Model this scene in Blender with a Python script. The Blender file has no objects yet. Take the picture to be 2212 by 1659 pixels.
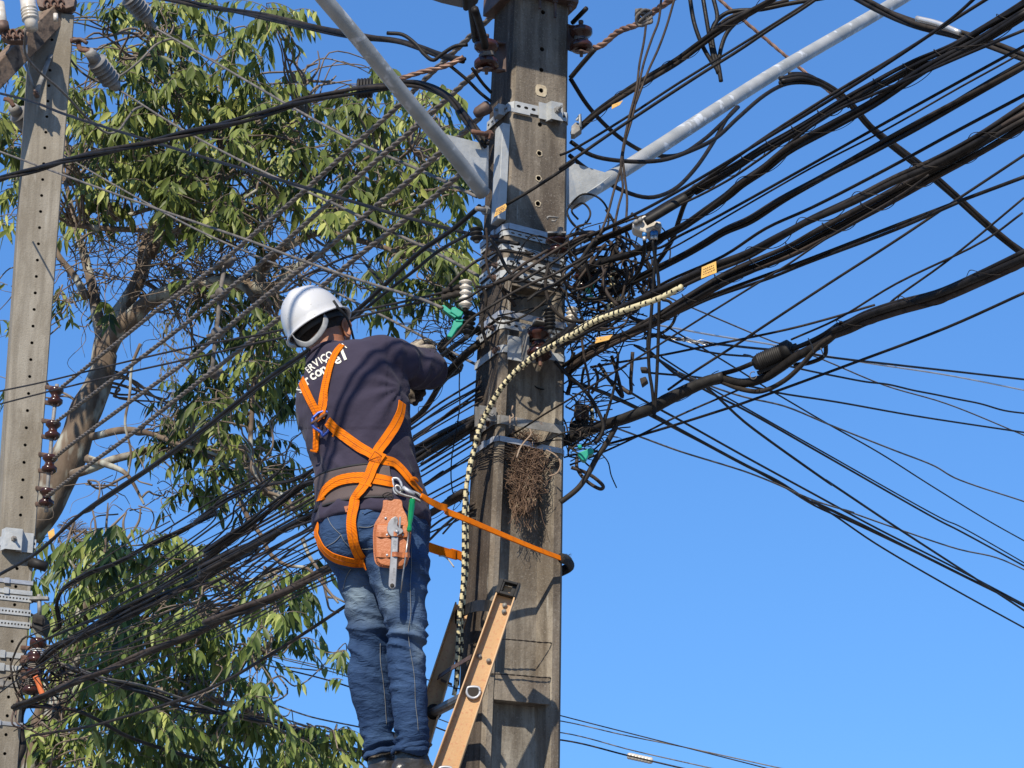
import bpy, math, random
from mathutils import Vector, Matrix, noise
R = math.radians
sc = bpy.context.scene
col = sc.collection
# ---------------------------------------------------------------- camera, light, exposure
PIT = R(20.0); FP = 4925.0; CX = 1106.0; CY = 829.5
CAM = Vector((0, 0, 1.6))
cd = bpy.data.cameras.new("camera"); cam = bpy.data.objects.new("camera", cd); col.objects.link(cam)
cd.sensor_width = 36.0; cd.lens = 36.0*FP/2212.0; cd.clip_start = 0.1; cd.clip_end = 3000
cam.location = CAM; cam.rotation_euler = (R(90)+PIT, 0, 0)
sc.camera = cam
SUN_EL = 40.0; SUN_AZ = 199.0      # azimuth clockwise from +Y: behind the camera, to its left
w = bpy.data.worlds.new("World"); sc.world = w; w.use_nodes = True
wn = w.node_tree; wn.nodes.clear()
sky = wn.nodes.new('ShaderNodeTexSky'); sky.sky_type = 'NISHITA'; sky.sun_disc = False
sky.sun_elevation = R(SUN_EL); sky.sun_rotation = R(SUN_AZ)
sky.altitude = 0; sky.air_density = 1.3; sky.dust_density = 0.0; sky.ozone_density = 6.0
bgn = wn.nodes.new('ShaderNodeBackground'); bgn.inputs['Strength'].default_value = 0.087
wo = wn.nodes.new('ShaderNodeOutputWorld')
gm = wn.nodes.new('ShaderNodeGamma'); gm.inputs[1].default_value = .6
tn = wn.nodes.new('ShaderNodeMix'); tn.data_type = 'RGBA'; tn.blend_type = 'MULTIPLY'; tn.inputs[0].default_value = 1; tn.inputs[7].default_value = (.84, 1.61, 2.76, 1)
wn.links.new(sky.outputs[0], gm.inputs[0]); wn.links.new(gm.outputs[0], tn.inputs[6]); wn.links.new(tn.outputs[2], bgn.inputs[0]); wn.links.new(bgn.outputs[0], wo.inputs[0])
sd = bpy.data.lights.new("sun", 'SUN'); sd.energy = 5.0; sd.angle = R(0.5); sd.color = (1, 0.91, 0.76)
sun = bpy.data.objects.new("sun", sd); col.objects.link(sun)
sdir = Vector((math.sin(R(SUN_AZ))*math.cos(R(SUN_EL)), math.cos(R(SUN_AZ))*math.cos(R(SUN_EL)), math.sin(R(SUN_EL))))
sun.rotation_euler = sdir.to_track_quat('Z', 'Y').to_euler(); sun.location = (-5, -5, 12)
sc.view_settings.view_transform = 'Standard'; sc.view_settings.look = 'None'
sc.view_settings.exposure = 0.4; sc.view_settings.gamma = 1.0
# ---------------------------------------------------------------- pixel -> world helpers (every point gets its own real distance)
CP, SP = math.cos(PIT), math.sin(PIT)
def at(u, v, Y):
    a = (u-CX)/FP; b = -(v-CY)/FP
    d = Vector((a, CP - b*SP, SP + b*CP))
    return CAM + d*(Y/d.y)
K = 0.86406
FR = dict(A=(0,0,640/1659), B=(640,0,640/1659), C=(1100,0,400/1659), D=(1100,400,640/1659), E=(1100,700,400/1659),
    F=(1100,1000,400/1659), G=(1000,1400,500/1595), H=(660,680,500/1659), I=(740,1100,400/1659), J=(780,1450,480/1694),
    K=(0,640,640/1659), L=(0,1280,640/1659), M=(1400,0,1160/2212), N=(1400,500,700/1659), O=(1860,600,700/1659),
    Q=(1400,1200,1160/2212), R=(500,900,720/1659), S=(560,500,700/2212), T=(400,1180,560/1659), U=(1900,0,660/1659),
    X=(1080,500,400/1659), Y=(1380,580,320/1659), Z=(1380,880,320/1397), W=(0,1380,300/957), V=(0,0,1/K))
def vp(fr, x, y):
    x0, y0, s = FR[fr]
    return ((x0+x*s)*K, (y0+y*s)*K)
def trace(spec):
    """'M 10,20 30,40 N 5,6' -> list of (u,v) in overview pixels; 'x,y,Y' may carry a distance"""
    out = []; fr = 'V'
    for tk in spec.split():
        if tk in FR: fr = tk; continue
        c = [float(q) for q in tk.split(',')]
        u, v = vp(fr, c[0], c[1])
        out.append((u, v, c[2] if len(c) > 2 else None))
    return out
def lift(spec, Y0, Y1=None):
    pts = trace(spec) if isinstance(spec, str) else [(p[0], p[1], p[2] if len(p) > 2 else None) for p in spec]
    if Y1 is None: Y1 = Y0
    L = [0.0]
    for i in range(1, len(pts)):
        L.append(L[-1] + math.hypot(pts[i][0]-pts[i-1][0], pts[i][1]-pts[i-1][1]))
    keys = [(L[i], p[2]) for i, p in enumerate(pts) if p[2]]
    if not keys or keys[0][0] > 0: keys.insert(0, (0.0, Y0))
    if keys[-1][0] < L[-1]: keys.append((L[-1], Y1))
    out = []
    for i, p in enumerate(pts):
        for j in range(len(keys)-1):
            if keys[j][0] <= L[i] <= keys[j+1][0]+1e-9: break
        a, b = keys[j], keys[j+1]
        t = (L[i]-a[0])/max(b[0]-a[0], 1e-6)
        out.append(at(p[0], p[1], 1.0/((1-t)/a[1] + t/b[1])))
    return out
def smooth(pts, step=0.06, mx=400):
    """Catmull-Rom resample"""
    if len(pts) < 2: return pts
    P = [pts[0]*2-pts[1]] + list(pts) + [pts[-1]*2-pts[-2]]
    out = []
    for i in range(1, len(P)-2):
        p0, p1, p2, p3 = P[i-1], P[i], P[i+1], P[i+2]
        d1 = max((p1-p0).length, 1e-5)**.5; d2 = max((p2-p1).length, 1e-5)**.5; d3 = max((p3-p2).length, 1e-5)**.5
        m1 = (p1-p0)/d1 - (p2-p0)/(d1+d2) + (p2-p1)/d2
        m2 = (p2-p1)/d2 - (p3-p1)/(d2+d3) + (p3-p2)/d3
        m1 *= d2; m2 *= d2
        n = max(5, min(mx, int((p2-p1).length/step)))
        for k in range(n):
            t = k/n; t2 = t*t; t3 = t2*t
            out.append(p1*(2*t3-3*t2+1) + m1*(t3-2*t2+t) + p2*(-2*t3+3*t2) + m2*(t3-t2))
    out.append(pts[-1].copy())
    return out
# ---------------------------------------------------------------- mesh builder
class MB:
    def __init__(s): s.v = []; s.f = []; s.m = []; s.mi = 0; s.sm = []
    def add(s, vs, fs, smooth=False):
        o = len(s.v); s.v += [tuple(x) for x in vs]
        for f in fs: s.f.append([i+o for i in f]); s.m.append(s.mi); s.sm.append(smooth)
    def tube(s, pts, r, n=6, caps=True, sm=True, flat=None, up=None):
        m = len(pts)
        if m < 2: return
        rr = r if hasattr(r, '__len__') else [r]*m
        t = (pts[1]-pts[0]).normalized()
        ref = up if up is not None else (Vector((0,0,1)) if abs(t.z) < .9 else Vector((1,0,0)))
        x = ref - t*ref.dot(t); x.normalize()
        vs = []; 
        for i in range(m):
            a = pts[max(i-1,0)]; b = pts[min(i+1,m-1)]; t = b-a
            if t.length < 1e-9: t = Vector((0,0,1))
            t.normalize()
            if up is not None: x = up - t*up.dot(t)
            else: x = x - t*x.dot(t)
            if x.length < 1e-6: x = t.orthogonal()
            x.normalize(); y = t.cross(x)
            fy = 1.0 if flat is None else flat
            for k in range(n):
                an = 2*math.pi*(k+.5)/n
                vs.append(pts[i] + x*(math.cos(an)*rr[i]) + y*(math.sin(an)*rr[i]*fy))
        fs = [[i*n+k, i*n+(k+1)%n, (i+1)*n+(k+1)%n, (i+1)*n+k] for i in range(m-1) for k in range(n)]
        if caps: fs += [list(range(n))[::-1], [(m-1)*n+k for k in range(n)]]
        s.add(vs, fs, sm)
    def box(s, c, ax, ay, az):
        """c centre, ax/ay/az half-extent vectors"""
        c = Vector(c); vs = [c+ax*i+ay*j+az*k for k in (-1,1) for j in (-1,1) for i in (-1,1)]
        s.add(vs, [[0,2,3,1],[4,5,7,6],[0,1,5,4],[2,6,7,3],[0,4,6,2],[1,3,7,5]])
    def prism(s, poly, h):
        """poly: 3D points of an outline, h: extrusion vector"""
        n = len(poly)
        s.add(list(poly)+[p+h for p in poly], [list(range(n))[::-1], [n+k for k in range(n)]]+[[k,(k+1)%n,n+(k+1)%n,n+k] for k in range(n)])
    def lathe(s, base, axis, prof, n=18, sm=True, ref=None):
        """prof: list of (radius, height along axis)"""
        ax = axis.normalized(); x = (ref or ax.orthogonal()); x = (x-ax*x.dot(ax)).normalized(); y = ax.cross(x); vs = []
        for r_, h in prof:
            for k in range(n):
                a = 2*math.pi*k/n; vs.append(base+ax*h+(x*math.cos(a)+y*math.sin(a))*max(r_, 1e-5))
        m = len(prof)
        fs = [[i*n+k, i*n+(k+1)%n, (i+1)*n+(k+1)%n, (i+1)*n+k] for i in range(m-1) for k in range(n)]
        fs += [list(range(n))[::-1], [(m-1)*n+k for k in range(n)]]
        s.add(vs, fs, sm)
    def loft(s, rings, caps=True, sm=True, closed=True):
        n = len(rings[0]); vs = [p for r_ in rings for p in r_]; m = len(rings)
        kk = n if closed else n-1
        fs = [[i*n+k, i*n+(k+1)%n, (i+1)*n+(k+1)%n, (i+1)*n+k] for i in range(m-1) for k in range(kk)]
        if caps and closed: fs += [list(range(n))[::-1], [(m-1)*n+k for k in range(n)]]
        s.add(vs, fs, sm)
    def mesh(s, name):
        me = bpy.data.meshes.new(name); me.from_pydata(s.v, [], s.f)
        for i, p in enumerate(me.polygons): p.material_index = s.m[i]; p.use_smooth = s.sm[i]
        me.validate(); me.update(); return me
    def build(s, name, mats, parent=None, bevel=0):
        o = bpy.data.objects.new(name, s.mesh(name)); col.objects.link(o)
        for m_ in (mats if isinstance(mats, (list, tuple)) else [mats]): o.data.materials.append(m_)
        if parent is not None: o.parent = parent
        if bevel:
            b = o.modifiers.new('bevel', 'BEVEL'); b.width = bevel; b.segments = 2; b.limit_method = 'ANGLE'; b.angle_limit = R(40)
        return o
def tag(o, label=None, cat=None, group=None, kind=None):
    for k, v in (('label', label), ('category', cat), ('group', group), ('kind', kind)):
        if v: o[k] = v
    return o
def empty(name, label=None, cat=None, group=None, loc=None):
    o = bpy.data.objects.new(name, None); col.objects.link(o); o.empty_display_size = .1
    return tag(o, label, cat, group)
def rebase(root):
    """move an Empty to the base of its parts without moving them"""
    lo = [1e9]*3; hi = [-1e9]*3
    for ch in root.children:
        if ch.type == 'MESH':
            for v in ch.data.vertices:
                for k in range(3): lo[k] = min(lo[k], v.co[k]); hi[k] = max(hi[k], v.co[k])
    if lo[0] > hi[0]: return
    b = Vector(((lo[0]+hi[0])/2, (lo[1]+hi[1])/2, lo[2])); root.location = b
    for ch in root.children: ch.matrix_parent_inverse = Matrix.Translation(-b)
# ---------------------------------------------------------------- materials
def mat(name, c1, c2=None, rough=.7, metal=0., scale=8., bump=0., bscale=40., stretch=(1,1,1), detail=6., contrast=(.35,.65), spec=.5, c3=None, s3=60., t3=(.6,.7), trans=0., rvar=0., sheen=0.):
    m = bpy.data.materials.new(name); m.use_nodes = True; nt = m.node_tree; N = nt.nodes; Lk = nt.links
    b = N['Principled BSDF']; b.inputs['Roughness'].default_value = rough; b.inputs['Metallic'].default_value = metal
    b.inputs['Specular IOR Level'].default_value = spec
    if sheen: b.inputs['Sheen Weight'].default_value = sheen
    tc = N.new('ShaderNodeTexCoord'); mp = N.new('ShaderNodeMapping'); mp.inputs['Scale'].default_value = stretch
    Lk.new(tc.outputs['Object'], mp.inputs['Vector'])
    def ramp_noise(sc_, lo, hi, det):
        n = N.new('ShaderNodeTexNoise'); n.inputs['Scale'].default_value = sc_; n.inputs['Detail'].default_value = det
        Lk.new(mp.outputs[0], n.inputs['Vector'])
        r_ = N.new('ShaderNodeMapRange'); r_.inputs[1].default_value = lo; r_.inputs[2].default_value = hi
        Lk.new(n.outputs['Fac'], r_.inputs[0]); return r_.outputs[0]
    def mix(f, a, bb):
        x = N.new('ShaderNodeMix'); x.data_type = 'RGBA'; Lk.new(f, x.inputs[0])
        for i, q in ((6, a), (7, bb)):
            if isinstance(q, tuple): x.inputs[i].default_value = (*q, 1)
            else: Lk.new(q, x.inputs[i])
        return x.outputs[2]
    c = c1
    if c2: c = mix(ramp_noise(scale, contrast[0], contrast[1], detail), c1, c2)
    if c3: c = mix(ramp_noise(s3, t3[0], t3[1], 3.), c, c3)
    if isinstance(c, tuple): b.inputs['Base Color'].default_value = (*c, 1)
    else: Lk.new(c, b.inputs['Base Color'])
    if rvar:
        rr = ramp_noise(scale*1.7, .3, .7, 4.); mr = N.new('ShaderNodeMapRange'); mr.inputs[3].default_value = rough-rvar; mr.inputs[4].default_value = rough+rvar
        Lk.new(rr, mr.inputs[0]); Lk.new(mr.outputs[0], b.inputs['Roughness'])
    if bump:
        n = N.new('ShaderNodeTexNoise'); n.inputs['Scale'].default_value = bscale; n.inputs['Detail'].default_value = 8
        Lk.new(mp.outputs[0], n.inputs['Vector'])
        bm = N.new('ShaderNodeBump'); bm.inputs['Strength'].default_value = bump; bm.inputs['Distance'].default_value = .01
        Lk.new(n.outputs['Fac'], bm.inputs['Height']); Lk.new(bm.outputs[0], b.inputs['Normal'])
    if trans:
        t = N.new('ShaderNodeBsdfTranslucent'); ms = N.new('ShaderNodeMixShader'); ms.inputs[0].default_value = trans
        if isinstance(c, tuple): t.inputs[0].default_value = (*c, 1)
        else: Lk.new(c, t.inputs[0])
        Lk.new(b.outputs[0], ms.inputs[1]); Lk.new(t.outputs[0], ms.inputs[2]); Lk.new(ms.outputs[0], N['Material Output'].inputs[0])
    m['nodes_color'] = 1
    return m
M = {}
M['galv'] = mat('galvanized_steel', (.3,.31,.31), (.43,.44,.435), rough=.6, metal=.1, scale=14, contrast=(.3,.7), c3=(.3,.33,.36), s3=45, t3=(.55,.75), bump=.15, bscale=60, rvar=.1)
M['galv_pipe'] = mat('galvanized_pipe', (.24,.25,.245), (.35,.355,.35), rough=.5, metal=.12, scale=9, contrast=(.35,.65), c3=(.5,.52,.54), s3=22, t3=(.58,.68), bump=.12, bscale=30, rvar=.12)
M['galv_old'] = mat('weathered_steel', (.16,.155,.145), (.26,.25,.235), rough=.65, metal=.2, scale=25, c3=(.16,.1,.07), s3=50, t3=(.6,.72), bump=.2, bscale=80)
M['band'] = mat('steel_band', (.32,.33,.35), (.42,.43,.45), rough=.4, metal=.35, scale=30, stretch=(1,1,6))
M['rust'] = mat('rusty_iron', (.07,.035,.025), (.15,.075,.048), rough=.85, scale=30, bump=.2, bscale=80)
M['iron'] = mat('dark_iron', (.06,.04,.035), (.13,.08,.06), rough=.65, metal=.2, scale=30, bump=.15)
M['porc'] = mat('brown_porcelain', (.03,.011,.008), (.048,.017,.012), rough=.2, scale=20, spec=.4)
M['porc_w'] = mat('white_porcelain', (.56,.52,.46), (.46,.41,.34), rough=.25, scale=30, c3=(.3,.22,.16), s3=25, t3=(.62,.8))
M['porc_g'] = mat('grey_polymer', (.15,.14,.13), (.24,.23,.215), rough=.6, scale=20)
M['rubber'] = mat('black_rubber', (.009,.0085,.008), (.02,.018,.017), rough=.6, spec=.3, scale=40, bump=.1)
M['green'] = mat('green_plastic', (.0,.24,.15), (.01,.3,.19), rough=.35, scale=20)
M['yellow'] = mat('yellow_tag', (.62,.36,.07), (.5,.26,.05), rough=.6, scale=40, c3=(.15,.08,.03), s3=120, t3=(.6,.66))
def cablemat(n, a, b, rough=.5):
    return mat(n, a, b, rough=rough+.1, spec=.22, scale=5, c3=tuple(x*.6 for x in a), s3=30, t3=(.5,.7), bump=.12, bscale=120, rvar=.12)
M['k'] = cablemat('black_cable', (.008,.007,.0065), (.02,.017,.015), .45)
M['k2'] = cablemat('dusty_black_cable', (.016,.013,.011), (.036,.029,.024), .6)
M['b'] = cablemat('faded_brown_cable', (.035,.026,.021), (.065,.048,.038), .65)
M['g'] = cablemat('grey_weathered_wire', (.1,.09,.08), (.17,.15,.13), .55)
M['s'] = mat('steel_strand', (.085,.07,.056), (.19,.16,.13), rough=.6, metal=.2, scale=30, bump=.1)
M['w'] = mat('bright_steel_wire', (.5,.48,.45), (.65,.63,.6), rough=.35, metal=.6, scale=20)
M['cu'] = mat('copper_strand', (.15,.085,.06), (.28,.17,.125), rough=.5, metal=.3, scale=20)
# ---------------------------------------------------------------- concrete
def concrete(name, base, light, dark, dirt, streak=.5, spk=.5):
    m = bpy.data.materials.new(name); m.use_nodes = True; nt = m.node_tree; N = nt.nodes; Lk = nt.links
    b = N['Principled BSDF']; b.inputs['Roughness'].default_value = .92; b.inputs['Specular IOR Level'].default_value = .2
    tc = N.new('ShaderNodeTexCoord')
    def nz(scale, st, lo, hi, det=6, rough=.55):
        mp = N.new('ShaderNodeMapping'); mp.inputs['Scale'].default_value = st; Lk.new(tc.outputs['Object'], mp.inputs[0])
        n = N.new('ShaderNodeTexNoise'); n.inputs['Scale'].default_value = scale; n.inputs['Detail'].default_value = det; n.inputs['Roughness'].default_value = rough
        Lk.new(mp.outputs[0], n.inputs['Vector'])
        r_ = N.new('ShaderNodeMapRange'); r_.inputs[1].default_value = lo; r_.inputs[2].default_value = hi; Lk.new(n.outputs['Fac'], r_.inputs[0]); return r_.outputs[0]
    def mix(f, a, q, fac=1.):
        if fac != 1.:
            mm = N.new('ShaderNodeMath'); mm.operation = 'MULTIPLY'; mm.inputs[1].default_value = fac; Lk.new(f, mm.inputs[0]); f = mm.outputs[0]
        x = N.new('ShaderNodeMix'); x.data_type = 'RGBA'; Lk.new(f, x.inputs[0])
        for i, z in ((6, a), (7, q)):
            if isinstance(z, tuple): x.inputs[i].default_value = (*z, 1)
            else: Lk.new(z, x.inputs[i])
        return x.outputs[2]
    c = mix(nz(5, (1,1,.6), .35, .65), base, light)
    c = mix(nz(26, (1,1,.07), .4, .62, 4), c, dark, streak)          # rain streaks running down
    c = mix(nz(4.5, (1,1,.45), .46, .6, 9, .72), c, dirt, .8)           # broad grime
    c = mix(nz(34, (1,1,.1), .66, .72, 3), c, (.34,.32,.28), .6)      # lime runs
    c = mix(nz(190, (1,1,1), .6, .66, 2), c, (.34,.31,.27), spk*.55)      # aggregate grains
    c = mix(nz(120, (1,1,1), .62, .68, 3), c, tuple(x*.35 for x in base), spk)
    Lk.new(c, b.inputs['Base Color'])
    n = N.new('ShaderNodeTexNoise'); n.inputs['Scale'].default_value = 90; n.inputs['Detail'].default_value = 10; n.inputs['Roughness'].default_value = .7
    Lk.new(tc.outputs['Object'], n.inputs['Vector'])
    bm = N.new('ShaderNodeBump'); bm.inputs['Strength'].default_value = .55; bm.inputs['Distance'].default_value = .006
    Lk.new(n.outputs['Fac'], bm.inputs['Height']); Lk.new(bm.outputs[0], b.inputs['Normal'])
    return m
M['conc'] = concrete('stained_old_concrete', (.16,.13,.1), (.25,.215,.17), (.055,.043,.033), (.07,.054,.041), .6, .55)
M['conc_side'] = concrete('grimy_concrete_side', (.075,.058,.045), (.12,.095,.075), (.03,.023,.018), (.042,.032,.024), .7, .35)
M['conc_r'] = concrete('washed_concrete', (.25,.215,.17), (.34,.31,.255), (.08,.065,.05), (.095,.075,.056), .7, .5)
M['conc_b'] = concrete('pale_concrete', (.24,.21,.165), (.31,.28,.23), (.13,.11,.085), (.17,.145,.11), .5, .35)
M['hole'] = mat('hole_interior', (.03,.025,.02), rough=1)
M['patch'] = mat('pale_mortar', (.5,.43,.3), (.38,.3,.2), rough=.9, scale=60, bump=.3)

class Pole:
    """a leaning tapered pole: front-left edge and front-right edge traced, everything else from its own axes"""
    def __init__(s, fl, fr, dz, depth):
        # fl/fr: two (u,v,Y) points each; depth(z)
        s.L = [at(*q) for q in fl]; s.Rr = [at(*q) for q in fr]; s.depth = depth; s.dz = dz
    def fl(s, z):
        a, b = s.L; return a + (b-a)*((z-a.z)/(b.z-a.z))
    def fr(s, z):
        a, b = s.Rr; return a + (b-a)*((z-a.z)/(b.z-a.z))
    def ax(s, z):
        x = s.fr(z)-s.fl(z); x.z = 0; W = x.length; x.normalize(); y = Vector((-x.y, x.x, 0)); return x, y, W
    def p(s, a, d, z):
        """a: metres right of the front-left edge (or fraction with W), d: metres behind the front face"""
        x, y, W = s.ax(z); return s.fl(z) + x*a + y*d
    def zof(s, v, front=True):
        """height whose front-left edge shows at picture row v"""
        lo, hi = 0.0, 14.0
        for _ in range(40):
            m = (lo+hi)/2; q = s.fl(m)-CAM
            f = q.y*CP+q.z*SP; h = -q.y*SP+q.z*CP
            vv = CY - FP*h/f
            if vv > v: lo = m
            else: hi = m
        return (lo+hi)/2
MP = Pole(((1111,100,7.0),(1073,924,7.0)), ((1230,100,7.095),(1221,924,7.105)), 0, None)
def mdepth(z): return .205 - (z-3.0)*.012
def band_ring(pole, z, depth, off, c=.018):
    """outline of the pole at z grown by off, starting at back-left, clockwise seen from above; c = chamfer"""
    x, y, W = pole.ax(z); q = []
    for a, d in ((-off, depth+off), (-off, -off+c), (-off+c, -off), (W+off-c, -off), (W+off, -off+c), (W+off, depth+off)):
        q.append(pole.p(a, d, z))
    return q
def hole_strip(mb, P, w, z0, z1, holes, rad, deep=.05, dep=0.):
    """front strip |a-W/2|<w with round holes, z0..z1"""
    zs = sorted(holes); segs = []; z = z0
    for h in zs:
        segs.append(('s', z, h-w)); segs.append(('h', h-w, h+w, h)); z = h+w
    segs.append(('s', z, z1))
    for sg in segs:
        if sg[0] == 's':
            if sg[2]-sg[1] > 1e-4:
                a, b = sg[1], sg[2]; mb.add([P(-w, dep, a), P(w, dep, a), P(w, dep, b), P(-w, dep, b)], [[0,1,2,3]])
            continue
        h = sg[3]; n = 16; sq = []; ci = []; cb = []
        for k in range(n):
            an = 2*math.pi*(k+.5)/n; cx, cz = math.cos(an), math.sin(an); m_ = max(abs(cx), abs(cz))
            qx, qz = cx/m_*w, cz/m_*w
            # snap corners
            if k % 4 == 1 : pass
            sq.append(P(qx, dep, h+qz)); rr = rad*(1+.12*math.sin(3.1*k+h*50))
            ci.append(P(cx*rr, dep, h+cz*rr)); cb.append(P(cx*rad*.9, dep+deep, h+cz*rad*.9))
        cor = [P(w,dep,h+w), P(-w,dep,h+w), P(-w,dep,h-w), P(w,dep,h-w)]
        mb.add(sq+ci, [[k, (k+1)%n, n+(k+1)%n, n+k] for k in range(n)])
        # corner triangles
        for ci_, (k1, k2) in enumerate(((1,2),(5,6),(9,10),(13,14))):
            mb.add([sq[k1], cor[ci_], sq[k2]], [[0,1,2]])
        mb.mi = 1; mb.add(ci+cb, [[k, (k+1)%n, n+(k+1)%n, n+k] for k in range(n)]+[[n+k for k in range(n)]]); mb.mi = 0
# ---------------------------------------------------------------- main pole
root = empty('utility_pole', 'dark stained concrete pole in the middle that the lineman works on, wrapped in steel bands', 'utility pole')
mb = MB()
zt = MP.zof(-260); zs_ = MP.zof(612); 
def Pm(a, d, z):
    x, y, W = MP.ax(z); return MP.p(W/2+a, d, z)
ch = .012
# upper solid part: chamfered box with holes in the front
sw = .026
mholes = [MP.zof(v) for v in (12, 92, 137, 182, 255, 318, 372, 427)]
def ring(z, D, chm=ch):
    x, y, W = MP.ax(z); h = W/2
    return [Pm(-h, D, z), Pm(-h, chm, z), Pm(-h+chm, 0, z), Pm(-sw, 0, z), Pm(sw, 0, z), Pm(h-chm, 0, z), Pm(h, chm, z), Pm(h, D, z)]
NS = 24
lev = [zs_+(zt-zs_)*i/NS for i in range(NS+1)]
def wob(p, s=.0035):
    n = noise.noise_vector(p*9.0)*s + noise.noise_vector(p*37.0)*s*.4
    return p + n
for i in range(NS):
    a = ring(lev[i], mdepth(lev[i])); b = ring(lev[i+1], mdepth(lev[i+1]))
    for k in range(7):
        if k == 3: continue
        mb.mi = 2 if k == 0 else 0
        e = .0 if k in (2, 4) else 1
        A_, B_ = a[k], a[k+1]; C_, D_ = b[k+1], b[k]
        mb.add([A_, B_, C_, D_], [[0,1,2,3]])
    mb.mi = 0; mb.add([a[7], a[0], b[0], b[7]], [[0,1,2,3]])
hole_strip(mb, Pm, sw, lev[0], lev[-1], mholes, .0085)
mb.mi = 0; mb.add(ring(lev[-1], mdepth(lev[-1])), [[0,1,2,3,4,5,6,7]])
# lower H-shaped part: recess between two flanges, ribs across it
def hring(z):
    x, y, W = MP.ax(z); h = W/2; D = mdepth(z); fl_ = .03+max(0, 3.2-z)*.004; fr_ = .037; rd = .060; rn = .030
    return [Pm(-h, D, z), Pm(-h, ch, z), Pm(-h+ch, 0, z), Pm(-h+fl_, 0, z), Pm(-h+fl_+rn, rd, z), Pm(h-fr_-rn, rd, z), Pm(h-fr_, 0, z), Pm(h-ch, 0, z), Pm(h, ch, z), Pm(h, D, z)]
zb = 0.0; NL = 90; lv = [zb+(zs_-zb)*i/NL for i in range(NL+1)]
mb.mi = 0
for i in range(NL):
    a = hring(lv[i]); b = hring(lv[i+1])
    for k in range(9):
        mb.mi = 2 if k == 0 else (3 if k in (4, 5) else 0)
        mb.add([a[k], a[k+1], b[k+1], b[k]], [[0,1,2,3]])
    mb.mi = 0; mb.add([a[9], a[0], b[0], b[9]], [[0,1,2,3]])
t = hring(zs_)
mb.add([t[3], t[4], t[5], t[6]], [[0,1,2,3]])                        # ceiling of the recess
def rib(z0, z1, proud=-.012):
    q = []
    for z in (z0, z1):
        x, y, W = MP.ax(z); h = W/2; s_ = (-.0, )
        q += [Pm(-h+.034, proud+.02 if z == z1 else .002, z), Pm(h-.043, proud+.02 if z == z1 else .002, z), Pm(h-.073, .0595, z), Pm(-h+.06, .0595, z)]
    mb.add(q, [[3,2,1,0],[4,5,6,7],[0,1,5,4],[1,2,6,5],[2,3,7,6],[3,0,4,7]])
rib(MP.zof(1508), MP.zof(1448)); rib(MP.zof(1508)-.9, MP.zof(1448)-.9)
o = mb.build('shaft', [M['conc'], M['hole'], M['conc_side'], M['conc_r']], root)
# pale mortar rings round two bolt holes
for v, r_ in ((182, .023), (318, .012), (372, .012), (427, .012)):
    pm = MB(); z = MP.zof(v); n = 14; out = []; inn = []
    for k in range(n):
        an = 2*math.pi*k/n; rr = r_*(1+.12*math.sin(k*2.3+v))
        if v == 182: m_ = max(abs(math.cos(an)), abs(math.sin(an))); rr = min(r_*1.12, r_*.95/m_)
        out.append(Pm(math.cos(an)*rr, -.0022, z+math.sin(an)*rr)); inn.append(Pm(math.cos(an)*.0088, -.0024, z+math.sin(an)*.0088))
    pm.add(out+inn, [[k, (k+1)%n, n+(k+1)%n, n+k] for k in range(n)])
    pm.build('mortar_patch', M['patch'], root)
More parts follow.
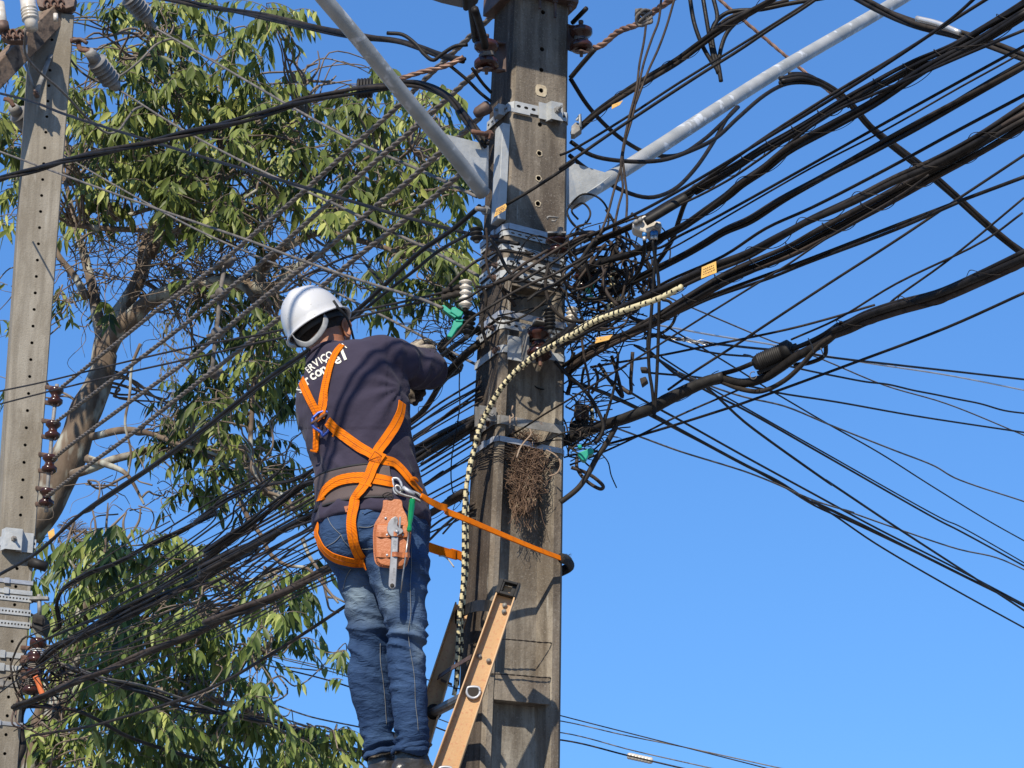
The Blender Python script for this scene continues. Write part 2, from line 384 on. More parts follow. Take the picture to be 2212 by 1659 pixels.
# ---------------------------------------------------------------- steel bands on the main pole
def band(z, wd, off=.004, slots=False, name='steel_band', mt='band', part=None, thick=.0025, tilt=0., a0=0., a1=1., parent=None, slope=(0,0)):
    """strap round the pole; slots: rows of oval holes on the front and left faces"""
    m = MB(); D = mdepth(z); x, y, W = MP.ax(z)
    path = [(-off, D+off), (-off, .016), (-off+.014, -off), (W+off-.014, -off), (W+off, .016), (W+off, D+off), (-off, D+off)]
    # rounded path
    def pt(s_):  # position -> 3d
        return s_
    segs = []
    for i in range(6):
        a = Vector((path[i][0], path[i][1])); b = Vector((path[i+1][0], path[i+1][1])); segs.append((a, b, (b-a).length))
    def P3(q, zz, o=0.):
        return MP.p(q.x, q.y, zz)
    for i, (a, b, Ls) in enumerate(segs):
        d = (b-a)/Ls; nrm = Vector((d.y, -d.x)); 
        n = 1
        if slots and i in (0, 2): n = max(1, int(Ls/.026))
        for k in range(n):
            p0 = a+(b-a)*(k/n); p1 = a+(b-a)*((k+1)/n)
            def Q(t_, h, o): 
                pp = p0+(p1-p0)*t_ + nrm*o
                zz = z + h*wd/2 + slope[0]*(pp.x/W) + (slope[1]*max(0,pp.y)/D)
                return P3(pp, zz)
            if n == 1:
                m.add([Q(0,-1,0),Q(1,-1,0),Q(1,1,0),Q(0,1,0),Q(0,-1,thick),Q(1,-1,thick),Q(1,1,thick),Q(0,1,thick)], [[3,2,1,0],[4,5,6,7],[0,1,5,4],[2,3,7,6]])
            else:
                N_ = 12; sq = []; ci = []
                for j in range(N_):
                    an = 2*math.pi*(j+.5)/N_; cx, cz = math.cos(an), math.sin(an); mm = max(abs(cx), abs(cz))
                    sq.append((.5+cx/mm*.5, cz/mm)); ci.append((.5+cx*.3, cz*.33))
                for o_ in (0, thick):
                    vs = [Q(q[0], q[1], o_) for q in sq]+[Q(q[0], q[1], o_) for q in ci]
                    cs = [Q(1,1,o_), Q(0,1,o_), Q(0,-1,o_), Q(1,-1,o_)]
                    m.add(vs, [[j,(j+1)%N_,N_+(j+1)%N_,N_+j] for j in range(N_)])
                    for c_, (k1,k2) in enumerate(((1,1),(4,4),(7,7),(10,10))):
                        # corner gaps sit between samples k1 and k1+1... sampled at 45 deg for N=12
                        pass
                vs = [Q(q[0], q[1], 0) for q in ci]+[Q(q[0], q[1], thick) for q in ci]
                m.add(vs, [[j,(j+1)%N_,N_+(j+1)%N_,N_+j] for j in range(N_)])
                m.add([Q(0,-1,0),Q(1,-1,0),Q(1,-1,thick),Q(0,-1,thick)], [[0,1,2,3]]); m.add([Q(0,1,0),Q(1,1,0),Q(1,1,thick),Q(0,1,thick)], [[0,1,2,3]])
    return m.build(part or 'band', M[mt], parent)
def P2z(v): return MP.zof(v)
def bolt(parent, p, axis, r=.011, L_=.03, mt='galv_old', name='bolt'):
    m = MB(); m.lathe(p, axis, [(0,0),(r*1.5,0),(r*1.5,.004),(r*1.1,.0045),(r*1.15,.012),(r*.6,.0125),(r*.55,L_),(0,L_)], n=6, sm=False); return m.build(name, M[mt], parent)
def plate(m, c, x, z, n, w, h, t):
    m.box(c+n*(t/2), x*(w/2), n*(t/2), z*(h/2))
Zu = Vector((0,0,1))
xm, ym, Wm = MP.ax(5.0); nf = -ym; nl = -xm
# collar clamp near the top (V row ~240)
r1 = empty('pole_clamp', 'galvanized slotted collar clamp with a square channel plate, highest band on the dark pole', 'clamp', 'galvanized collars round the dark pole')
z = P2z(228)
band(z, .034, .004, True, mt='galv', parent=r1, slope=(.0, 0))
m = MB(); c = MP.p(Wm*.56, -.008, z)
plate(m, c, xm, Zu, nf, .052, .062, .004); m.build('back_plate', M['galv'], r1)
m = MB(); c = MP.p(Wm*.70, -.0065, z-.002)
u_ = [(-.03,0),(-.022,.03),(.022,.03),(.03,0),(.026,0),(.019,.026),(-.019,.026),(-.026,0)]
for sgn in (1,): m.prism([c+xm*a+nf*b-Zu*.034 for a, b in u_], Zu*.068)
m.build('channel_plate', M['galv'], r1)
bolt(r1, MP.p(Wm*.70, -.036, z), nf, .009, .035); bolt(r1, MP.p(-.004, .05, z), nl, .009, .035)
m = MB(); c = MP.p(-.006, .06, z); m.box(c+nl*.012, nf*.02, nl*.012, Zu*.02); m.box(MP.p(.03,-.012,z-.022), xm*.035, nf*.002, Zu*.007); m.build('lug', M['galv'], r1)
rebase(r1)
bands = [  # v, width, offset, slots, material, label
 (488,.020,.006,False,'band','shiny unslotted band just under the yellow tag on the left arm bracket',(-.012,0)),
 (501,.018,.003,True,'galv','slotted strap tucked right below the shiny band under the bracket',(-.014,0)),
 (530,.022,.004,True,'galv','slotted strap level with the black spool insulator at the pole edge',(-.026,0)),
 (563,.026,.003,True,'galv','slotted strap running behind the hooked ends of the cable loop',(-.008,0)),
 (590,.026,.006,True,'galv','short bent slotted strap immediately above the recess in the pole',(-.012,0)),
 (676,.022,.006,False,'band','plain bright band crossing the pole just beneath the recess top',(-.012,0)),
 (699,.030,.003,True,'galv','wide slotted strap directly under the bright band beside the rusty spool',(-.008,0)),
 (906,.030,.006,False,'galv_old','thick grey collar held by the square clamp plate above the nest',(-.004,0)),
 (946,.018,.003,False,'band','thin bright band across the top of the twig nest',(-.014,0))]
for v, wd, off, sl, mt_, lb, slp in bands:
    e = empty('pole_band', lb, 'steel band', 'steel bands strapped round the dark pole'); z = P2z(v)-.0
    band(z, wd, off, sl, mt=mt_, parent=e, slope=slp)
    x_, y_, W_ = MP.ax(z)
    if sl or mt_ == 'galv_old':
        bolt(e, MP.p(-off-.002, .05, z), nl, .008, .03, 'iron')
    else:
        m = MB(); m.box(MP.p(-off-.004, .08, z), y_*.012, x_*.004, Zu*.012); m.build('buckle', M['band'], e)
    rebase(e)
# square clamp plate left of the collar at row 906
e = empty('clamp_plate', 'grey bolted clamp plate at the left edge of the dark pole beside the striped cable', 'clamp')
z = P2z(897); m = MB(); m.box(MP.p(-.035,.0,z), xm*.03, ym*.004, Zu*.024); m.box(MP.p(-.055,.012,z-.012), xm*.018, ym*.004, Zu*.034); m.build('plate', M['galv_old'], e)
bolt(e, MP.p(-.028,-.004,z), nf, .011, .014); rebase(e)
# spool insulator bracket at V (1120,755)
def spool(name, top, axis, r=.038, h=.075, mt='porc', parent=None, flip=False):
    m = MB()
    m.lathe(top, axis, [(.01,0),(r*.8,0),(r,.006),(r,.02),(r*.85,.028),(r*.55,.036),(r*.55,h-.036),(r*.85,h-.028),(r,h-.02),(r,h-.006),(r*.8,h),(.01,h)], n=24)
    return m.build(name, M[mt], parent)
def rack(lb, p, arm_dir, Ln, ax=Vector((0,0,-1)), r=.038, h=.085, mt='porc', strapmt='iron', grp='spool insulators on clevis brackets'):
    """clevis: two flat arms from the pole with a spool between them. p = where the upper arm leaves the pole"""
    e = empty('spool_insulator', lb, 'insulator', grp)
    arm_dir = arm_dir.normalized(); sd_ = arm_dir.cross(ax).normalized()
    for k, off in (('arm', -.004), ('arm', h+.004)):
        m = MB(); m.box(p+arm_dir*(Ln/2+.01)+ax*off, arm_dir*(Ln/2+.02), sd_*.018, ax*.003); m.build('arm', M[strapmt], e, bevel=.001)
    m = MB(); m.box(p-arm_dir*.004+ax*h/2, arm_dir*.003, sd_*.019, ax*(h/2+.01)); m.build('back_strap', M[strapmt], e)
    c = p+arm_dir*Ln
    spool('spool', c, ax, r, h, mt, e)
    m = MB(); m.lathe(c-ax*.03, ax, [(0,0),(.009,0),(.009,.01),(.006,.011),(.006,h+.055),(0,h+.055)], n=8); m.build('pin', M[strapmt], e)
    m = MB(); q = []
    for k in range(40):
        an = k*.5; q.append(c+ax*(h*.5-.008+.016*k/40)+(arm_dir*math.cos(an)+sd_*math.sin(an))*(r*.6))
    m.tube(q, .0028, 5); m.build('tie_wire', M['g'], e)
    rebase(e); return c
pz = P2z(728)
e = empty('insulator_bracket', 'galvanized band bracket with hooded rusty brown spool on the front of the dark pole', 'insulator')
z = P2z(752)
band(z, .026, .003, False, mt='galv', parent=e, slope=(0,0))
m = MB(); m.box(MP.p(.045,-.012,z+.002), xm*.024, ym*.003, Zu*.042); m.build('channel_plate', M['galv'], e)
m = MB(); m.box(MP.p(.072,-.03,z+.005), xm*.003, ym*.03, Zu*.055); m.box(MP.p(.088,-.045,z-.0), xm*.018, ym*.003, Zu*.05); m.build('side_plate', M['galv_old'], e)
m = MB(); m.prism([MP.p(.072,-.02,z+.055), MP.p(.078,-.1,z+.075), MP.p(.135,-.1,z+.075), MP.p(.14,-.01,z+.055)], Zu*.004); m.build('hood', M['galv_old'], e)
spool('spool', MP.p(.11,-.055,z+.062), Vector((0.02,-.1,-1)), .042, .1, 'porc', e)
m = MB(); m.lathe(MP.p(.11,-.055,z+.1), Vector((0.02,-.1,-1)), [(0,0),(.013,0),(.013,.02),(.006,.021),(.006,.17),(0,.17)], n=6, sm=False); m.build('pin', M['rust'], e)
bolt(e, MP.p(-.006,.03,z), nf, .01, .03, 'iron'); bolt(e, MP.p(.09,-.05,z-.01), nf, .01, .03, 'rust')
m = MB(); q = [MP.p(.11,-.055,z+.01)+Vector((math.cos(k*.6)*.027, math.sin(k*.6)*.027, .012*math.sin(k*.3))) for k in range(22)]
m.tube(q, .004, 5); m.build('tie_wire', M['k2'], e); rebase(e)
# racks at the top left and right
rack('brown spool insulator on a double arm, left of the dark pole top', at(1082,98,6.98), at(1020,86,6.8)-at(1082,98,6.98), .11, h=.095, r=.042)
rack('brown spool insulator hanging under a crossarm, right edge of the dark pole', at(1236,60,7.1), at(1285,64,7.0)-at(1236,60,7.1), .055, h=.085, r=.04)
# ---------------------------------------------------------------- pale pole at the left
LP = Pole(((at_u, at_v, 12.0) if False else (55,300,12.0),(-4,1330,12.0)), ((141,300,12.06),(64,1330,12.07)), 0, None)
lp = empty('utility_pole', 'pale grey concrete pole with many small holes, left edge of photo', 'utility pole')
mb = MB()
def Pl(a, d, z):
    x, y, W = LP.ax(z); return LP.p(W/2+a, d, z)
LPz = lambda v: LP.zof(v)
ztl = LPz(22); zbl = 0.0
D2 = .2
hz = []; v_ = 129
vs_ = [vp('A',375,335)[1], vp('A',348,638)[1], vp('A',320,940)[1], vp('A',291,1250)[1], vp('A',262,1560)[1]]
# spacing of the holes is constant along the pole: about a tenth of a metre
z_a = LPz(vs_[0]+2); z_b = LPz(vs_[4]+2); st = (z_a-z_b)/12.0
k = 2
for k in range(-1, 62):
    zz = z_a - st*k
    if zz > zbl+.5 and zz < ztl-.06: hz.append(zz)
NSL = 40
lvl = [zbl+(ztl-zbl)*i/NSL for i in range(NSL+1)]
lsw = .016
def lring(z):
    x, y, W = LP.ax(z); h = W/2; c_ = .03
    return [Pl(-h-.012, D2, z), Pl(-h-.012, c_, z), Pl(-h, 0, z), Pl(-lsw, 0, z), Pl(lsw, 0, z), Pl(h-.006, 0, z), Pl(h, .008, z), Pl(h, D2, z)]
for i in range(NSL):
    a = lring(lvl[i]); b = lring(lvl[i+1])
    for k in range(7):
        if k != 3: mb.add([a[k], a[k+1], b[k+1], b[k]], [[0,1,2,3]])
    mb.add([a[7], a[0], b[0], b[7]], [[0,1,2,3]])
mb.add(lring(ztl), [list(range(8))])
hole_strip(mb, Pl, lsw, zbl, ztl, hz, .0092)
mb.build('shaft', [M['conc_b'], M['hole']], lp)
# ground below, out of the frame
m = MB(); m.add([(-400,-100,0),(400,-100,0),(400,700,0),(-400,700,0)], [[0,1,2,3]])
g = m.build('ground', mat('ground_paving', (.17,.16,.14), (.24,.22,.2), rough=.95, scale=.8, bump=.2)); tag(g, kind='structure')
# ---------------------------------------------------------------- galvanized pipe arms with their brackets
def pipe(name, lab, spec, Y0, Y1, r):
    e = empty(name, lab, 'pipe arm', 'galvanized pipe arms leaving the dark pole')
    pts = smooth(lift(spec, Y0, Y1), .15)
    m = MB(); m.tube(pts, r, 28); m.build('pipe', M['galv_pipe'], e); return e, pts
e, pts = pipe('pipe_arm', 'galvanized pipe arm sloping up to the left from its angle bracket', 'B 1475,1255 1300,1030 975,640 648,235 448,0 380,-80', 6.93, 6.25, .025)
z0, z1 = P2z(475), P2z(268)
m = MB(); c = MP.p(-.0145, .03, (z0+z1)/2)
q = []
for z in (z0, z1): q += [MP.p(-.03,.001,z), MP.p(-.001,.001,z), MP.p(-.001,.06,z), MP.p(-.03,.06,z)]
m.add(q, [[3,2,1,0],[4,5,6,7],[0,1,5,4],[1,2,6,5],[2,3,7,6],[3,0,4,7]]); m.build('angle_bracket', M['galv'], e, bevel=.002)
m = MB(); pl = lift('B 1225,868,6.88 1502,938,6.985 1500,1225,6.985 1470,1285,6.96 1330,1090,6.93', 6.9); m.prism(pl, Vector((.003,.007,0))); m.build('gusset_plate', M['galv'], e)
m = MB(); p = at(*vp('B',1400,852), 6.9); m.tube([p, at(*vp('B',1520,875), 6.95)], .0085, 12); m.tube([at(*vp('B',1500,872),6.94), at(*vp('B',1518,876),6.95)], .017, 6, sm=False); m.build('bolt', M['rust'], e)
m = MB(); m.tube([at(*vp('B',1430,1352), 6.9), at(*vp('B',1495,1362), 6.95)], .0085, 12); m.tube([at(*vp('B',1478,1360),6.94), at(*vp('B',1495,1363),6.95)], .017, 6, sm=False); m.build('bolt', M['galv_old'], e)
rebase(e)
e, pts = pipe('pipe_arm', 'galvanized pipe arm sloping up to the right across the blue sky', 'M 55,962 300,812 1000,362 1500,70 1700,-50', 7.2, 8.9, .0275)
m = MB(); pl = lift('M 40,770,7.13 100,788 250,832,7.18 190,880 85,945,7.16 40,975,7.14', 7.14); m.prism(pl, Vector((-.002,.008,0))); m.build('gusset_plate', M['galv'], e)
m = MB(); q = []
for z in (P2z(535), P2z(325)): q += [MP.p(Wm+.001,.03,z), MP.p(Wm+.018,.03,z), MP.p(Wm+.018,.09,z), MP.p(Wm+.001,.09,z)]
m.add(q, [[3,2,1,0],[4,5,6,7],[0,1,5,4],[1,2,6,5],[2,3,7,6],[3,0,4,7]]); m.build('angle_bracket', M['galv'], e)
rebase(e)
# hanger bracket at the pole top; an added unseen plate shades the pole
e = empty('hanger_bracket', 'dark iron hanger bracket wrapped round the dark pole at the top edge of the photo', 'bracket')
za = P2z(-14)
m = MB(); q = []
for z in (za, za+.25): q += [MP.p(-.03,-.03,z), MP.p(Wm+.0,-.04,z), MP.p(Wm+.012,.0,z), MP.p(Wm+.012,.2,z), MP.p(-.035,.2,z)]
m.add(q, [[4,3,2,1,0],[5,6,7,8,9]]+[[k,(k+1)%5,5+(k+1)%5,5+k] for k in range(5)]); m.build('plate', M['iron'], e, bevel=.003)
for k in range(4):
    bolt(e, MP.p(.02+.06*k, -.02, za), Vector((0,0,-1)), .009, .03+.02*(k%3), 'iron')
rebase(e)
e = empty('lamp_housing', 'underside of a grey lamp housing cut by the top edge, left of the dark pole', 'lamp housing')
m = MB(); m.prism(lift('B 1080,-60,6.5 1110,-2 1200,28 1330,58 1375,55 1400,30 1400,-60', 6.5, 6.5), Vector((.01,-.25,.05))); m.build('housing', mat('grey_housing_paint', (.07,.07,.075), (.1,.1,.105), rough=.5), e, bevel=.01)
m = MB(); m.prism(lift('B 1340,70,6.45 1365,80 1440,25 1450,-40 1340,-40', 6.45, 6.45), Vector((0,-.1,.03))); m.build('clamp', M['rubber'], e, bevel=.006)
m = MB(); zz = P2z(-62); edge = [(-.40,-.30),(.0,-.30),(.015,-.22),(-.015,-.215),(-.01,-.20),(.03,-.19),(-.02,-.17),(-.04,-.10),(-.40,-.10)]  # unseen plate, added and notched to cast shade on the pole top
m.prism([MP.p(a, d, zz) for a, d in edge], Zu*.3); m.build('shade_plate', M['iron'], e)
rebase(e)
m = MB(); 
for sp in ('B 1395,20 1408,120 1425,260', 'B 1418,60 1470,230 1490,330'):
    m2 = MB(); m2.tube(smooth(lift(sp, 6.6, 6.9), .05), .0135, 10)
    sp2 = {'B 1395,20 1408,120 1425,260':'fat black cable dropping from the lamp housing to the upper left spool', 'B 1418,60 1470,230 1490,330':'fat black cable dropping behind the upper left spool beside the pole'}[sp]
    o = m2.build('power_cable', M['k']); tag(o, sp2, 'cable')
# yellow tag on the left arm bracket
def tagplate(lab, spec, Y, mt='yellow', writing=True):
    e = empty('cable_tag', lab, 'tag', 'yellow cable tags')
    q = lift(spec, Y); m = MB(); m.prism(q, Vector((0,.002,0))); m.build('plate', M[mt], e)
    if writing:
        m = MB(); a, b, c, d = q[:4]
        off = Vector((0,-.0012,0))
        random.seed(len(lab))
        for i in range(3):
            t0 = .25+.22*i
            x = .12
            while x < .85:
                wd_ = random.uniform(.04,.12); 
                L0 = a+(b-a)*x; R0 = a+(b-a)*(x+wd_); dn = (d-a)
                m.add([L0+dn*t0+off, R0+dn*t0+off, R0+dn*(t0+.06)+off, L0+dn*(t0+.06)+off], [[0,1,2,3]]); x += wd_+.05
        m.build('faint_print', M['rust'], e)
    rebase(e)
tagplate('yellow cable tag stuck on the foot of the left arm bracket', 'D 365,315 438,275 425,325 348,372', 6.88)
tagplate('yellow printed tag tied to the cable bundle right of the tangle, against blue sky', 'N 840,398 925,362 928,430 836,465', 6.16)
tagplate('bright yellow tag lying under the bundle just right of the pole tangle', 'D 1010,1150 1120,1132 1095,1165 1005,1188', 6.85, writing=False)
tagplate('small cream tag wrapped on the cable by the upper right clamp', 'M 248,500 300,478 285,500 246,520', 6.7, writing=False)
tagplate('small yellow tag on the wires right of the pale pole', 'L 310,130 350,105 355,155 318,178', 11.6, writing=False)
# ---------------------------------------------------------------- hardware of the pale pole
def band_l(z, wd, off, slots, mt, parent):
    m = MB(); x, y, W = LP.ax(z); n = 10
    def Q(a, d, zz): return LP.p(a, d, zz)
    h = wd/2
    def quad(a0, a1, d0, d1):
        m.add([Q(a0,d0,z-h),Q(a1,d1,z-h),Q(a1,d1,z+h),Q(a0,d0,z+h)], [[0,1,2,3]])
    if slots:
        for k in range(n):
            a0 = -off+(W+2*off)*k/n; a1 = -off+(W+2*off)*(k+1)/n; N_ = 12; sq = []; ci = []; bk = []
            for j in range(N_):
                an = 2*math.pi*(j+.5)/N_; cx, cz = math.cos(an), math.sin(an); mm = max(abs(cx), abs(cz))
                sq.append(Q(a0+(a1-a0)*(.5+cx/mm*.5), -off, z+cz/mm*h)); ci.append(Q(a0+(a1-a0)*(.5+cx*.3), -off, z+cz*h*.36)); bk.append(Q(a0+(a1-a0)*(.5+cx*.3), -off+.003, z+cz*h*.36))
            m.add(sq+ci+bk, [[j,(j+1)%N_,N_+(j+1)%N_,N_+j] for j in range(N_)]+[[N_+j,N_+(j+1)%N_,2*N_+(j+1)%N_,2*N_+j] for j in range(N_)])
    else:
        quad(-off, W+off, -off, -off); quad(-off, W+off, -off+.002, -off+.002)
    quad(W+off, W+off, -off, D2+off); quad(-off-.012, -off-.012, D2+off, .03); quad(-off-.012, -off, .03, -off)
    m.add([Q(-off,-off,z+h),Q(W+off,-off,z+h),Q(W+off,0.001,z+h),Q(-off,0.001,z+h)], [[0,1,2,3]])
    m.add([Q(-off,-off,z-h),Q(W+off,-off,z-h),Q(W+off,0.001,z-h),Q(-off,0.001,z-h)], [[0,1,2,3]])
    m.build('band', M[mt], parent)
lb_ = [(1168,.05,True,'galv','slotted galvanized collar with channel plate, highest band on the pale pole'),
 (1253,.022,False,'band','plain bright strap second from the top on the pale pole'),
 (1275,.024,False,'galv','plain galvanized strap just above the slotted ones on the pale pole'),
 (1289,.03,True,'galv','upper slotted strap on the pale pole near the black junction box'),
 (1318,.034,True,'galv','slotted strap beside the black junction box on the pale pole'),
 (1345,.034,True,'galv','slotted strap just beneath the junction box on the pale pole'),
 (1412,.03,False,'galv','stained strap holding the hook at the upper wire knot of the pale pole'),
 (1440,.03,False,'galv','stained strap at the lower wire knot of the pale pole'),
 (1474,.03,False,'galv_old','grey strap in shade below the wire knot on the pale pole'),
 (1560,.02,False,'band','lowest bright strap on the pale pole near the bottom left corner')]
for v, wd, sl, mt_, lab in lb_:
    e = empty('pole_band', lab, 'steel band', 'steel bands strapped round the pale pole'); z = LPz(v)
    band_l(z, wd, .005, sl, mt_, e)
    x, y, W = LP.ax(z)
    if v == 1168:
        m = MB(); c = LP.p(.04, -.012, z); u_ = [(-.06,0),(-.045,.05),(.045,.05),(.06,0),(.05,0),(.04,.045),(-.04,.045),(-.05,0)]
        m.prism([c+x*(a+.01)-y*b-Zu*.06 for a, b in u_], Zu*.12); m.build('channel_plate', M['galv'], e)
        m = MB(); m.box(LP.p(.12,-.012,z), x*.045, y*.003, Zu*.055); m.build('back_plate', M['galv'], e)
        bolt(e, LP.p(.05,-.06,z), -y, .012, .04)
    elif sl: bolt(e, LP.p(W+.008,.03,z), x, .008, .03, 'iron')
    else:
        m = MB(); m.box(LP.p(W*.2,-.009,z), x*.014, y*.004, Zu*wd*.7); m.build('buckle', M[mt_], e)
    rebase(e)
# four spool insulators on the rod at the right side of the pale pole
rodx = LP.p(.25+.15, .1, 5)
sp = [('K',365,835,300,840,975),('K',350,1090,280,1060,1180),('K',325,1310,250,1285,1400),('K',310,1550,230,1505,1625)]
names = ['topmost','second','third','lowest']
ANCH = []
for i, (f, cx, cy, px_, ya, yb) in enumerate([('K',360,0,290,855,955),('K',342,0,265,1072,1175),('K',322,0,245,1290,1395),('K',303,0,225,1510,1612)]):
    e = empty('spool_insulator', '%s of the four brown spools on the rod beside the pale pole'%names[i], 'insulator', 'spools on the rod of the pale pole')
    for yy in (ya, yb):
        u0, v0 = vp('K', px_-20, yy-10); u1, v1 = vp('K', cx+20, yy+8)
        m = MB(); m.tube([at(u0,v0,12.1), at(u1,v1,11.95)], .014, 8, flat=.4); m.build('arm', M['iron'], e)
    u, v = vp('K', cx, (ya+yb)/2+6); c = at(u, v, 11.97); u2, v2 = vp('K', cx+8, ya-30); u3, v3 = vp('K', cx-6, yb+40)
    axd = (at(u3,v3,11.97)-at(u2,v2,11.97)).normalized()
    m = MB(); m.lathe(c-axd*.05, axd, [(.01,0),(.034,0),(.042,.006),(.042,.022),(.03,.034),(.024,.042),(.024,.055),(.034,.064),(.042,.07),(.042,.088),(.03,.1),(.01,.1)], n=18); m.build('spool', M['porc'], e)
    rebase(e); ANCH.append(c)
m = MB(); m.tube(lift('K 370,832 342,1090 310,1480 300,1660', 11.97), .011, 10); tag(m.build('insulator_rod', M['galv_old']), 'long thin rod threaded through the four brown spools', 'rod')
# timber crossarm at the top of the pale pole with its fittings
woodm = mat('weathered_crossarm_wood', (.13,.085,.055), (.2,.14,.095), rough=.9, scale=14, stretch=(1,1,1), bump=.5, bscale=30, c3=(.05,.035,.025), s3=18, t3=(.5,.65))
e = empty('crossarm', 'weathered square timber crossarm across the top of the pale pole', 'crossarm')
m = MB(); a = at(*vp('A',-40,500), 11.72); b = at(*vp('A',390,60), 12.1); d = (b-a); dn = d.normalized(); s_ = Vector((dn.y,-dn.x,0)).normalized(); t_ = dn.cross(s_).normalized()
q = []
for p_ in (a-d*.3, b+d*.05): q += [p_-s_*.055-t_*.06, p_+s_*.055-t_*.06, p_+s_*.055+t_*.06, p_-s_*.055+t_*.06]
m.add(q, [[3,2,1,0],[4,5,6,7],[0,1,5,4],[1,2,6,5],[2,3,7,6],[3,0,4,7]]); m.build('beam', woodm, e, bevel=.006)
for spx, Y0_, Y1_, r_ in (('A 165,415 235,615', 11.8, 11.93, .014), ('A 425,100 235,600', 12.2, 11.88, .016)):
    m = MB(); m.tube(lift(spx, Y0_, Y1_), r_, 8, flat=.35); m.build('flat_brace', M['galv_old'], e)
m = MB(); p_ = at(*vp('A',235,612),11.88); m.lathe(p_, Vector((0,-1,0)), [(0,-.02),(.016,-.02),(.016,.02),(.008,.021),(.008,.05),(0,.05)], n=8); m.build('bolt', M['iron'], e)
rebase(e)
# post insulators (white) above the crossarm with iron clamps
def postins(lab, fx, x0, y0, x1, y1, Y):
    e = empty('fuse_insulator', lab, 'insulator', 'white porcelain fuse insulators'); a = at(*vp(fx,x0,y0),Y); b = at(*vp(fx,x1,y1),Y); d = b-a; L_ = d.length
    prof = [(.0,0),(.044,0),(.046,L_*.35)]
    for k in range(4):
        h = L_*(.4+.09*k); prof += [(.05,h),(.05,h+L_*.035),(.042,h+L_*.05)]
    prof += [(.038,L_*.78),(.036,L_*.98),(0,L_)]
    m = MB(); m.lathe(a, d, prof, n=20); m.build('porcelain_body', M['porc_w'], e); return e, a, b
e, a, b = postins('white ribbed porcelain fuse body above the crossarm of the pale pole', 'A', 175, -30, 208, 195, 11.7); rebase(e)
for lab, pts_, Y in (('rusty bolted line clamp on the lower stretch of the crossarm, top left corner', [(5,205),(5,245),(60,262),(160,262),(168,215),(120,190),(100,200),(95,190),(40,190)], 11.62), ('rusty bolted line clamp above the pale pole top', [(235,10),(245,40),(330,66),(430,55),(480,40),(490,-20),(235,-20)], 12.0)):
    e = empty('line_clamp', lab, 'clamp', 'rusty line clamps'); m = MB(); m.prism([at(*vp('A',x,y),Y) for x, y in pts_], Vector((0,.06,0))); m.build('clamp_body', M['iron'], e, bevel=.004)
    cx = sum(p[0] for p in pts_)/len(pts_); cy = sum(p[1] for p in pts_)/len(pts_)
    for k in range(3):
        m = MB(); c_ = at(*vp('A', cx-45+45*k, cy), Y-.004); m.tube([c_+Vector((math.cos(t)*.018, -.004, math.sin(t)*.018*(1.4))) for t in [i*.5 for i in range(10)]], .006, 6); m.build('spring_loop', M['rust'], e)
        bolt(e, at(*vp('A', cx-30+45*k, cy+22), Y-.004), Vector((0,-1,.1)), .009, .03, 'rust')
    rebase(e)
e = empty('fuse_holder', 'pale cylindrical fuse holder leaning at the far top left corner', 'fuse holder'); m = MB(); m.tube(lift('A -5,20 20,200', 11.62), .03, 12); m.build('tube', M['porc_w'], e)
m = MB(); m.tube(lift('A 12,150 22,205', 11.62), .038, 12); m.build('cap', M['iron'], e); rebase(e)
# polymer strain insulators
def strain(lab, fx, x0, y0, x1, y1, Y0, Y1, n=6, r=.062, cap=True, drab='porc_g'):
    e = empty('strain_insulator', lab, 'insulator', 'grey shed strain insulators'); a = at(*vp(fx,x0,y0),Y0); b = at(*vp(fx,x1,y1),Y1); d = b-a; L_ = d.length
    prof = [(0,0),(.012,0),(.03,.0),(.036,L_*.16),(.03,L_*.17)]
    for k in range(n):
        h = L_*(.2+.6*k/n); prof += [(.03,h),(r,h+L_*.03),(r,h+L_*.04),(.03,h+L_*.075)]
    m = MB(); m.lathe(a, d, prof+[(.026,L_*.8),(0,L_*.8)], n=22); m.build('shed_body', M[drab], e)
    m = MB(); m.lathe(a+d*.79, d, [(0,0),(.036,0),(.038,L_*.1),(.02,L_*.2),(0,L_*.2)], n=16); m.build('end_fitting', M['galv_old'], e)
    m = MB(); m.lathe(a-d*.05, d, [(0,0),(.03,0),(.04,L_*.2),(.0,L_*.21)], n=16); m.build('end_fitting', M['galv_old'], e)
    return e
e = strain('grey shed strain insulator hooked to the right of the pale pole top', 'A', 585, 345, 765, 580, 12.0, 12.25)
m = MB(); m.tube(smooth(lift('A 455,265 500,260 520,320 575,330 600,360', 12.0), .03), .016, 8, flat=.6); m.build('hook', M['rust'], e)
m = MB(); m.tube(smooth(lift('A 470,262 520,255 565,280', 11.98), .03), .012, 8); m.build('shackle', M['iron'], e); rebase(e)
e = strain('grey shed strain insulator high at the photo top, above the smaller tree gap', 'A', 800, -60, 975, 140, 12.2, 12.4)
m = MB(); m.tube(smooth(lift('A 960,130 1000,170 1020,190', 12.4), .03), .016, 8, flat=.6); m.build('dead_end_clamp', M['galv_old'], e); rebase(e)
e = strain('grey shed strain insulator half hidden behind the pale pole', 'A', 85, 700, 235, 860, 12.3, 12.5)
m = MB(); m.tube(smooth(lift('A 25,640 60,650 90,690', 12.2), .03), .014, 8, flat=.6); m.build('hook', M['rust'], e); rebase(e)
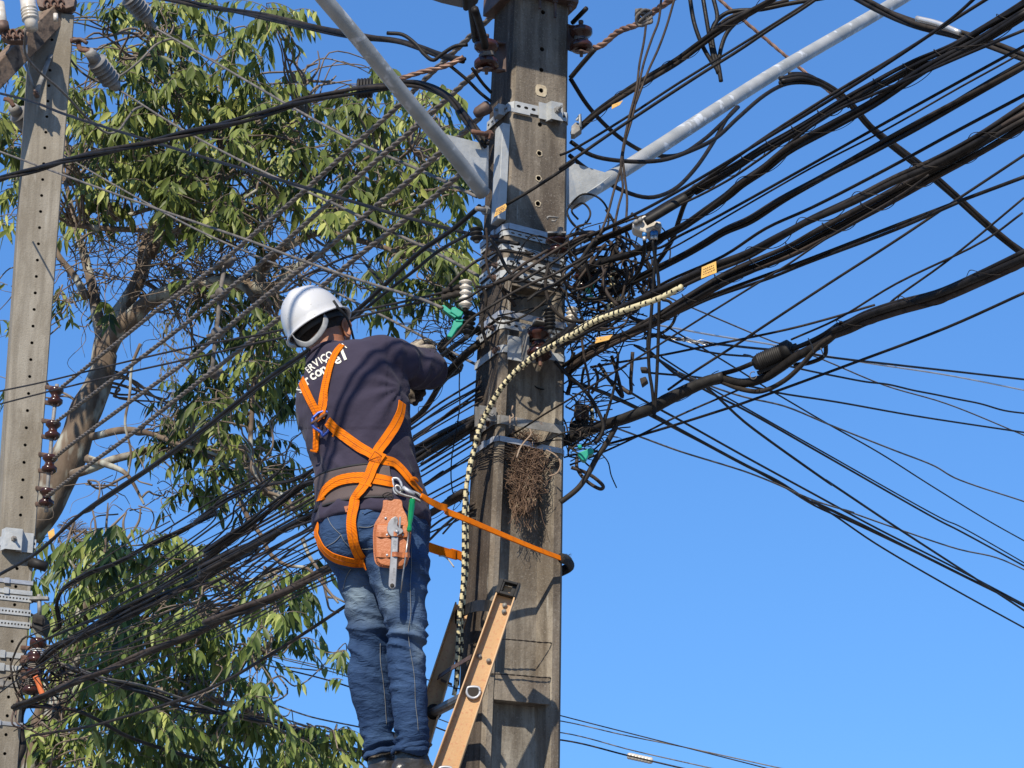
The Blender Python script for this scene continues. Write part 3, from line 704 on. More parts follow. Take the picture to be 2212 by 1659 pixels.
# junction box and dark gear beside the pale pole
e = empty('junction_box', 'black plastic junction box hanging right of the pale pole', 'junction box')
m = MB(); m.prism(lift('W 258,500,12.0 275,490 355,502 362,560 335,640 250,595', 12.0, 12.0), Vector((.0,.15,0))); m.build('box', M['rubber'], e, bevel=.008)
m = MB(); m.prism(lift('W 262,512,11.99 345,520 340,585 258,560', 11.985, 11.985), Vector((0,.02,0))); m.build('lid', M['k2'], e, bevel=.006)
m = MB(); m.tube(lift('W 315,500 315,430 312,340', 12.05), .012, 8); m.box(at(*vp('W',315,372),12.05), Vector((.05,0,0)), Vector((0,.02,0)), Vector((0,0,.008))); m.build('hanger', M['galv_old'], e); rebase(e)
for i, (y, lab) in enumerate(((800,'brown spool with white wire wraps beside the pale pole wire knot'),(905,'brown spool on rusty arms in the middle of the left wire knot'),(1040,'brown spool lowest in the left wire knot by the orange tape'))):
    e = empty('spool_insulator', lab, 'insulator', 'brown spools in the left wire knot')
    c = at(*vp('W', 300-i*18, y), 11.95)
    m = MB(); m.lathe(c+Vector((0,0,.07)), Vector((-.05,-.1,-1)), [(.01,0),(.037,0),(.045,.008),(.045,.03),(.03,.045),(.026,.06),(.026,.08),(.03,.095),(.045,.11),(.045,.13),(.01,.14)], n=18); m.build('spool', M['porc'], e)
    for dy in (-38, 40):
        m = MB(); a = at(*vp('W', 170-i*8, y+dy), 12.05); m.tube([a, a+(c-a)*1.15+Vector((0,0,0))], .014, 8, flat=.4) if False else m.tube([a, at(*vp('W', 325-i*18, y+dy+12), 11.93)], .013, 8, flat=.4); m.build('arm', M['rust'], e)
    m = MB(); m.tube([c+Vector((math.cos(k*.7)*.04, math.sin(k*.7)*.04, -.03+.0012*k)) for k in range(40)], .004, 5); m.build('tie_wire', M['w' if i == 0 else 'g'], e); rebase(e)
m = MB(); m.tube(smooth(lift('W 280,990 305,1040 325,1100 340,1140', 11.85), .04), .016, 6, flat=.3); tag(m.build('orange_tape', mat('orange_tape', (.55,.13,.03), (.4,.09,.03))), 'strip of orange tape hanging in the left wire knot', 'tape')
m = MB(); m.tube(lift('W 235,75 370,120', 12.05), .028, 12); tag(m.build('cable_sleeve', M['rubber']), 'thick black cable sleeve jutting right from the pale pole', 'sleeve')
M['rust2'] = mat('spacer_iron', (.05,.04,.033), (.16,.14,.12), rough=.8, scale=25)
# bird spacer rods hanging between the four steel strands (V 485,560 to 458,810)
e = empty('line_spacer', 'rusty jointed spacer rod clamped across the four steel strands near the tree', 'spacer')
for a, b in (('K',(1465,40)),):
    pass
jn = [(1465,35),(1425,245),(1400,500),(1375,760)]
m = MB(); m.tube(lift('K 1465,35 1445,130 1425,245 1415,380 1400,500 1385,630 1375,760', 10.3), .011, 8, flat=.5); m.build('rod', M['rust2'], e)
for x, y in jn:
    m = MB(); c_ = at(*vp('K',x,y),10.27); m.lathe(c_-Vector((0,.03,0)), Vector((.3,1,0)), [(0,0),(.018,0),(.028,.01),(.028,.05),(.018,.06),(0,.06)], n=10); m.tube([c_+Vector((-.045,0,-.02)), c_+Vector((.05,0,.015))], .011, 8); m.build('clamp', M['rust2'], e)
rebase(e)
# ---------------------------------------------------------------- the lineman
from mathutils.bvhtree import BVHTree
Fd = Vector((.57, .82, 0)).normalized(); Rd = Vector((Fd.y, -Fd.x, 0))
def eRing(c, a, b, x=Rd, y=Fd, n=36, e=2.25):
    q = []
    for k in range(n):
        t = 2*math.pi*k/n; ct, st = math.cos(t), math.sin(t)
        q.append(c + x*(a*math.copysign(abs(ct)**(2/e), ct)) + y*(b*math.copysign(abs(st)**(2/e), st)))
    return q
def limb(mb, keys, n=24, sub=6):
    """keys: (u,v,Y,r) along a limb"""
    c = [at(k[0], k[1], k[2]) for k in keys]; rr = [k[3] for k in keys]
    C = []; Rr_ = []
    P = [c[0]*2-c[1]]+c+[c[-1]*2-c[-2]]; Q = [rr[0]]+rr+[rr[-1]]
    for i in range(1, len(P)-2):
        for s_ in range(sub):
            t = s_/sub
            def cr(a, b, d, e): return ((b*2)+(d-a)*t+(a*2-b*5+d*4-e)*t*t+(b*3-a-d*3+e)*t*t*t)*.5
            C.append(cr(P[i-1], P[i], P[i+1], P[i+2])); Rr_.append(cr(Q[i-1], Q[i], Q[i+1], Q[i+2]))
    C.append(c[-1]); Rr_.append(rr[-1]); mb.tube(C, Rr_, n)
def remesh(mb, name, voxel, smooth_it=4, disp=None):
    me = mb.mesh(name+'_tmp'); o = bpy.data.objects.new('tmp', me); col.objects.link(o)
    r_ = o.modifiers.new('r', 'REMESH'); r_.mode = 'VOXEL'; r_.voxel_size = voxel
    s_ = o.modifiers.new('s', 'SMOOTH'); s_.factor = .6; s_.iterations = smooth_it
    dg = bpy.context.evaluated_depsgraph_get(); ev = o.evaluated_get(dg); me2 = bpy.data.meshes.new_from_object(ev, depsgraph=dg)
    me2.name = name; bpy.data.objects.remove(o)
    if disp:
        nn = [v.normal.copy() for v in me2.vertices]
        for v, n_ in zip(me2.vertices, nn): v.co = v.co + n_*disp(v.co, n_)
    for p in me2.polygons: p.use_smooth = True
    me2.update(); return me2
def link(me, name, mt, parent):
    o = bpy.data.objects.new(name, me); col.objects.link(o); me.materials.clear(); me.materials.append(mt); o.parent = parent; return o
def px_of(p):
    q = p-CAM; f = q.y*CP+q.z*SP; h = -q.y*SP+q.z*CP
    return CX+FP*q.x/f, CY-FP*h/f
def ridge(p, fx, fz, off=0.):
    n = noise.noise(Vector((p.x*fx+off, p.y*fx, p.z*fz))); return 1-abs(n)*2.2
man = empty('person', 'lineman in white helmet, navy long sleeve shirt, orange harness and jeans standing on the ladder', 'person')
# body under the clothes: one continuous skin surface
bm_ = MB()
tor = [(702,728,6.86,.06,.062),(708,755,6.86,.06,.062),(736,782,6.86,.10,.07),(752,806,6.855,.15,.1),(757,850,6.85,.18,.115),(764,900,6.85,.172,.12),(777,960,6.85,.16,.115),(795,1040,6.85,.155,.115),(804,1110,6.85,.168,.13),(806,1170,6.85,.165,.135),(812,1210,6.86,.14,.12)]
bm_.loft([eRing(at(u,v,Y), a, b) for u,v,Y,a,b in tor])
limb(bm_, [(682,655,6.88,.02),(686,667,6.88,.066),(694,694,6.88,.079),(704,722,6.87,.066),(712,745,6.86,.056)], 24)
hf = Vector((.5,.86,0)).normalized()
jaw = at(728,712,6.92); limbc = [jaw]
bm_.lathe(at(722,728,6.945)-Vector((0,0,.035)), Vector((0,0,1)), [(0,0),(.04,.0),(.055,.03),(.055,.07),(.03,.09),(0,.1)], n=18)      # jaw and face
bm_.lathe(at(730,705,7.0), hf, [(0,-.03),(.018,-.03),(.014,.0),(.006,.012),(0,.014)], n=10)                                                       # nose
RL = [(862,1200,6.79,0.066),(866,1253,6.79,0.058),(870,1312,6.79,0.046),(880,1370,6.79,0.038),(878,1449,6.80,0.037),(884,1520,6.82,0.034),(890,1600,6.84,0.029),(893,1640,6.86,0.028)]
LL = [(770,1200,6.95,0.064),(783,1235,6.96,0.053),(790,1300,6.97,0.045),(796,1360,6.98,0.040),(799,1449,7.0,0.040),(806,1520,7.01,0.036),(820,1600,7.03,0.029),(828,1640,7.04,0.028)]
limb(bm_, RL); limb(bm_, LL)
limb(bm_, [(812,775,6.79,.05),(850,782,6.80,.046),(922,798,6.95,.036),(916,776,7.02,.033),(908,756,7.09,.024),(903,748,7.12,.03)], 20)
limb(bm_, [(700,830,6.95,.05),(705,880,7.05,.045),(740,915,7.16,.036),(810,880,7.15,.032),(866,850,7.1,.024),(884,842,7.09,.03)], 20)
skin = mat('skin', (.36,.145,.075), (.28,.11,.055), rough=.55, scale=20, bump=.1, bscale=150, c3=(.42,.19,.1), s3=12, t3=(.5,.8))
skin.node_tree.nodes['Principled BSDF'].inputs['Subsurface Weight'].default_value = .08
link(remesh(bm_, 'body', .007, 3), 'body', skin, man)
# ear
ec = at(747,708,6.845); ex = Vector((.82,-.5,0)).normalized(); m = MB()
en = Vector((.75,-.66,.0)).normalized(); eu = Vector((-.12,0,1)).normalized(); es = en.cross(eu).normalized()
rings = []
for dd, sc_ in ((-.012,.5),(.0,.85),(.006,1.),(.009,.92),(.006,.62),(.001,.45)):
    rings.append([ec+en*dd+eu*(math.cos(t)*.034*sc_ + (-.004 if math.cos(t) < 0 else 0))+es*(math.sin(t)*.021*sc_*(1.15 if math.cos(t) > 0 else .8)) for t in [2*math.pi*k/20 for k in range(20)]])
m.loft(rings); m.build('ear', skin, man)
# hair: close cropped shell on the back of the head
hairm = mat('cropped_black_hair', (.012,.009,.008), (.03,.022,.018), rough=.75, scale=120, bump=.8, bscale=400)
m = MB(); hc = at(694,697,6.882); hu = Vector((-.3,-.05,.95)).normalized(); hx = Rd; hy = hu.cross(hx).normalized(); hx = hy.cross(hu).normalized()
rings = []
for i in range(13):
    ph = R(180)*(i/12)*.66; h = math.cos(ph); rr = math.sin(ph)
    rings.append([hc+hu*(.1*h)+hx*(math.cos(t)*.085*rr)+hy*(math.sin(t)*.098*rr)-hy*.004 for t in [2*math.pi*k/28 for k in range(28)]])
last = rings[-1]
def front(p): return (p-hc).dot(Fd) > .045
rings.append([p*1.0-hu*(.0 if front(p) else .03)+(hc-p).normalized()*.012 for p in last])
rings.append([p-hu*(.0 if front(p) else .016)+(hc-p).normalized()*.012 for p in rings[-1]])
m.loft(rings); m.build('hair', hairm, man)
# ---- helmet
hm = MB(); U = Vector((-.53,-.10,.84)).normalized(); fh = Vector((.42,.9,0)); fh = (fh-U*fh.dot(U)).normalized(); rh = fh.cross(U).normalized()
c0 = at(683,699,6.865)
def hp(th, ph, o=0.):
    """th round the head from the right, ph 0 top .. 90 rim"""
    sx, sy, sz = .102+o, .121+o, .128+o
    s_ = math.sin(ph)**.82 if ph > 0 else 0
    rg = .0045*max(0, 1-(abs(math.cos(th))*s_/.22)**2) if abs(math.cos(th)*s_) < .22 else 0       # raised crown ridge
    return c0 + rh*(sx*math.cos(th)*s_) + fh*(sy*math.sin(th)*s_) + U*((sz+rg)*math.cos(ph))
n = 56; rings = []
for i in range(15): rings.append([hp(2*math.pi*k/n, R(90)*(max(i,.02)/14)) for k in range(n)])
def rim(k, o, dz):
    t = 2*math.pi*k/n; fr_ = max(0, math.sin(t))
    q = hp(t, R(90), o + .014*fr_**2.2); return q + U*(dz - .012*fr_**2)
rings.append([rim(k, .004, -.006) for k in range(n)]); rings.append([rim(k, .010, -.010) for k in range(n)]); rings.append([rim(k, .012, -.014) for k in range(n)])
rings.append([rim(k, .009, -.0155) for k in range(n)]); rings.append([rim(k, .0, -.011) for k in range(n)])
for i in range(14, -1, -1): rings.append([hp(2*math.pi*k/n, R(90)*(max(i,.02)/14), -.0035) for k in range(n)])
hm.loft(rings, caps=False)
whitem = mat('white_helmet_plastic', (.5,.5,.5), (.45,.45,.455), rough=.28, scale=6, c3=(.3,.28,.25), s3=70, t3=(.64,.74), rvar=.06)
hel = hm.build('helmet', whitem, man)
m = MB(); m.tube([rim(k, .0105, -.013) for k in range(0, n+1)], .0028, 6); m.build('rim_edge', whitem, hel)
m = MB()
for k in range(0, n): pass
sus = mat('grey_suspension', (.15,.155,.16), (.22,.225,.23), rough=.5, scale=60)
r_ = [rim(0,0,0)]
arc = lift('H 232,515,6.79 285,585,6.775 360,600,6.765 440,540,6.76 500,450,6.755 512,375,6.76 480,330,6.78', 6.76)
m = MB(); ap = smooth(arc, .01); m.tube(ap, .0095, 10, flat=.25, up=U); m.build('nape_band', sus, hel)
blk = mat('black_webbing', (.01,.01,.01), (.02,.02,.02), rough=.7)
m = MB(); m.tube(smooth(lift('H 575,235,6.76 620,300,6.77 680,370,6.80 715,450,6.84 742,550,6.88 748,570,6.88', 6.8), .02), .005, 6, flat=.4); m.build('chin_strap', blk, hel)
m = MB(); m.tube(smooth(lift('H 240,520,6.8 300,570,6.79 370,640,6.80 395,665,6.82', 6.8), .02), .005, 6, flat=.4); m.build('chin_strap', blk, hel)
m = MB(); m.tube([c0+U*-.022+rh*(.09*math.cos(t))+fh*(.108*math.sin(t)) for t in [2*math.pi*k/40 for k in range(41)]], .011, 8, flat=.25, up=U); m.build('headband', blk, hel)
# ---- shirt
sh = MB()
st = [(707,769,6.86,.062,.066,.45),(711,774,6.86,.073,.073,.45),(732,784,6.86,.122,.09,.38),(749,793,6.857,.163,.108,.3),(757,815,6.853,.183,.122,.2),(760,850,6.85,.186,.132,.12),(764,900,6.85,.182,.138,.05),(776,950,6.85,.174,.136,0),(790,1000,6.85,.168,.132,0),(799,1050,6.85,.166,.134,0),(804,1090,6.85,.172,.142,0),(804,1118,6.85,.179,.158,0),(804,1136,6.85,.180,.165,0)]
sh.loft([eRing(at(u,v,Y), a, b, e=2.35, x=(Rd+Vector((0,0,tl_))).normalized()) for u,v,Y,a,b,tl_ in st])
limb(sh, [(775,778,6.81,.055),(812,770,6.79,.066),(848,778,6.80,.067),(888,792,6.87,.062),(920,799,6.94,.058),(926,794,6.98,.053),(920,778,7.03,.046),(912,764,7.07,.038)], 28)
limb(sh, [(690,825,6.93,.06),(702,860,7.0,.058),(715,900,7.08,.054),(745,915,7.15,.05),(800,888,7.15,.045),(856,858,7.11,.036)], 24)
def shirt_d(p, n_):
    u, v = px_of(p); d = 0.
    d += .0022*noise.noise(p*14)
    # folds fanning from the armpit and bunching at the waist
    a = Vector((u-868, v-838)); r_ = a.length
    if r_ < 150:
        d += .007*math.sin(math.atan2(a.y, a.x)*11+r_*.02)*math.exp(-r_/70.)*min(1, max(0, r_-12)/35.)
    if u > 835 and v < 850:
        d += .0085*ridge(p, 16, 10, 3.)*max(0, min(1, (u-835)/30.)) - .002
    if v > 925: d += .0085*ridge(Vector((p.x+p.z*.5, p.y, p.z)), 13, 9)*min(1, (v-925)/60.) - .002
    if u < 700 and v > 820: d += .004*ridge(p, 10, 20, 7.)
    d += .0045*ridge(Vector((p.x-p.z*.9, p.y, 0)), 9, 1, 2.)
    return d
shm = remesh(sh, 'shirt', .0058, 5, shirt_d)
navy = mat('navy_cotton', (.029,.024,.042), (.041,.034,.056), rough=.9, spec=.2, scale=5, sheen=.06, bump=.5, bscale=24, stretch=(1,1,1), c3=(.036,.03,.05), s3=9, t3=(.5,.75))
shirt = link(shm, 'shirt', navy, man)
bvh = BVHTree.FromPolygons([v.co for v in shm.vertices], [p.vertices for p in shm.polygons])
m = MB(); cc = at(719,741,6.86); m.tube([q+Vector((0,0,.002)) for q in (lambda z: z+[z[0]])(eRing(at(707,769,6.86), .064, .068, x=(Rd+Vector((0,0,.45))).normalized()))], .006, 8); m.build('collar', navy, shirt)
# ---- jeans
jn_ = MB()
hp_ = [(803,1092,6.85,.155,.125),(805,1112,6.85,.166,.14),(805,1140,6.848,.178,.158),(805,1165,6.848,.177,.163),(808,1192,6.85,.168,.155),(815,1218,6.86,.145,.13)]
jn_.loft([eRing(at(u,v,Y), a, b, e=2.2) for u,v,Y,a,b in hp_])
JR = [(850,1190,6.79,.098),(862,1225,6.785,.094),(865,1260,6.785,.084),(871,1312,6.785,.067),(880,1361,6.785,.058),(878,1400,6.79,.053),(879,1449,6.80,.054),(882,1498,6.81,.053),(887,1547,6.82,.052),(890,1585,6.835,.048),(888,1612,6.845,.05),(886,1622,6.85,.05)]
JL = [(766,1185,6.90,.09),(780,1225,6.89,.078),(786,1270,6.89,.07),(793,1320,6.90,.066),(798,1380,6.92,.063),(799,1449,6.94,.065),(803,1498,6.955,.062),(812,1547,6.97,.056),(820,1590,6.98,.052),(824,1620,6.99,.05),(825,1632,6.99,.05)]
limb(jn_, JR, 32); limb(jn_, JL, 32)
# buttocks
for u, v, Y, r_ in ((750,1160,6.80,.088),(838,1154,6.755,.086)):
    c = at(u,v,Y); rings = []
    for i in range(1, 12):
        ph = math.pi*i/12; rings.append([c+Vector((math.cos(t)*math.sin(ph)*r_, math.sin(t)*math.sin(ph)*r_, math.cos(ph)*r_*1.1)) for t in [2*math.pi*k/20 for k in range(20)]])
    jn_.loft(rings)
def jean_d(p, n_):
    u, v = px_of(p); d = 0.
    def band_(c_, w_): return math.exp(-((v-c_)/w_)**2)
    # horizontal compression folds: behind the knee, at the cuff; diagonal ones on the thigh
    tilt = p.z + (p.x*.35 if u < 838 else p.x*.25)
    k1 = ridge(Vector((p.x, p.y, tilt)), 5, 26)
    k2 = ridge(Vector((p.x, p.y, p.z+p.x*.7)), 4, 20, 5.)
    k3 = ridge(Vector((p.x, p.y, p.z-p.x*.2)), 7, 34, 9.)
    d += .015*k1*(band_(1375, 55)) - .005*band_(1375,50)
    d += .015*k3*band_(1600, 36) - .006*band_(1600, 32)
    d += .009*k2*band_(1250, 60) + .006*k1*band_(1490, 60)
    d += .004*ridge(Vector((p.x-p.z*.5, p.y, p.z)), 12, 12)*band_(1150, 50)
    d += .0015*noise.noise(p*30)
    return d
jm = remesh(jn_, 'jeans', .0048, 4, jean_d)
# worn pale areas are real wear in the cloth: stored per vertex
att = jm.attributes.new('fade', 'FLOAT', 'POINT')
for i, v in enumerate(jm.vertices):
    u, vv = px_of(v.co); f = 0.
    for cu, cv, su, sv, w_ in ((768,1290,28,45,.9),(845,1275,26,50,.75),(905,1400,14,40,.6),(880,1355,30,12,.5),(800,1330,20,20,.35),(905,1300,12,60,.25),(845,1235,20,8,.4)):
        f += w_*math.exp(-((u-cu)/su)**2-((vv-cv)/sv)**2)
    f *= .75+.5*noise.noise(v.co*22)
    att.data[i].value = max(0, min(1, f))
den = bpy.data.materials.new('denim'); den.use_nodes = True; nt = den.node_tree; N = nt.nodes; Lk = nt.links; b = N['Principled BSDF']; b.inputs['Roughness'].default_value = .85; b.inputs['Specular IOR Level'].default_value = .2
at_ = N.new('ShaderNodeAttribute'); at_.attribute_name = 'fade'
tc = N.new('ShaderNodeTexCoord'); nz = N.new('ShaderNodeTexNoise'); nz.inputs['Scale'].default_value = 14; nz.inputs['Detail'].default_value = 8; Lk.new(tc.outputs['Object'], nz.inputs['Vector'])
x1 = N.new('ShaderNodeMix'); x1.data_type = 'RGBA'; x1.inputs[6].default_value = (.014,.034,.085,1); x1.inputs[7].default_value = (.033,.068,.145,1)
mr = N.new('ShaderNodeMapRange'); mr.inputs[1].default_value = .35; mr.inputs[2].default_value = .7; Lk.new(nz.outputs['Fac'], mr.inputs[0]); Lk.new(mr.outputs[0], x1.inputs[0])
x2 = N.new('ShaderNodeMix'); x2.data_type = 'RGBA'; x2.inputs[7].default_value = (.19,.25,.3,1); Lk.new(at_.outputs['Fac'], x2.inputs[0]); Lk.new(x1.outputs[2], x2.inputs[6])
nw = N.new('ShaderNodeTexNoise'); nw.inputs['Scale'].default_value = 500; nw.inputs['Detail'].default_value = 2; mpw = N.new('ShaderNodeMapping'); mpw.inputs['Scale'].default_value = (1,1,.25); Lk.new(tc.outputs['Object'], mpw.inputs[0]); Lk.new(mpw.outputs[0], nw.inputs['Vector'])
x3 = N.new('ShaderNodeMix'); x3.data_type = 'RGBA'; x3.blend_type = 'OVERLAY'; x3.inputs[0].default_value = .35; Lk.new(x2.outputs[2], x3.inputs[6]); Lk.new(nw.outputs['Color'], x3.inputs[7])
hsv = N.new('ShaderNodeHueSaturation'); hsv.inputs['Saturation'].default_value = 1.0; Lk.new(x3.outputs[2], hsv.inputs['Color'])
Lk.new(x2.outputs[2], b.inputs['Base Color']); bp = N.new('ShaderNodeBump'); bp.inputs['Strength'].default_value = .25; bp.inputs['Distance'].default_value = .002; Lk.new(nw.outputs['Fac'], bp.inputs['Height'])
mc = N.new('ShaderNodeMapping'); mc.inputs['Scale'].default_value = (1,1,2.6); mc.inputs['Rotation'].default_value = (0,.35,0); Lk.new(tc.outputs['Object'], mc.inputs[0]); nc = N.new('ShaderNodeTexNoise'); nc.inputs['Scale'].default_value = 26; nc.inputs['Detail'].default_value = 5; nc.inputs['Distortion'].default_value = 1.2; Lk.new(mc.outputs[0], nc.inputs['Vector'])
b3 = N.new('ShaderNodeBump'); b3.inputs['Strength'].default_value = .6; b3.inputs['Distance'].default_value = .012; Lk.new(nc.outputs['Fac'], b3.inputs['Height']); Lk.new(bp.outputs[0], b3.inputs['Normal']); Lk.new(b3.outputs[0], b.inputs['Normal'])
jeans = link(jm, 'jeans', den, man)
jbvh = BVHTree.FromPolygons([v.co for v in jm.vertices], [p.vertices for p in jm.polygons])
def hit(u, v, trees):
    d = at(u, v, 7.0)-CAM; d.normalize(); best = None
    for t_ in trees:
        h = t_.ray_cast(CAM, d)
        if h[0] is not None and (best is None or h[3] < best[3]): best = h
    if best is not None and best[1].dot(d) > 0: best = (best[0], -best[1], best[2], best[3])
    return best
def onbody(spec, trees, off=.004, step=6.):
    """polyline laid on the clothes: list of (point, normal)"""
    pts = trace(spec); q = []
    P = [Vector((p[0], p[1], 0)) for p in pts]
    out = []; last = None
    for c in smooth(P, step):
        h = hit(c.x, c.y, trees)
        if h:
            out.append([h[0]+h[1]*off, h[1]]); last = h
    for _ in range(3):
        o2 = [o[:] for o in out]
        for i in range(1, len(out)-1):
            out[i][0] = (o2[i-1][0]+o2[i][0]*2+o2[i+1][0])/4; out[i][1] = (o2[i-1][1]+o2[i][1]*2+o2[i+1][1]).normalized()
    return out
def ribbon(name, pn, w_, th, mt, parent, free=None, edge=None):
    m = MB(); rings = []
    for i, (p, n_) in enumerate(pn):
        t = (pn[min(i+1, len(pn)-1)][0]-pn[max(i-1, 0)][0]).normalized(); s_ = t.cross(n_).normalized(); n2 = s_.cross(t).normalized()
        if n2.dot(n_) < 0: n2 = -n2
        rings.append([p-s_*w_/2, p-s_*w_/2+n2*th, p+n2*(th*1.15), p+s_*w_/2+n2*th, p+s_*w_/2])
    m.loft(rings, sm=False); return m.build(name, mt, parent)
web = bpy.data.materials.new('orange_webbing'); web.use_nodes = True; nt = web.node_tree; N = nt.nodes; Lk = nt.links; b = N['Principled BSDF']; b.inputs['Roughness'].default_value = .75; b.inputs['Specular IOR Level'].default_value = .15
tc = N.new('ShaderNodeTexCoord'); nz = N.new('ShaderNodeTexNoise'); nz.inputs['Scale'].default_value = 18; Lk.new(tc.outputs['Object'], nz.inputs['Vector'])
x1 = N.new('ShaderNodeMix'); x1.data_type = 'RGBA'; x1.inputs[6].default_value = (.62,.13,.0,1); x1.inputs[7].default_value = (.68,.175,.003,1); Lk.new(nz.outputs['Fac'], x1.inputs[0]); nd = N.new('ShaderNodeTexNoise'); nd.inputs['Scale'].default_value = 45; nd.inputs['Detail'].default_value = 8; Lk.new(tc.outputs['Object'], nd.inputs['Vector']); md = N.new('ShaderNodeMapRange'); md.inputs[1].default_value = .52; md.inputs[2].default_value = .72; md.inputs[4].default_value = .7; Lk.new(nd.outputs['Fac'], md.inputs[0])
x4 = N.new('ShaderNodeMix'); x4.data_type = 'RGBA'; x4.inputs[7].default_value = (.33,.08,.01,1); Lk.new(md.outputs[0], x4.inputs[0]); Lk.new(x1.outputs[2], x4.inputs[6]); Lk.new(x4.outputs[2], b.inputs['Base Color'])
wv = N.new('ShaderNodeTexWave'); wv.inputs['Scale'].default_value = 90; wv.bands_direction = 'DIAGONAL'; Lk.new(tc.outputs['Object'], wv.inputs['Vector']); bp = N.new('ShaderNodeBump'); bp.inputs['Strength'].default_value = .35; bp.inputs['Distance'].default_value = .002; Lk.new(wv.outputs['Fac'], bp.inputs['Height']); Lk.new(bp.outputs[0], b.inputs['Normal'])
thread = mat('brown_stitching', (.25,.06,.01)); gold = mat('pale_stitching', (.16,.17,.175))
# back support belt
brown = mat('brown_support_belt', (.065,.045,.043), (.09,.065,.06), rough=.8, scale=10, bump=.15, bscale=300)
def tor_at(v, grow):
    for i in range(len(st)-1):
        if st[i][1] <= v <= st[i+1][1]: break
    t = (v-st[i][1])/(st[i+1][1]-st[i][1]); q = [st[i][k]*(1-t)+st[i+1][k]*t for k in range(5)]
    return eRing(at(q[0], v, q[2]), q[3]+grow, q[4]+grow, n=72, e=2.35)[14:66]
m = MB(); m.loft([tor_at(1036,.004), tor_at(1036,.011), tor_at(1045,.0125), tor_at(1062,.0115), tor_at(1080,.0105), tor_at(1100,.009), tor_at(1108,.008), tor_at(1109,.002)], closed=False)
belt = m.build('support_belt', brown, man)
for v_ in (1036, 1109):
    m = MB(); q = tor_at(v_, .010 if v_ == 1036 else .006); m.tube(q, .0035, 6); m.build('belt_edging', blk, belt)
sb = belt.data; bb = BVHTree.FromPolygons([v.co for v in sb.vertices], [p.vertices for p in sb.polygons])
ALLT = [bvh, jbvh, bb]
# harness
har = man
OR = web
def strap(name, spec, w_, trees=ALLT, off=.004, parent=None, step=6., stitch=True):
    pn = onbody(spec, trees, off, step); o = ribbon(name, pn, w_, .0028, OR, parent or har)
    if stitch:
        m = MB(); m.tube([p+n_*.0036 for p, n_ in pn], .0007, 4); m.build('stitching', thread, o)
    return o
strap('harness_strap', 'H 655,612 610,665 560,770 525,900 500,1030 482,1150 478,1215', .029)
strap('harness_strap', 'H 322,905 345,960 395,1065 445,1160 480,1225', .030, off=.005)
strap('harness_strap', 'H 440,1290 445,1350 440,1420 440,1480', .026)
strap('harness_strap', 'H 540,1240 580,1285 700,1385 850,1492 935,1545 1030,1575 I 1000,240 1080,310 1170,420 1230,500 1285,560', .031, off=.006)
strap('harness_strap', 'H 1125,1090 1110,1190 1060,1310 1000,1410 940,1510 I 850,180 800,290 755,420 690,530 630,610 600,750 590,900 610,1050 660,1180 700,1280', .033, off=.010)
strap('leg_strap', 'I 222,900 228,985 250,1060 310,1150 400,1215 520,1250 640,1275 725,1290', .034, off=.003)
strap('waist_strap', 'I 268,640 290,560 360,480 470,420 640,395 800,405 930,430 1010,450', .034, off=.005)
pn = onbody('I 790,130 900,185', [bvh], .014); pass
def patchq(name, spec, off, mt, parent, th=.002):
    q = []; nn = Vector((0,0,0))
    for u, v, _ in trace(spec):
        h = hit(u, v, ALLT)
        if h: q.append(h[0]+h[1]*off); nn += h[1]
    nn.normalize(); c = sum(q, Vector((0,0,0)))/len(q)
    q = [p-nn*(p-c).dot(nn)*.6 for p in q]
    m = MB(); m.prism(q, nn*th); return m.build(name, mt, parent)
patchq('cross_patch', 'I 812,122 915,165 870,262 768,222', .0135, OR, har)
m = MB(); c_ = [h[0]+h[1]*.018 for h in [hit(u,v,ALLT) for u,v,_ in trace('I 820,140 895,175 860,245 785,215 820,140 I 860,245 895,175 785,215')] if h]; m.tube(c_, .0008, 4); m.build('stitching', thread, har)
# strap keepers
for sp in ('H 625,1285 590,1375', 'I 675,465 790,495', 'H 415,1470 465,1490'):
    pn = onbody(sp, ALLT, .011, 4.); ribbon('strap_keeper', pn, .006, .003, OR, har)
bluem = mat('blue_painted_steel', (.02,.06,.3), (.03,.08,.36), rough=.35, metal=.2)
h0 = hit(*vp('H',485,1250), ALLT); Yb = h0[0].y-.014
pts = [at(*vp('H',x,y), Yb) for x, y in ((402,1215),(450,1170),(505,1152),(550,1172),(562,1215),(548,1275),(530,1325),(488,1362),(478,1330),(420,1295),(402,1270),(402,1215))]
m = MB(); m.tube([pts[i].lerp(pts[i+1], t/4.) for i in range(len(pts)-1) for t in range(4)]+[pts[-1]], .0046, 8); bk = m.build('back_ring', bluem, har)
m = MB(); m.tube([at(*vp('H',390,1258),Yb-.006), at(*vp('H',520,1172),Yb-.004)], .0042, 8, flat=.5); m.build('cross_bar', M['rust'], bk)
h1 = hit(*vp('I',1060,480), ALLT); Yd = (h1[0].y if h1 else 6.68)-.012
m = MB(); m.tube(smooth([at(*vp('I',x,y), Yd) for x, y in ((1000,400),(1050,400),(1090,450),(1095,520),(1060,560),(1025,545),(1010,470),(1000,400))], .006), .0042, 8); m.build('side_ring', M['band'], har)
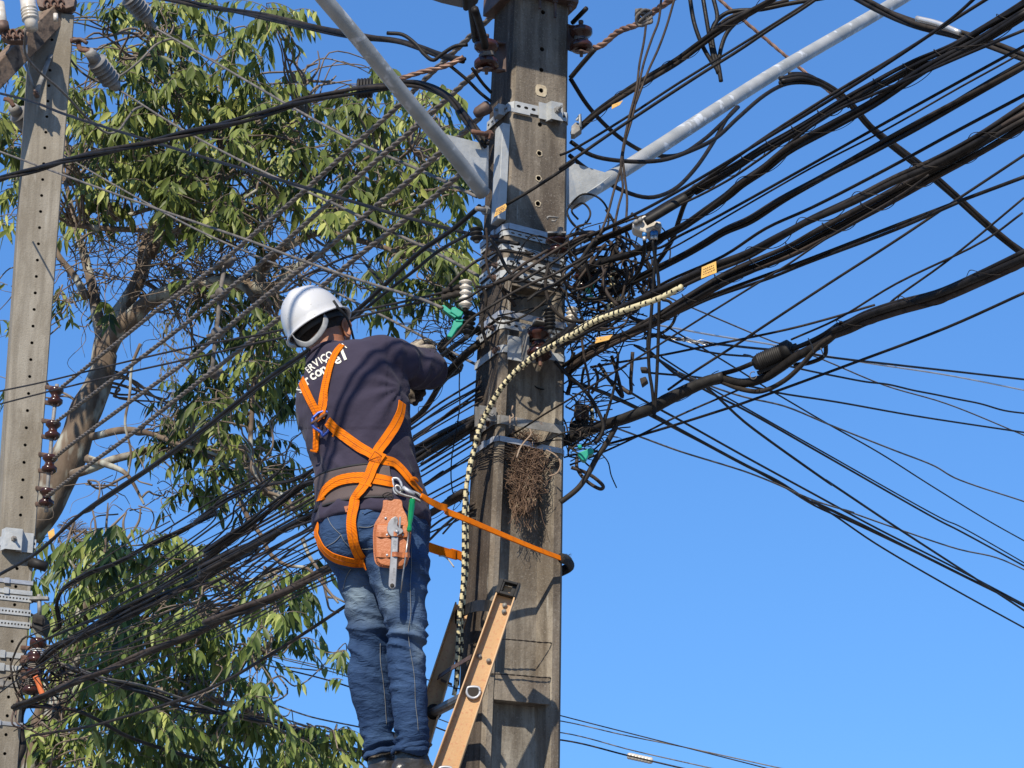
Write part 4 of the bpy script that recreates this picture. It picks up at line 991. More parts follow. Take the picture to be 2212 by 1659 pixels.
# shirt lettering, each letter laid on the cloth
cream = mat('cream_print', (.72,.69,.6), (.6,.58,.5), rough=.8, scale=40)
def letter(ch, fr, x, y, hgt, ang, wid=1., trees=ALLT, off=.0022, mt=cream, parent=None, shear=.0):
    cu = bpy.data.curves.new('t', 'FONT'); cu.body = ch; cu.align_x = 'CENTER'; cu.offset = .022; cu.resolution_u = 3
    o = bpy.data.objects.new('t', cu); col.objects.link(o); dg = bpy.context.evaluated_depsgraph_get()
    me = bpy.data.meshes.new_from_object(o.evaluated_get(dg)); bpy.data.objects.remove(o)
    import bmesh
    bb_ = bmesh.new(); bb_.from_mesh(me); bmesh.ops.triangulate(bb_, faces=bb_.faces[:])
    for _ in range(3): bmesh.ops.subdivide_edges(bb_, edges=[e_ for e_ in bb_.edges if e_.calc_length() > .12], cuts=1); bmesh.ops.triangulate(bb_, faces=bb_.faces[:])
    bb_.to_mesh(me); bb_.free()
    u0, v0 = vp(fr, x, y); H_ = hgt*FR[fr][2]*K; ca, sa = math.cos(R(ang)), math.sin(R(ang)); bad = False; lasth = hit(u0, v0, trees)
    for v in me.vertices:
        lx, ly = v.co.x*H_*1.38*wid, v.co.y*H_*1.38
        lx += ly*shear
        h = hit(u0+lx*ca-ly*sa, v0-(lx*sa+ly*ca), trees)
        if h is None: h = lasth
        if h is None: bad = True; break
        lasth = h
        v.co = h[0]+h[1]*off
    if bad: return
    ob = bpy.data.objects.new('printed_letter', me); col.objects.link(ob); me.materials.clear(); me.materials.append(mt); ob.parent = parent or shirt
for c_, x, y, hh, an, wd in (('E',383,836,56,38,.62),('R',412,812,62,36,.85),('V',452,782,62,34,.85),('I',485,760,62,33,.8),('Ç',514,742,62,32,.85),('O',558,716,60,30,.85),('A',672,640,50,28,.9),
                    ('r',378,930,84,38,.95),('c',424,892,84,36,.95),('o',470,862,84,34,.95),('n',515,838,84,33,.95),('e',622,760,92,24,1.0),('l',678,728,100,22,1.3),('S',318,1000,70,50,.6)):
    letter(c_, 'H', x, y, hh, an, wd)
# jeans stitching, patch, pockets
def stitch(spec, mt=gold, r_=.0011, off=.002):
    pn = onbody(spec, [jbvh], off, 5.)
    if len(pn) > 2:
        m = MB(); m.tube([p for p, n_ in pn], r_, 4); m.build('seam_stitching', mt, jeans)
for sp in ('I 330,800 360,870 410,930 470,985', 'I 470,985 500,1050 560,1110', 'I 300,1110 400,1060 470,985', 'I 650,900 760,905 815,880', 'I 690,760 780,745 880,715', 'I 640,1125 720,1130 800,1125', 'J 865,0 868,200 872,300 850,460 862,600 890,760 905,900 912,1100 930,1250 935,1330', 'J 600,560 600,720 620,850 640,1050 655,1280', 'I 1190,1090 1195,1300 1180,1500', 'I 570,1330 520,1430 490,1560'):
    stitch(sp)
for sp in ('I 230,860 300,800 420,740 520,700', 'I 900,700 800,720 700,760'):
    pn = onbody(sp, [jbvh], .001, 5.); ribbon('waistband_fold', pn, .014, .003, den, jeans) if len(pn) > 3 else None
patchq('leather_patch', 'I 508,692 582,680 590,735 520,745', .003, mat('tan_patch', (.45,.17,.08), (.35,.12,.06), rough=.7), jeans)
for c_, x, y in (('L',538,725),('o',562,722)):
    letter(c_, 'I', x, y, 22, 8, 1., [jbvh], .0062, blk, jeans)
# belt loop cuffs (turned hems)
for key, lst in (('R', (886,1616,6.848,.0545)), ('L', (825,1628,6.99,.0545))):
    u, v, Y, rr = lst; m = MB(); c = at(u, v, Y); tl = Vector((.35,.1,0)) if False else Vector((0,0,0))
    q = [c+Vector((math.cos(t)*rr, math.sin(t)*rr, .012*math.cos(t)+.002*math.sin(7*t))) for t in [2*math.pi*k/40 for k in range(41)]]
    m.tube(q, .009, 8, flat=.5, up=Vector((0,0,1))); m.build('turned_hem', den, jeans)
# ---- boots
boot = mat('black_boot_leather', (.016,.015,.015), (.04,.036,.032), rough=.32, scale=12, c3=(.16,.14,.12), s3=20, t3=(.6,.75), bump=.2, bscale=90, rvar=.12)
def make_boot(au, av, aY, toe_du, lab):
    a = at(au, av, aY); m = MB(); fd = Vector((1,.08,-.02)).normalized(); sd_ = Vector((-fd.y, fd.x, 0))
    # shaft
    rings = []
    for h, r1, sx in ((.10,.044,-.0),(.06,.045,0),(.02,.047,.004),(-.02,.05,.012),(-.05,.047,.02)):
        rings.append([a+Vector((0,0,h))+fd*(sx+math.cos(t)*(r1+.006*(h < 0)))+sd_*(math.sin(t)*r1*.88) for t in [2*math.pi*k/24 for k in range(24)]])
    m.loft(rings)
    rings = []
    for s_, hw, top, bot in ((-.055,.02,-.045,-.085),(-.05,.032,-.02,-.095),(-.02,.037,.0,-.098),(.03,.036,.005,-.096),(.07,.037,-.022,-.094),(.11,.043,-.04,-.093),(.15,.046,-.05,-.092),(.19,.044,-.052,-.091),(.215,.034,-.058,-.09),(.228,.016,-.068,-.088)):
        cz = (top+bot)/2; hz = (top-bot)/2
        rings.append([a+fd*s_+sd_*(math.copysign(abs(math.cos(t))**.8, math.cos(t))*hw)+Vector((0,0,cz+math.copysign(abs(math.sin(t))**.8, math.sin(t))*hz)) for t in [2*math.pi*k/24 for k in range(24)]])
    m.loft(rings)
    me = remesh(m, 'boot', .005, 4, lambda p, n_: .0022*ridge(Vector((p.x, p.y, p.z)), 8, 40) if (p-a).z > -.02 else .0008*noise.noise(p*40)); o = link(me, 'boot', boot, man)
    s2 = MB(); out = []
    prof = [(-.058,.018),(-.05,.034),(-.02,.04),(.03,.038),(.07,.04),(.12,.047),(.17,.049),(.21,.038),(.232,.016)]
    poly = [a+fd*s_+sd_*w_+Vector((0,0,-.105)) for s_, w_ in prof]+[a+fd*s_-sd_*w_+Vector((0,0,-.105)) for s_, w_ in prof[::-1]]
    s2.prism(poly, Vector((0,0,.016))); s2.build('sole', M['rubber'], o)
    s3 = MB(); s3.tube([a+fd*(.02+math.cos(t)*.046)+sd_*(math.sin(t)*.04)+Vector((0,0,.03+.012*math.cos(t))) for t in [2*math.pi*k/30 for k in range(31)]], .004, 6); s3.build('padded_cuff', boot, o)
    return a
BR = make_boot(884, 1637, 6.86, 0, 'r'); BL = make_boot(826, 1652, 7.0, 0, 'l')
# ---- gloves with five fingers closed on the cables
glove = mat('cream_work_glove', (.34,.29,.22), (.22,.18,.14), rough=.85, scale=60, bump=.4, bscale=200, c3=(.05,.045,.04), s3=18, t3=(.52,.6))
glove_d = mat('dark_work_glove', (.025,.022,.02), (.06,.05,.045), rough=.8, scale=40, bump=.3, c3=(.5,.42,.32), s3=14, t3=(.55,.62))
def make_glove(cu, cv, cY, fx, fy, mt):
    """fx: direction wrist->knuckles, fy: across the knuckles; fingers curl toward fx x fy"""
    c = at(cu, cv, cY); fx = fx.normalized(); fy = (fy-fx*fy.dot(fx)).normalized(); fz = fx.cross(fy)
    m = MB(); rings = []
    for s_, hw, hh in ((-.06,.032,.028),(-.03,.034,.026),(-.0,.036,.019),(.03,.041,.017),(.045,.039,.014)):
        rings.append([c+fx*s_+fy*(math.cos(t)*hw)+fz*(math.sin(t)*hh) for t in [2*math.pi*k/18 for k in range(18)]])
    m.loft(rings)
    for j, (L_, r_) in enumerate(((.062,.0095),(.07,.01),(.066,.0098),(.052,.0088))):
        b_ = c+fx*.035+fy*(.03-.02*j); q = [b_]; an = R(20+6*j); p = b_
        for seg, (dl, da) in enumerate(((.45,R(42)),(.32,R(52)),(.25,R(40)))):
            p = p+(fx*math.cos(an)+fz*math.sin(an))*(L_*dl); q.append(p); an += da
        m.tube(smooth(q, .008), [r_]*len(smooth(q, .008)), 10)
    b_ = c-fx*.02+fy*.032; q = [b_, b_+fy*.025+fx*.015+fz*.012, b_+fy*.028+fx*.042+fz*.03, b_+fy*.012+fx*.055+fz*.042]; m.tube(smooth(q, .008), .0112, 10)
    me = remesh(m, 'glove', .0035, 2, lambda p, n_: .001*noise.noise(p*60)); return link(me, 'glove', mt, man)
make_glove(889, 755, 7.03, Vector((.35,.45,.55)), Vector((.6,-.5,.1)), glove)
make_glove(864, 841, 7.03, Vector((.8,.3,-.1)), Vector((-.1,-.5,.8)), glove_d)
# ---------------------------------------------------------------- lanyard, tool holster and tools
strapm = web
def flatstrip(pts, w_, th, up, m=None):
    m = m or MB(); rings = []
    for i, p in enumerate(pts):
        t = (pts[min(i+1, len(pts)-1)]-pts[max(i-1,0)]).normalized(); uu = up[i] if isinstance(up, list) else up
        s_ = (uu-t*uu.dot(t)).normalized(); n2 = s_.cross(t).normalized()
        ww = w_[i] if hasattr(w_, '__len__') else w_
        rings.append([p-s_*ww/2-n2*th/2, p+s_*ww/2-n2*th/2, p+s_*ww/2+n2*th/2, p-s_*ww/2+n2*th/2])
    m.loft(rings, sm=False); return m
lan = empty('safety_lanyard', 'orange positioning lanyard running from the harness round the dark pole', 'lanyard')
zA = 6.62
path = smooth(lift('I 1300,575,6.63 1340,605 1420,650,6.66 1500,690 1560,705,6.70 F 60,1150,6.74 240,1225 640,1395,6.9 1000,1545 1275,1650,7.06', 6.63), .03)
nP = len(path); ups = []
for i in range(nP):
    a = i/nP*5.5; ups.append(Vector((0,-math.sin(a)*.5*(1-i/nP), 1)))
wd_ = [.015+.006*(math.sin(math.pi*min(1, i/nP*1.2))) for i in range(nP)]
flatstrip(path, wd_, .006, ups).build('webbing', strapm, lan)
m = MB(); q = smooth([at(*vp('F',1255,1640),7.05), at(*vp('F',1310,1655),7.09), at(*vp('F',1345,1690),7.16), at(*vp('F',1330,1740),7.25), MP.p(Wm+.012,.15,P2z(1215))], .01)
m.tube(q, .017, 12, flat=.7); m.build('fleece_sleeve', mat('black_fleece', (.012,.011,.011), (.03,.028,.026), rough=.95, scale=200, bump=1., bscale=300), lan)
m = MB(); random.seed(4)
for k in range(60):
    p = at(*vp('F', 1310+random.uniform(-25,25), 1640+random.uniform(-35,40)), 7.11); d = Vector((random.uniform(-1,1), random.uniform(-.5,.5), random.uniform(-.6,1)))*.012
    m.tube([p, p+d*.6+Vector((.003,0,.002)), p+d], .0005, 3, caps=False)
m.build('frayed_threads', blk, lan)
back = smooth([MP.p(Wm+.012,.16,P2z(1212)), MP.p(Wm*.5,.24,P2z(1196)), MP.p(.02,.235,P2z(1188)), at(*vp('F',245,1640),7.2), at(*vp('F',120,1588),7.15), at(*vp('I',1659,1195),7.1), at(*vp('I',1500,1150),7.04), at(*vp('I',1370,1105),6.98), at(*vp('I',1320,1080),6.95)], .03)
flatstrip(back, .03, .006, Vector((0,.1,1))).build('return_webbing', strapm, lan)
m = MB(); m.tube(smooth(lift('I 1480,1200,6.99 1530,1205 1580,1240 1640,1320', 7.0), .01), .0025, 5, flat=.4); m.build('loose_tie', M['porc_w'], lan)
# snap hook
steel = mat('worn_forged_steel', (.2,.19,.18), (.34,.33,.31), rough=.35, metal=.8, scale=60, bump=.1)
hk = MB(); pts = [at(*vp('I',x,y),6.645) for x, y in ((1300,640),(1220,600),(1130,575),(1055,540),(1030,500),(1045,475),(1080,490),(1095,520),(1130,500),(1190,530),(1270,560),(1300,585))]
hk.tube(smooth(pts, .006), [.0052]*len(smooth(pts, .006)), 8); hk.build('snap_hook', steel, lan)
m = MB(); m.tube([at(*vp('I',x,y),6.638) for x, y in ((1110,490),(1160,525),(1230,560))], .0062, 8, flat=.6); m.build('hook_gate', M['band'], lan)
for sp_ in ('I 1150,430 1195,410 1215,440', 'I 1290,600 1330,640'):
    pn = onbody(sp_, ALLT, .014, 3.)
    if len(pn) > 2: ribbon('webbing_keeper', pn, .008, .004, OR, lan)
rebase(lan)
leather = mat('orange_brown_leather', (.37,.115,.035), (.44,.15,.05), rough=.55, scale=10, c3=(.25,.07,.028), s3=14, t3=(.55,.75), bump=.25, bscale=120)
hb = hit(*vp('I',1000,1000), [jbvh]); hYt = hit(*vp('I',1000,640), ALLT)
Yp0 = (hYt[0].y if hYt else 6.7)-.02; Yp1 = (hb[0].y if hb else 6.68)-.02; Yp = min(Yp0, Yp1)
hol = empty('tool_holster', 'riveted orange brown leather tool holster hanging from the harness belt on his right hip', 'tool holster')
def lp(x, y, dy=0.): return at(*vp('I', x, y), Yp+dy)
def curve2(pts, dy):
    return smooth([lp(x,y,dy) for x, y in pts], .006)
out = [(903,625),(1000,612),(1092,625),(1108,700),(1150,790),(1160,850),(1190,900),(1192,1000),(1178,1120),(1160,1260),(1120,1325),(1040,1332),(940,1322),(860,1308),(822,1270),(805,1190),(800,1080),(798,960),(815,870),(860,790),(895,710)]
o3 = smooth([lp(x,y) for x, y in out+[out[0]]], .01)[:-1]
m = MB(); m.prism(o3, Vector((0,.006,0))); m.build('back_panel', leather, hol, bevel=.0015)
po = [(820,865),(1180,880),(1190,1000),(1175,1120),(1158,1255),(1115,1318),(1040,1326),(940,1316),(862,1300),(828,1265),(812,1190),(806,1080),(806,960)]
m = MB(); fr_ = [lp(x,y,-.001) for x,y in po]; bk_ = [lp(998+(x-998)*.86, 1090+(y-1090)*.94, -.014) for x,y in po]
m.loft([fr_, bk_]); 
m.build('pocket', leather, hol, bevel=.002)
m = MB(); q = smooth([lp(832+(0),880,-.0085), lp(826,1000,-.0085), lp(828,1150,-.0085), lp(838,1260,-.0085), lp(880,1300,-.0085), lp(1000,1312,-.0085), lp(1105,1308,-.0085)], .004)
for i in range(0, len(q)-1, 2): m.tube([q[i]+Vector((0,-.001,0)), q[i+1]+Vector((0,-.001,0))], .0009, 4)
m.build('saddle_stitching', mat('red_thread', (.35,.07,.03)), hol)
for k, yy in enumerate((985, 1195)):
    q = smooth([lp(836,yy-8,-.013), lp(870,yy-5,-.019), lp(935,yy,-.015), lp(985,yy-8,-.022), lp(1030,yy-12,-.031), lp(1075,yy-4,-.022), lp(1110,yy+2,-.016), lp(1145,yy-4,-.027), lp(1178,yy-2,-.012)], .004)
    flatstrip(q, .0145, .0025, Vector((0,0,1))).build('strap_loop', leather, hol)
    for x in (945, 1085 if k else 1110):
        m = MB(); m.lathe(lp(x, yy-2, -.017), Vector((0,-1,0)), [(.0,0),(.0042,0),(.004,.0015),(.002,.0028),(0,.003)], n=12); m.build('rivet', M['band'], hol)
m = MB(); m.lathe(lp(930,812,-.001), Vector((0,-1,0)), [(.0,0),(.0045,0),(.004,.0015),(.002,.0028),(0,.003)], n=12); m.build('rivet', M['band'], hol)
m = MB(); m.tube(smooth([lp(920,610,.004), lp(900,570,-.003), lp(960,545,.002), lp(1010,580,-.004), lp(990,615,-.002), lp(930,585,-.006), lp(1000,550,.002)], .004), .0018, 5); m.build('wire_tie', M['rubber'], hol)
rebase(hol)
chrome = mat('worn_chrome', (.2,.195,.19), (.33,.32,.31), rough=.35, metal=.55, scale=30, c3=(.14,.13,.12), s3=60, t3=(.55,.7))
wr = empty('adjustable_wrench', 'steel adjustable wrench standing head up in the leather holster', 'wrench')
m = MB(); hd = [(945,905),(955,860),(985,815),(1030,788),(1052,800),(1060,840),(1050,880),(1062,905),(1100,918),(1115,945),(1095,968),(1060,985),(1050,1000),(985,1000),(965,975),(945,940)]
m.prism([lp(x,y,-.030) for x, y in hd], Vector((0,.011,0))); m.build('head', chrome, wr, bevel=.0015)
m = MB(); m.prism([lp(x,y,-.029) for x, y in ((1062,905),(1068,800),(1088,790),(1090,830),(1082,918))], Vector((0,.009,0))); m.build('jaw', chrome, wr, bevel=.001)
m = MB(); m.tube([lp(1030,945,-.031), lp(1062,955,-.031)], .0045, 10); m.build('worm_screw', M['band'], wr)
m = MB(); hn = [(988,995),(1062,1000),(1055,1150),(1048,1300),(1038,1480),(1034,1520),(1010,1542),(980,1540),(960,1515),(958,1480),(975,1250),(985,1100)]
outl = [lp(x,y,-.026) for x, y in hn]; m.prism(outl, Vector((0,.007,0))); m.build('handle', chrome, wr, bevel=.002)
m = MB(); m.lathe(lp(997,1508,-.0275), Vector((0,1,0)), [(0,0),(.0065,0),(.0065,.0004),(0,.0004)], n=14); m.build('hang_hole', M['hole'], wr)  # flat dark disc stands for the shade inside the handle's opening
m = MB(); m.prism([lp(x,y,-.0268) for x, y in ((1006,1040),(1040,1040),(1034,1160),(1000,1160))], Vector((0,.0006,0))); m.build('recessed_panel', steel, wr)
for k, (ch_, yy) in enumerate((('1',1340),('7',1362),('2',1384))):
    pass
rebase(wr)
sdv = empty('screwdriver', 'screwdriver with clear green handle in the right loop of the holster', 'screwdriver')
gm_ = mat('clear_green_acetate', (.0,.16,.035), (.01,.22,.05), rough=.12, scale=20, spec=.8)
m = MB(); a = lp(1208,612,-.022); b_ = lp(1172,955,-.024); d = b_-a; L_ = d.length
ringsr = [(0,0),(.007,0),(.0095,L_*.05),(.0097,L_*.3),(.0085,L_*.6),(.006,L_*.78),(.0062,L_*.82),(.0078,L_*.88),(.0076,L_*.96),(.004,L_),(0,L_)]
m.lathe(a, d, ringsr, n=12, sm=False); m.build('handle', gm_, sdv)
m = MB(); q = [lp(1170,950,-.024), lp(1140,1180,-.024), lp(1105,1420,-.02), lp(1086,1585,-.018)]; m.tube(q, [.0031,.0029,.0027,.0012], 8); m.build('shaft', steel, sdv); rebase(sdv)
rebase(man)
# cables overhead between the sun and the man: out of the frame, their shade falls across his back and helmet
hAB = [(hit(*vp('H',600,1150), ALLT), hit(*vp('H',1010,640), ALLT), .009, 'overhead cable whose thin shade crosses the upper back of his shirt'), (hit(*vp('H',700,1080), ALLT), hit(*vp('H',1060,770), ALLT), .011, 'overhead cable whose shade crosses the middle of his shirt back')]
hb_ = BVHTree.FromPolygons([v.co for v in hel.data.vertices], [p.vertices for p in hel.data.polygons])
hAB.append((hit(*vp('H',215,430), [hb_]), hit(*vp('H',370,135), [hb_]), .009, 'overhead cable whose shade crosses the white helmet'))
for ha, hb2, r_, lb in hAB:
    a = ha[0]+sdir*2.3; b = hb2[0]+sdir*2.3; d = (b-a).normalized(); m = MB(); m.tube(smooth([a-d*2.2, a-d*1.0+Vector((0,0,-.01)), a, b, b+d*1.0, b+d*2.2], .2), r_, 8)
    tag(m.build('overhead_cable', M['k']), lb, 'cable', 'overhead cables above the frame')
# ---------------------------------------------------------------- ladder
fib = mat('orange_fibreglass', (.41,.235,.1), (.47,.285,.13), rough=.5, scale=9, c3=(.4,.18,.08), s3=120, t3=(.55,.68), bump=.08, bscale=200, rvar=.1)
fibedge = mat('pale_fibreglass_edge', (.55,.36,.19), (.48,.3,.16), rough=.6)
lad = empty('ladder', 'fibreglass extension ladder leaning against the dark pole under the lineman', 'ladder')
def rail(top_l, top_r, bot_l, bot_r, Yt, Yb, opening, name='rail'):
    """C channel; web between the left and right flange, flanges toward `opening` (+1 away from camera, -1 to it)"""
    TL, TR, BL, BRr = at(*top_l, Yt), at(*top_r, Yt), at(*bot_l, Yb), at(*bot_r, Yb)
    ext = 1.35
    BL2 = TL+(BL-TL)*ext; BR2 = TR+(BRr-TR)*ext
    fy = Vector((0, .03*opening, 0)); th = .004
    xw = (TR-TL).normalized()*.0045
    m = MB()
    def slab(a, b_, c, d_, h):
        m.add([a,b_,c,d_,a+h,b_+h,c+h,d_+h], [[0,1,2,3],[7,6,5,4],[0,4,5,1],[1,5,6,2],[2,6,7,3],[3,7,4,0]])
    slab(TL, TR, BR2, BL2, Vector((0,th*opening,0)))
    o = m.build(name, fib, lad)
    for (a, b_, s_) in ((TL, BL2, 1), (TR, BR2, -1)):
        m = MB(); h = fy; x_ = xw*s_
        m.add([a, a+x_, b_+x_, b_, a+h, a+x_+h, b_+x_+h, b_+h], [[0,1,2,3],[7,6,5,4],[0,4,5,1],[1,5,6,2],[2,6,7,3],[3,7,4,0]]); m.build('flange', fib, o)
        m = MB(); m.tube([a+h+x_*.5, b_+h+x_*.5], .0026, 6); m.build('flange_lip', fibedge, o)
    return o, TL, TR, BL2, BR2
g = lambda x, y: vp('G', x, y)
r1_, TL, TR, BL, BR_ = rail(g(795,195), g(945,235), g(265,1659), g(480,1659), 6.77, 6.77, -1)
j = lambda x, y: vp('J', x, y)
r2_, TL2, TR2, BL2, BR2 = rail(j(1265,215), j(1400,240), j(880,1380), j(1060,1420), 7.12, 7.12, -1)
# cap
cap = MB(); cx = (TL+TR)/2; xd = (TR-TL).normalized(); ud = (TL-BL).normalized(); wq = (TR-TL).length
def cb(x0, x1, u0_, u1_, y0, y1): cap.box(cx+xd*(x0+x1)/2+ud*(u0_+u1_)/2+Vector((0,(y0+y1)/2,0)), xd*(x1-x0)/2, ud*(u1_-u0_)/2, Vector((0,(y1-y0)/2,0)))
h_ = wq/2+.003
cb(-h_, -h_+.014, -.035, .012, -.034, .006); cb(h_-.008, h_, -.035, .012, -.034, .006); cb(-h_+.014, h_-.008, .004, .012, -.034, .006); cb(-h_+.014, h_-.008, -.035, -.026, -.034, .006); cb(-h_+.014, -h_+.02, -.026, .004, -.034, .006); cb(h_-.022, h_-.008, -.026, .004, -.02, .006)
cap.build('end_cap', M['rubber'], lad, bevel=.002)
def onrail(x, y, dy=-.002): return at(*vp('G', x, y), 6.765+dy)
for x, y in ((835,362),(830,412),(632,768),(708,805)):
    m = MB(); m.lathe(onrail(x,y), Vector((0,-1,0)), [(0,0),(.0078,0),(.0078,.002),(.0045,.0026),(.004,.005),(0,.0055)], n=14); m.build('rivet', M['galv_old'], lad)
# rungs: grooved tubes between the rails, ends flared in the near rail
rung_m = mat('grooved_aluminium', (.13,.13,.135), (.2,.2,.2), rough=.45, metal=.6, scale=40)
for i, (ng, fj) in enumerate((((585,1050), (1075,1165)), ((362,1690), (820,1760)))):
    a = at(*vp('G', *ng), 6.762); b_ = at(*vp('J', *fj), 7.12); d = (b_-a); L_ = d.length
    m = MB(); x_ = Vector((1,0,0)); n_ = 28; rings = []
    for t in (0, 1):
        rg = []
        for k in range(n_):
            an = 2*math.pi*k/n_; r_ = .017*(1+.05*(k % 2)); zz = math.sin(an)*r_
            if zz > .009: zz = .009+(zz-.009)*.2
            rg.append(a+d*t+Vector((math.cos(an)*r_, 0, -zz if False else zz)))
        rings.append(rg)
    m.loft(rings, caps=False, sm=False); ru = m.build('rung', rung_m, lad)
    m = MB(); rg = [a+Vector((math.cos(an)*.0205, -.004, (math.sin(an)*.0205 if math.sin(an) < .55 else .55*.0205+(math.sin(an)-.55)*.006))) for an in [2*math.pi*k/28 for k in range(29)]]
    m.tube(rg, .0045, 6); m.build('flared_end', M['band'], ru)
    m = MB(); m.lathe(b_-d.normalized()*.008, d, [(0,0),(.024,0),(.026,.004),(.02,.008),(0,.009)], n=20); m.build('far_collar', M['rubber'], ru)
    # dark bore painted as a flat disc, standing for the shade inside the rung
    m = MB(); m.add([a+Vector((math.cos(an)*.0165, -.0052, (math.sin(an)*.0165 if math.sin(an) < .55 else .0091))) for an in [2*math.pi*k/24 for k in range(24)]], [list(range(24))]); m.build('bore', M['hole'], ru)
m = MB(); flatq = lift('G 305,935,7.1 400,870 562,775,6.79', 7.1, 6.79); flatstrip(flatq, .018, .003, Vector((.4,0,1)), m); m.box(at(*vp('G',370,975),7.1), Vector((.018,0,-.008)), Vector((0,.003,0)), Vector((0,0,.004))); m.build('cross_brace', M['iron'], lad)
bs = smooth(lift('G 445,470,7.12 455,440 520,400,7.02 600,370,6.92 700,365,6.80 760,375,6.79', 7.1), .02)
flatstrip(bs, .034, .006, Vector((0.0,.0,1))).build('pole_strap', M['rubber'], lad)
rebase(lad)
# ---------------------------------------------------------------- striped spiral-wrapped cable down the left of the pole
yel = mat('pale_yellow_spiral_wrap', (.6,.52,.3), (.5,.43,.25), rough=.6, scale=30, c3=(.25,.2,.12), s3=50, t3=(.6,.75))
def striped(lab, spec, Y0, Y1, r_, pitch=.075, blackfrac=.42, n=12, vary=None):
    pts = smooth(lift(spec, Y0, Y1), .006); m = MB(); m.tube(pts, r_, n)
    L_ = 0; Ls = [0]
    for i in range(1, len(pts)): L_ += (pts[i]-pts[i-1]).length; Ls.append(L_)
    o = m.build('spiral_wrapped_cable', [yel, M['rubber']]); me = o.data
    for i, p in enumerate(me.polygons):
        if i < (len(pts)-1)*n:
            ri, k = divmod(i, n); ph = (Ls[ri]/pitch*2 + k/n) % 1.0
            fr2 = blackfrac*(1 if vary is None else vary+(1-vary)*min(1, Ls[ri]/Ls[-1]*1.8)); p.material_index = 1 if ph < fr2*(1+.35*noise.noise(Vector((Ls[ri]*9,0,0)))) else 0
    for v in me.vertices: pass
    tag(o, lab, 'cable', 'striped spiral wrapped cables'); return o
striped('striped cable arching from the bundle down across the pole front, yellow and black', 'N 722,515,6.27 600,578,6.33 400,648,6.42 200,722 100,785 0,838,6.62 E 1659,385,6.68 1400,530 1200,665 1000,770,6.82 900,850 800,930 700,1040 620,1140 560,1240 510,1330 455,1430,6.93 400,1560 375,1659', 6.5, 6.93, .0092, .042, .45, vary=.3)
striped('striped cable dropping along the left pole edge to the ladder strap', 'F 415,330,6.94 370,460 330,620 300,760 272,900 258,1050 250,1200 250,1400 248,1659 G 508,60 505,150 498,250 488,330 478,400 468,560 462,700 455,860 445,1000 430,1080', 6.94, 7.03, .0075, .055)
striped('thinner striped cable running close beside the other along the pole edge', 'F 385,400,6.95 335,560 300,700 283,820 275,960 282,1120 278,1300 280,1500 278,1659 G 530,100 516,200 508,330 490,480 490,600 488,720 470,820 455,1000', 6.95, 7.05, .0068, .06, .48)
# ---------------------------------------------------------------- twig nest in the pole recess
random.seed(11)
nb = mat('dry_twigs', (.09,.05,.032), (.2,.125,.08), rough=.9, scale=60, c3=(.36,.27,.18), s3=35, t3=(.6,.66))
m = MB(); xN, yN, WN = MP.ax(MP.zof(1000))
for i in range(1900):
    v = random.uniform(925, 1095); cen = 1142-(v-925)*.05; hw = 38 if v < 1050 else 32-(v-1050)*.3
    if v < 955: hw = 34
    u = cen+random.gauss(0,.5)*hw
    if abs(u-cen) > hw: continue
    dpt = random.uniform(-.045, .05)*(1-(abs(u-cen)/hw)**2*.6)
    z = MP.zof(v); p = MP.p(WN*.5+(u-1146)*.0016, dpt, z)
    an = random.uniform(0, math.pi*2); L_ = random.uniform(.02,.06)
    d = (xN*math.cos(an)+Zu*math.sin(an)+yN*random.uniform(-.5,.3)).normalized()*L_
    bend = Vector((random.uniform(-1,1), random.uniform(-1,1), random.uniform(-1,1)))*.009
    if v < 975: p = p + yN*.03
    if v > 1070: d = (Zu*-1+xN*random.uniform(-.5,.5)).normalized()*L_
    m.tube([p-d*.5, p+bend, p+d*.5], random.uniform(.0005,.0013), 3, caps=False)
for i in range(26):
    u = random.uniform(1108,1170); z = MP.zof(1085+random.uniform(-20,10)); p = MP.p(WN*.5+(u-1146)*.0016, .0, z); q = [p]
    for k in range(4): q.append(q[-1]+Vector((random.uniform(-.012,.012), -.002, -random.uniform(.01,.03))))
    m.tube(smooth(q, .01), .0008, 3, caps=False)
for i in range(22):
    a0 = random.uniform(0,6); c = MP.p(WN*.5+(random.uniform(1125,1180)-1146)*.0016, -.03, MP.zof(random.uniform(960,1060))); r_ = random.uniform(.015,.035)
    m.tube([c+xN*(r_*math.cos(a0+t))+Zu*(r_*math.sin(a0+t))+nf*.006*math.sin(3*t) for t in [k*.35 for k in range(random.randint(6,13))]], .001, 3, caps=False)
o = m.build('bird_nest', nb); tag(o, 'tangled brown twig nest stuffed in the pole recess under two steel bands', 'nest')
m = MB()
for sp_ in ('F 720,160 728,230 722,290', 'F 755,60 745,130 760,170 720,200', 'F 790,180 795,260', 'F 795,600 830,500 880,430 945,350 930,300', 'F 1235,610 1250,680 1210,760 1130,790', 'F 1100,520 1180,560 1225,600'):
    m.tube(smooth(lift(sp_, 6.99), .02), .0028, 5)
m.build('stray_stick', mat('pale_sticks', (.34,.26,.19), (.22,.15,.1), rough=.9), o)
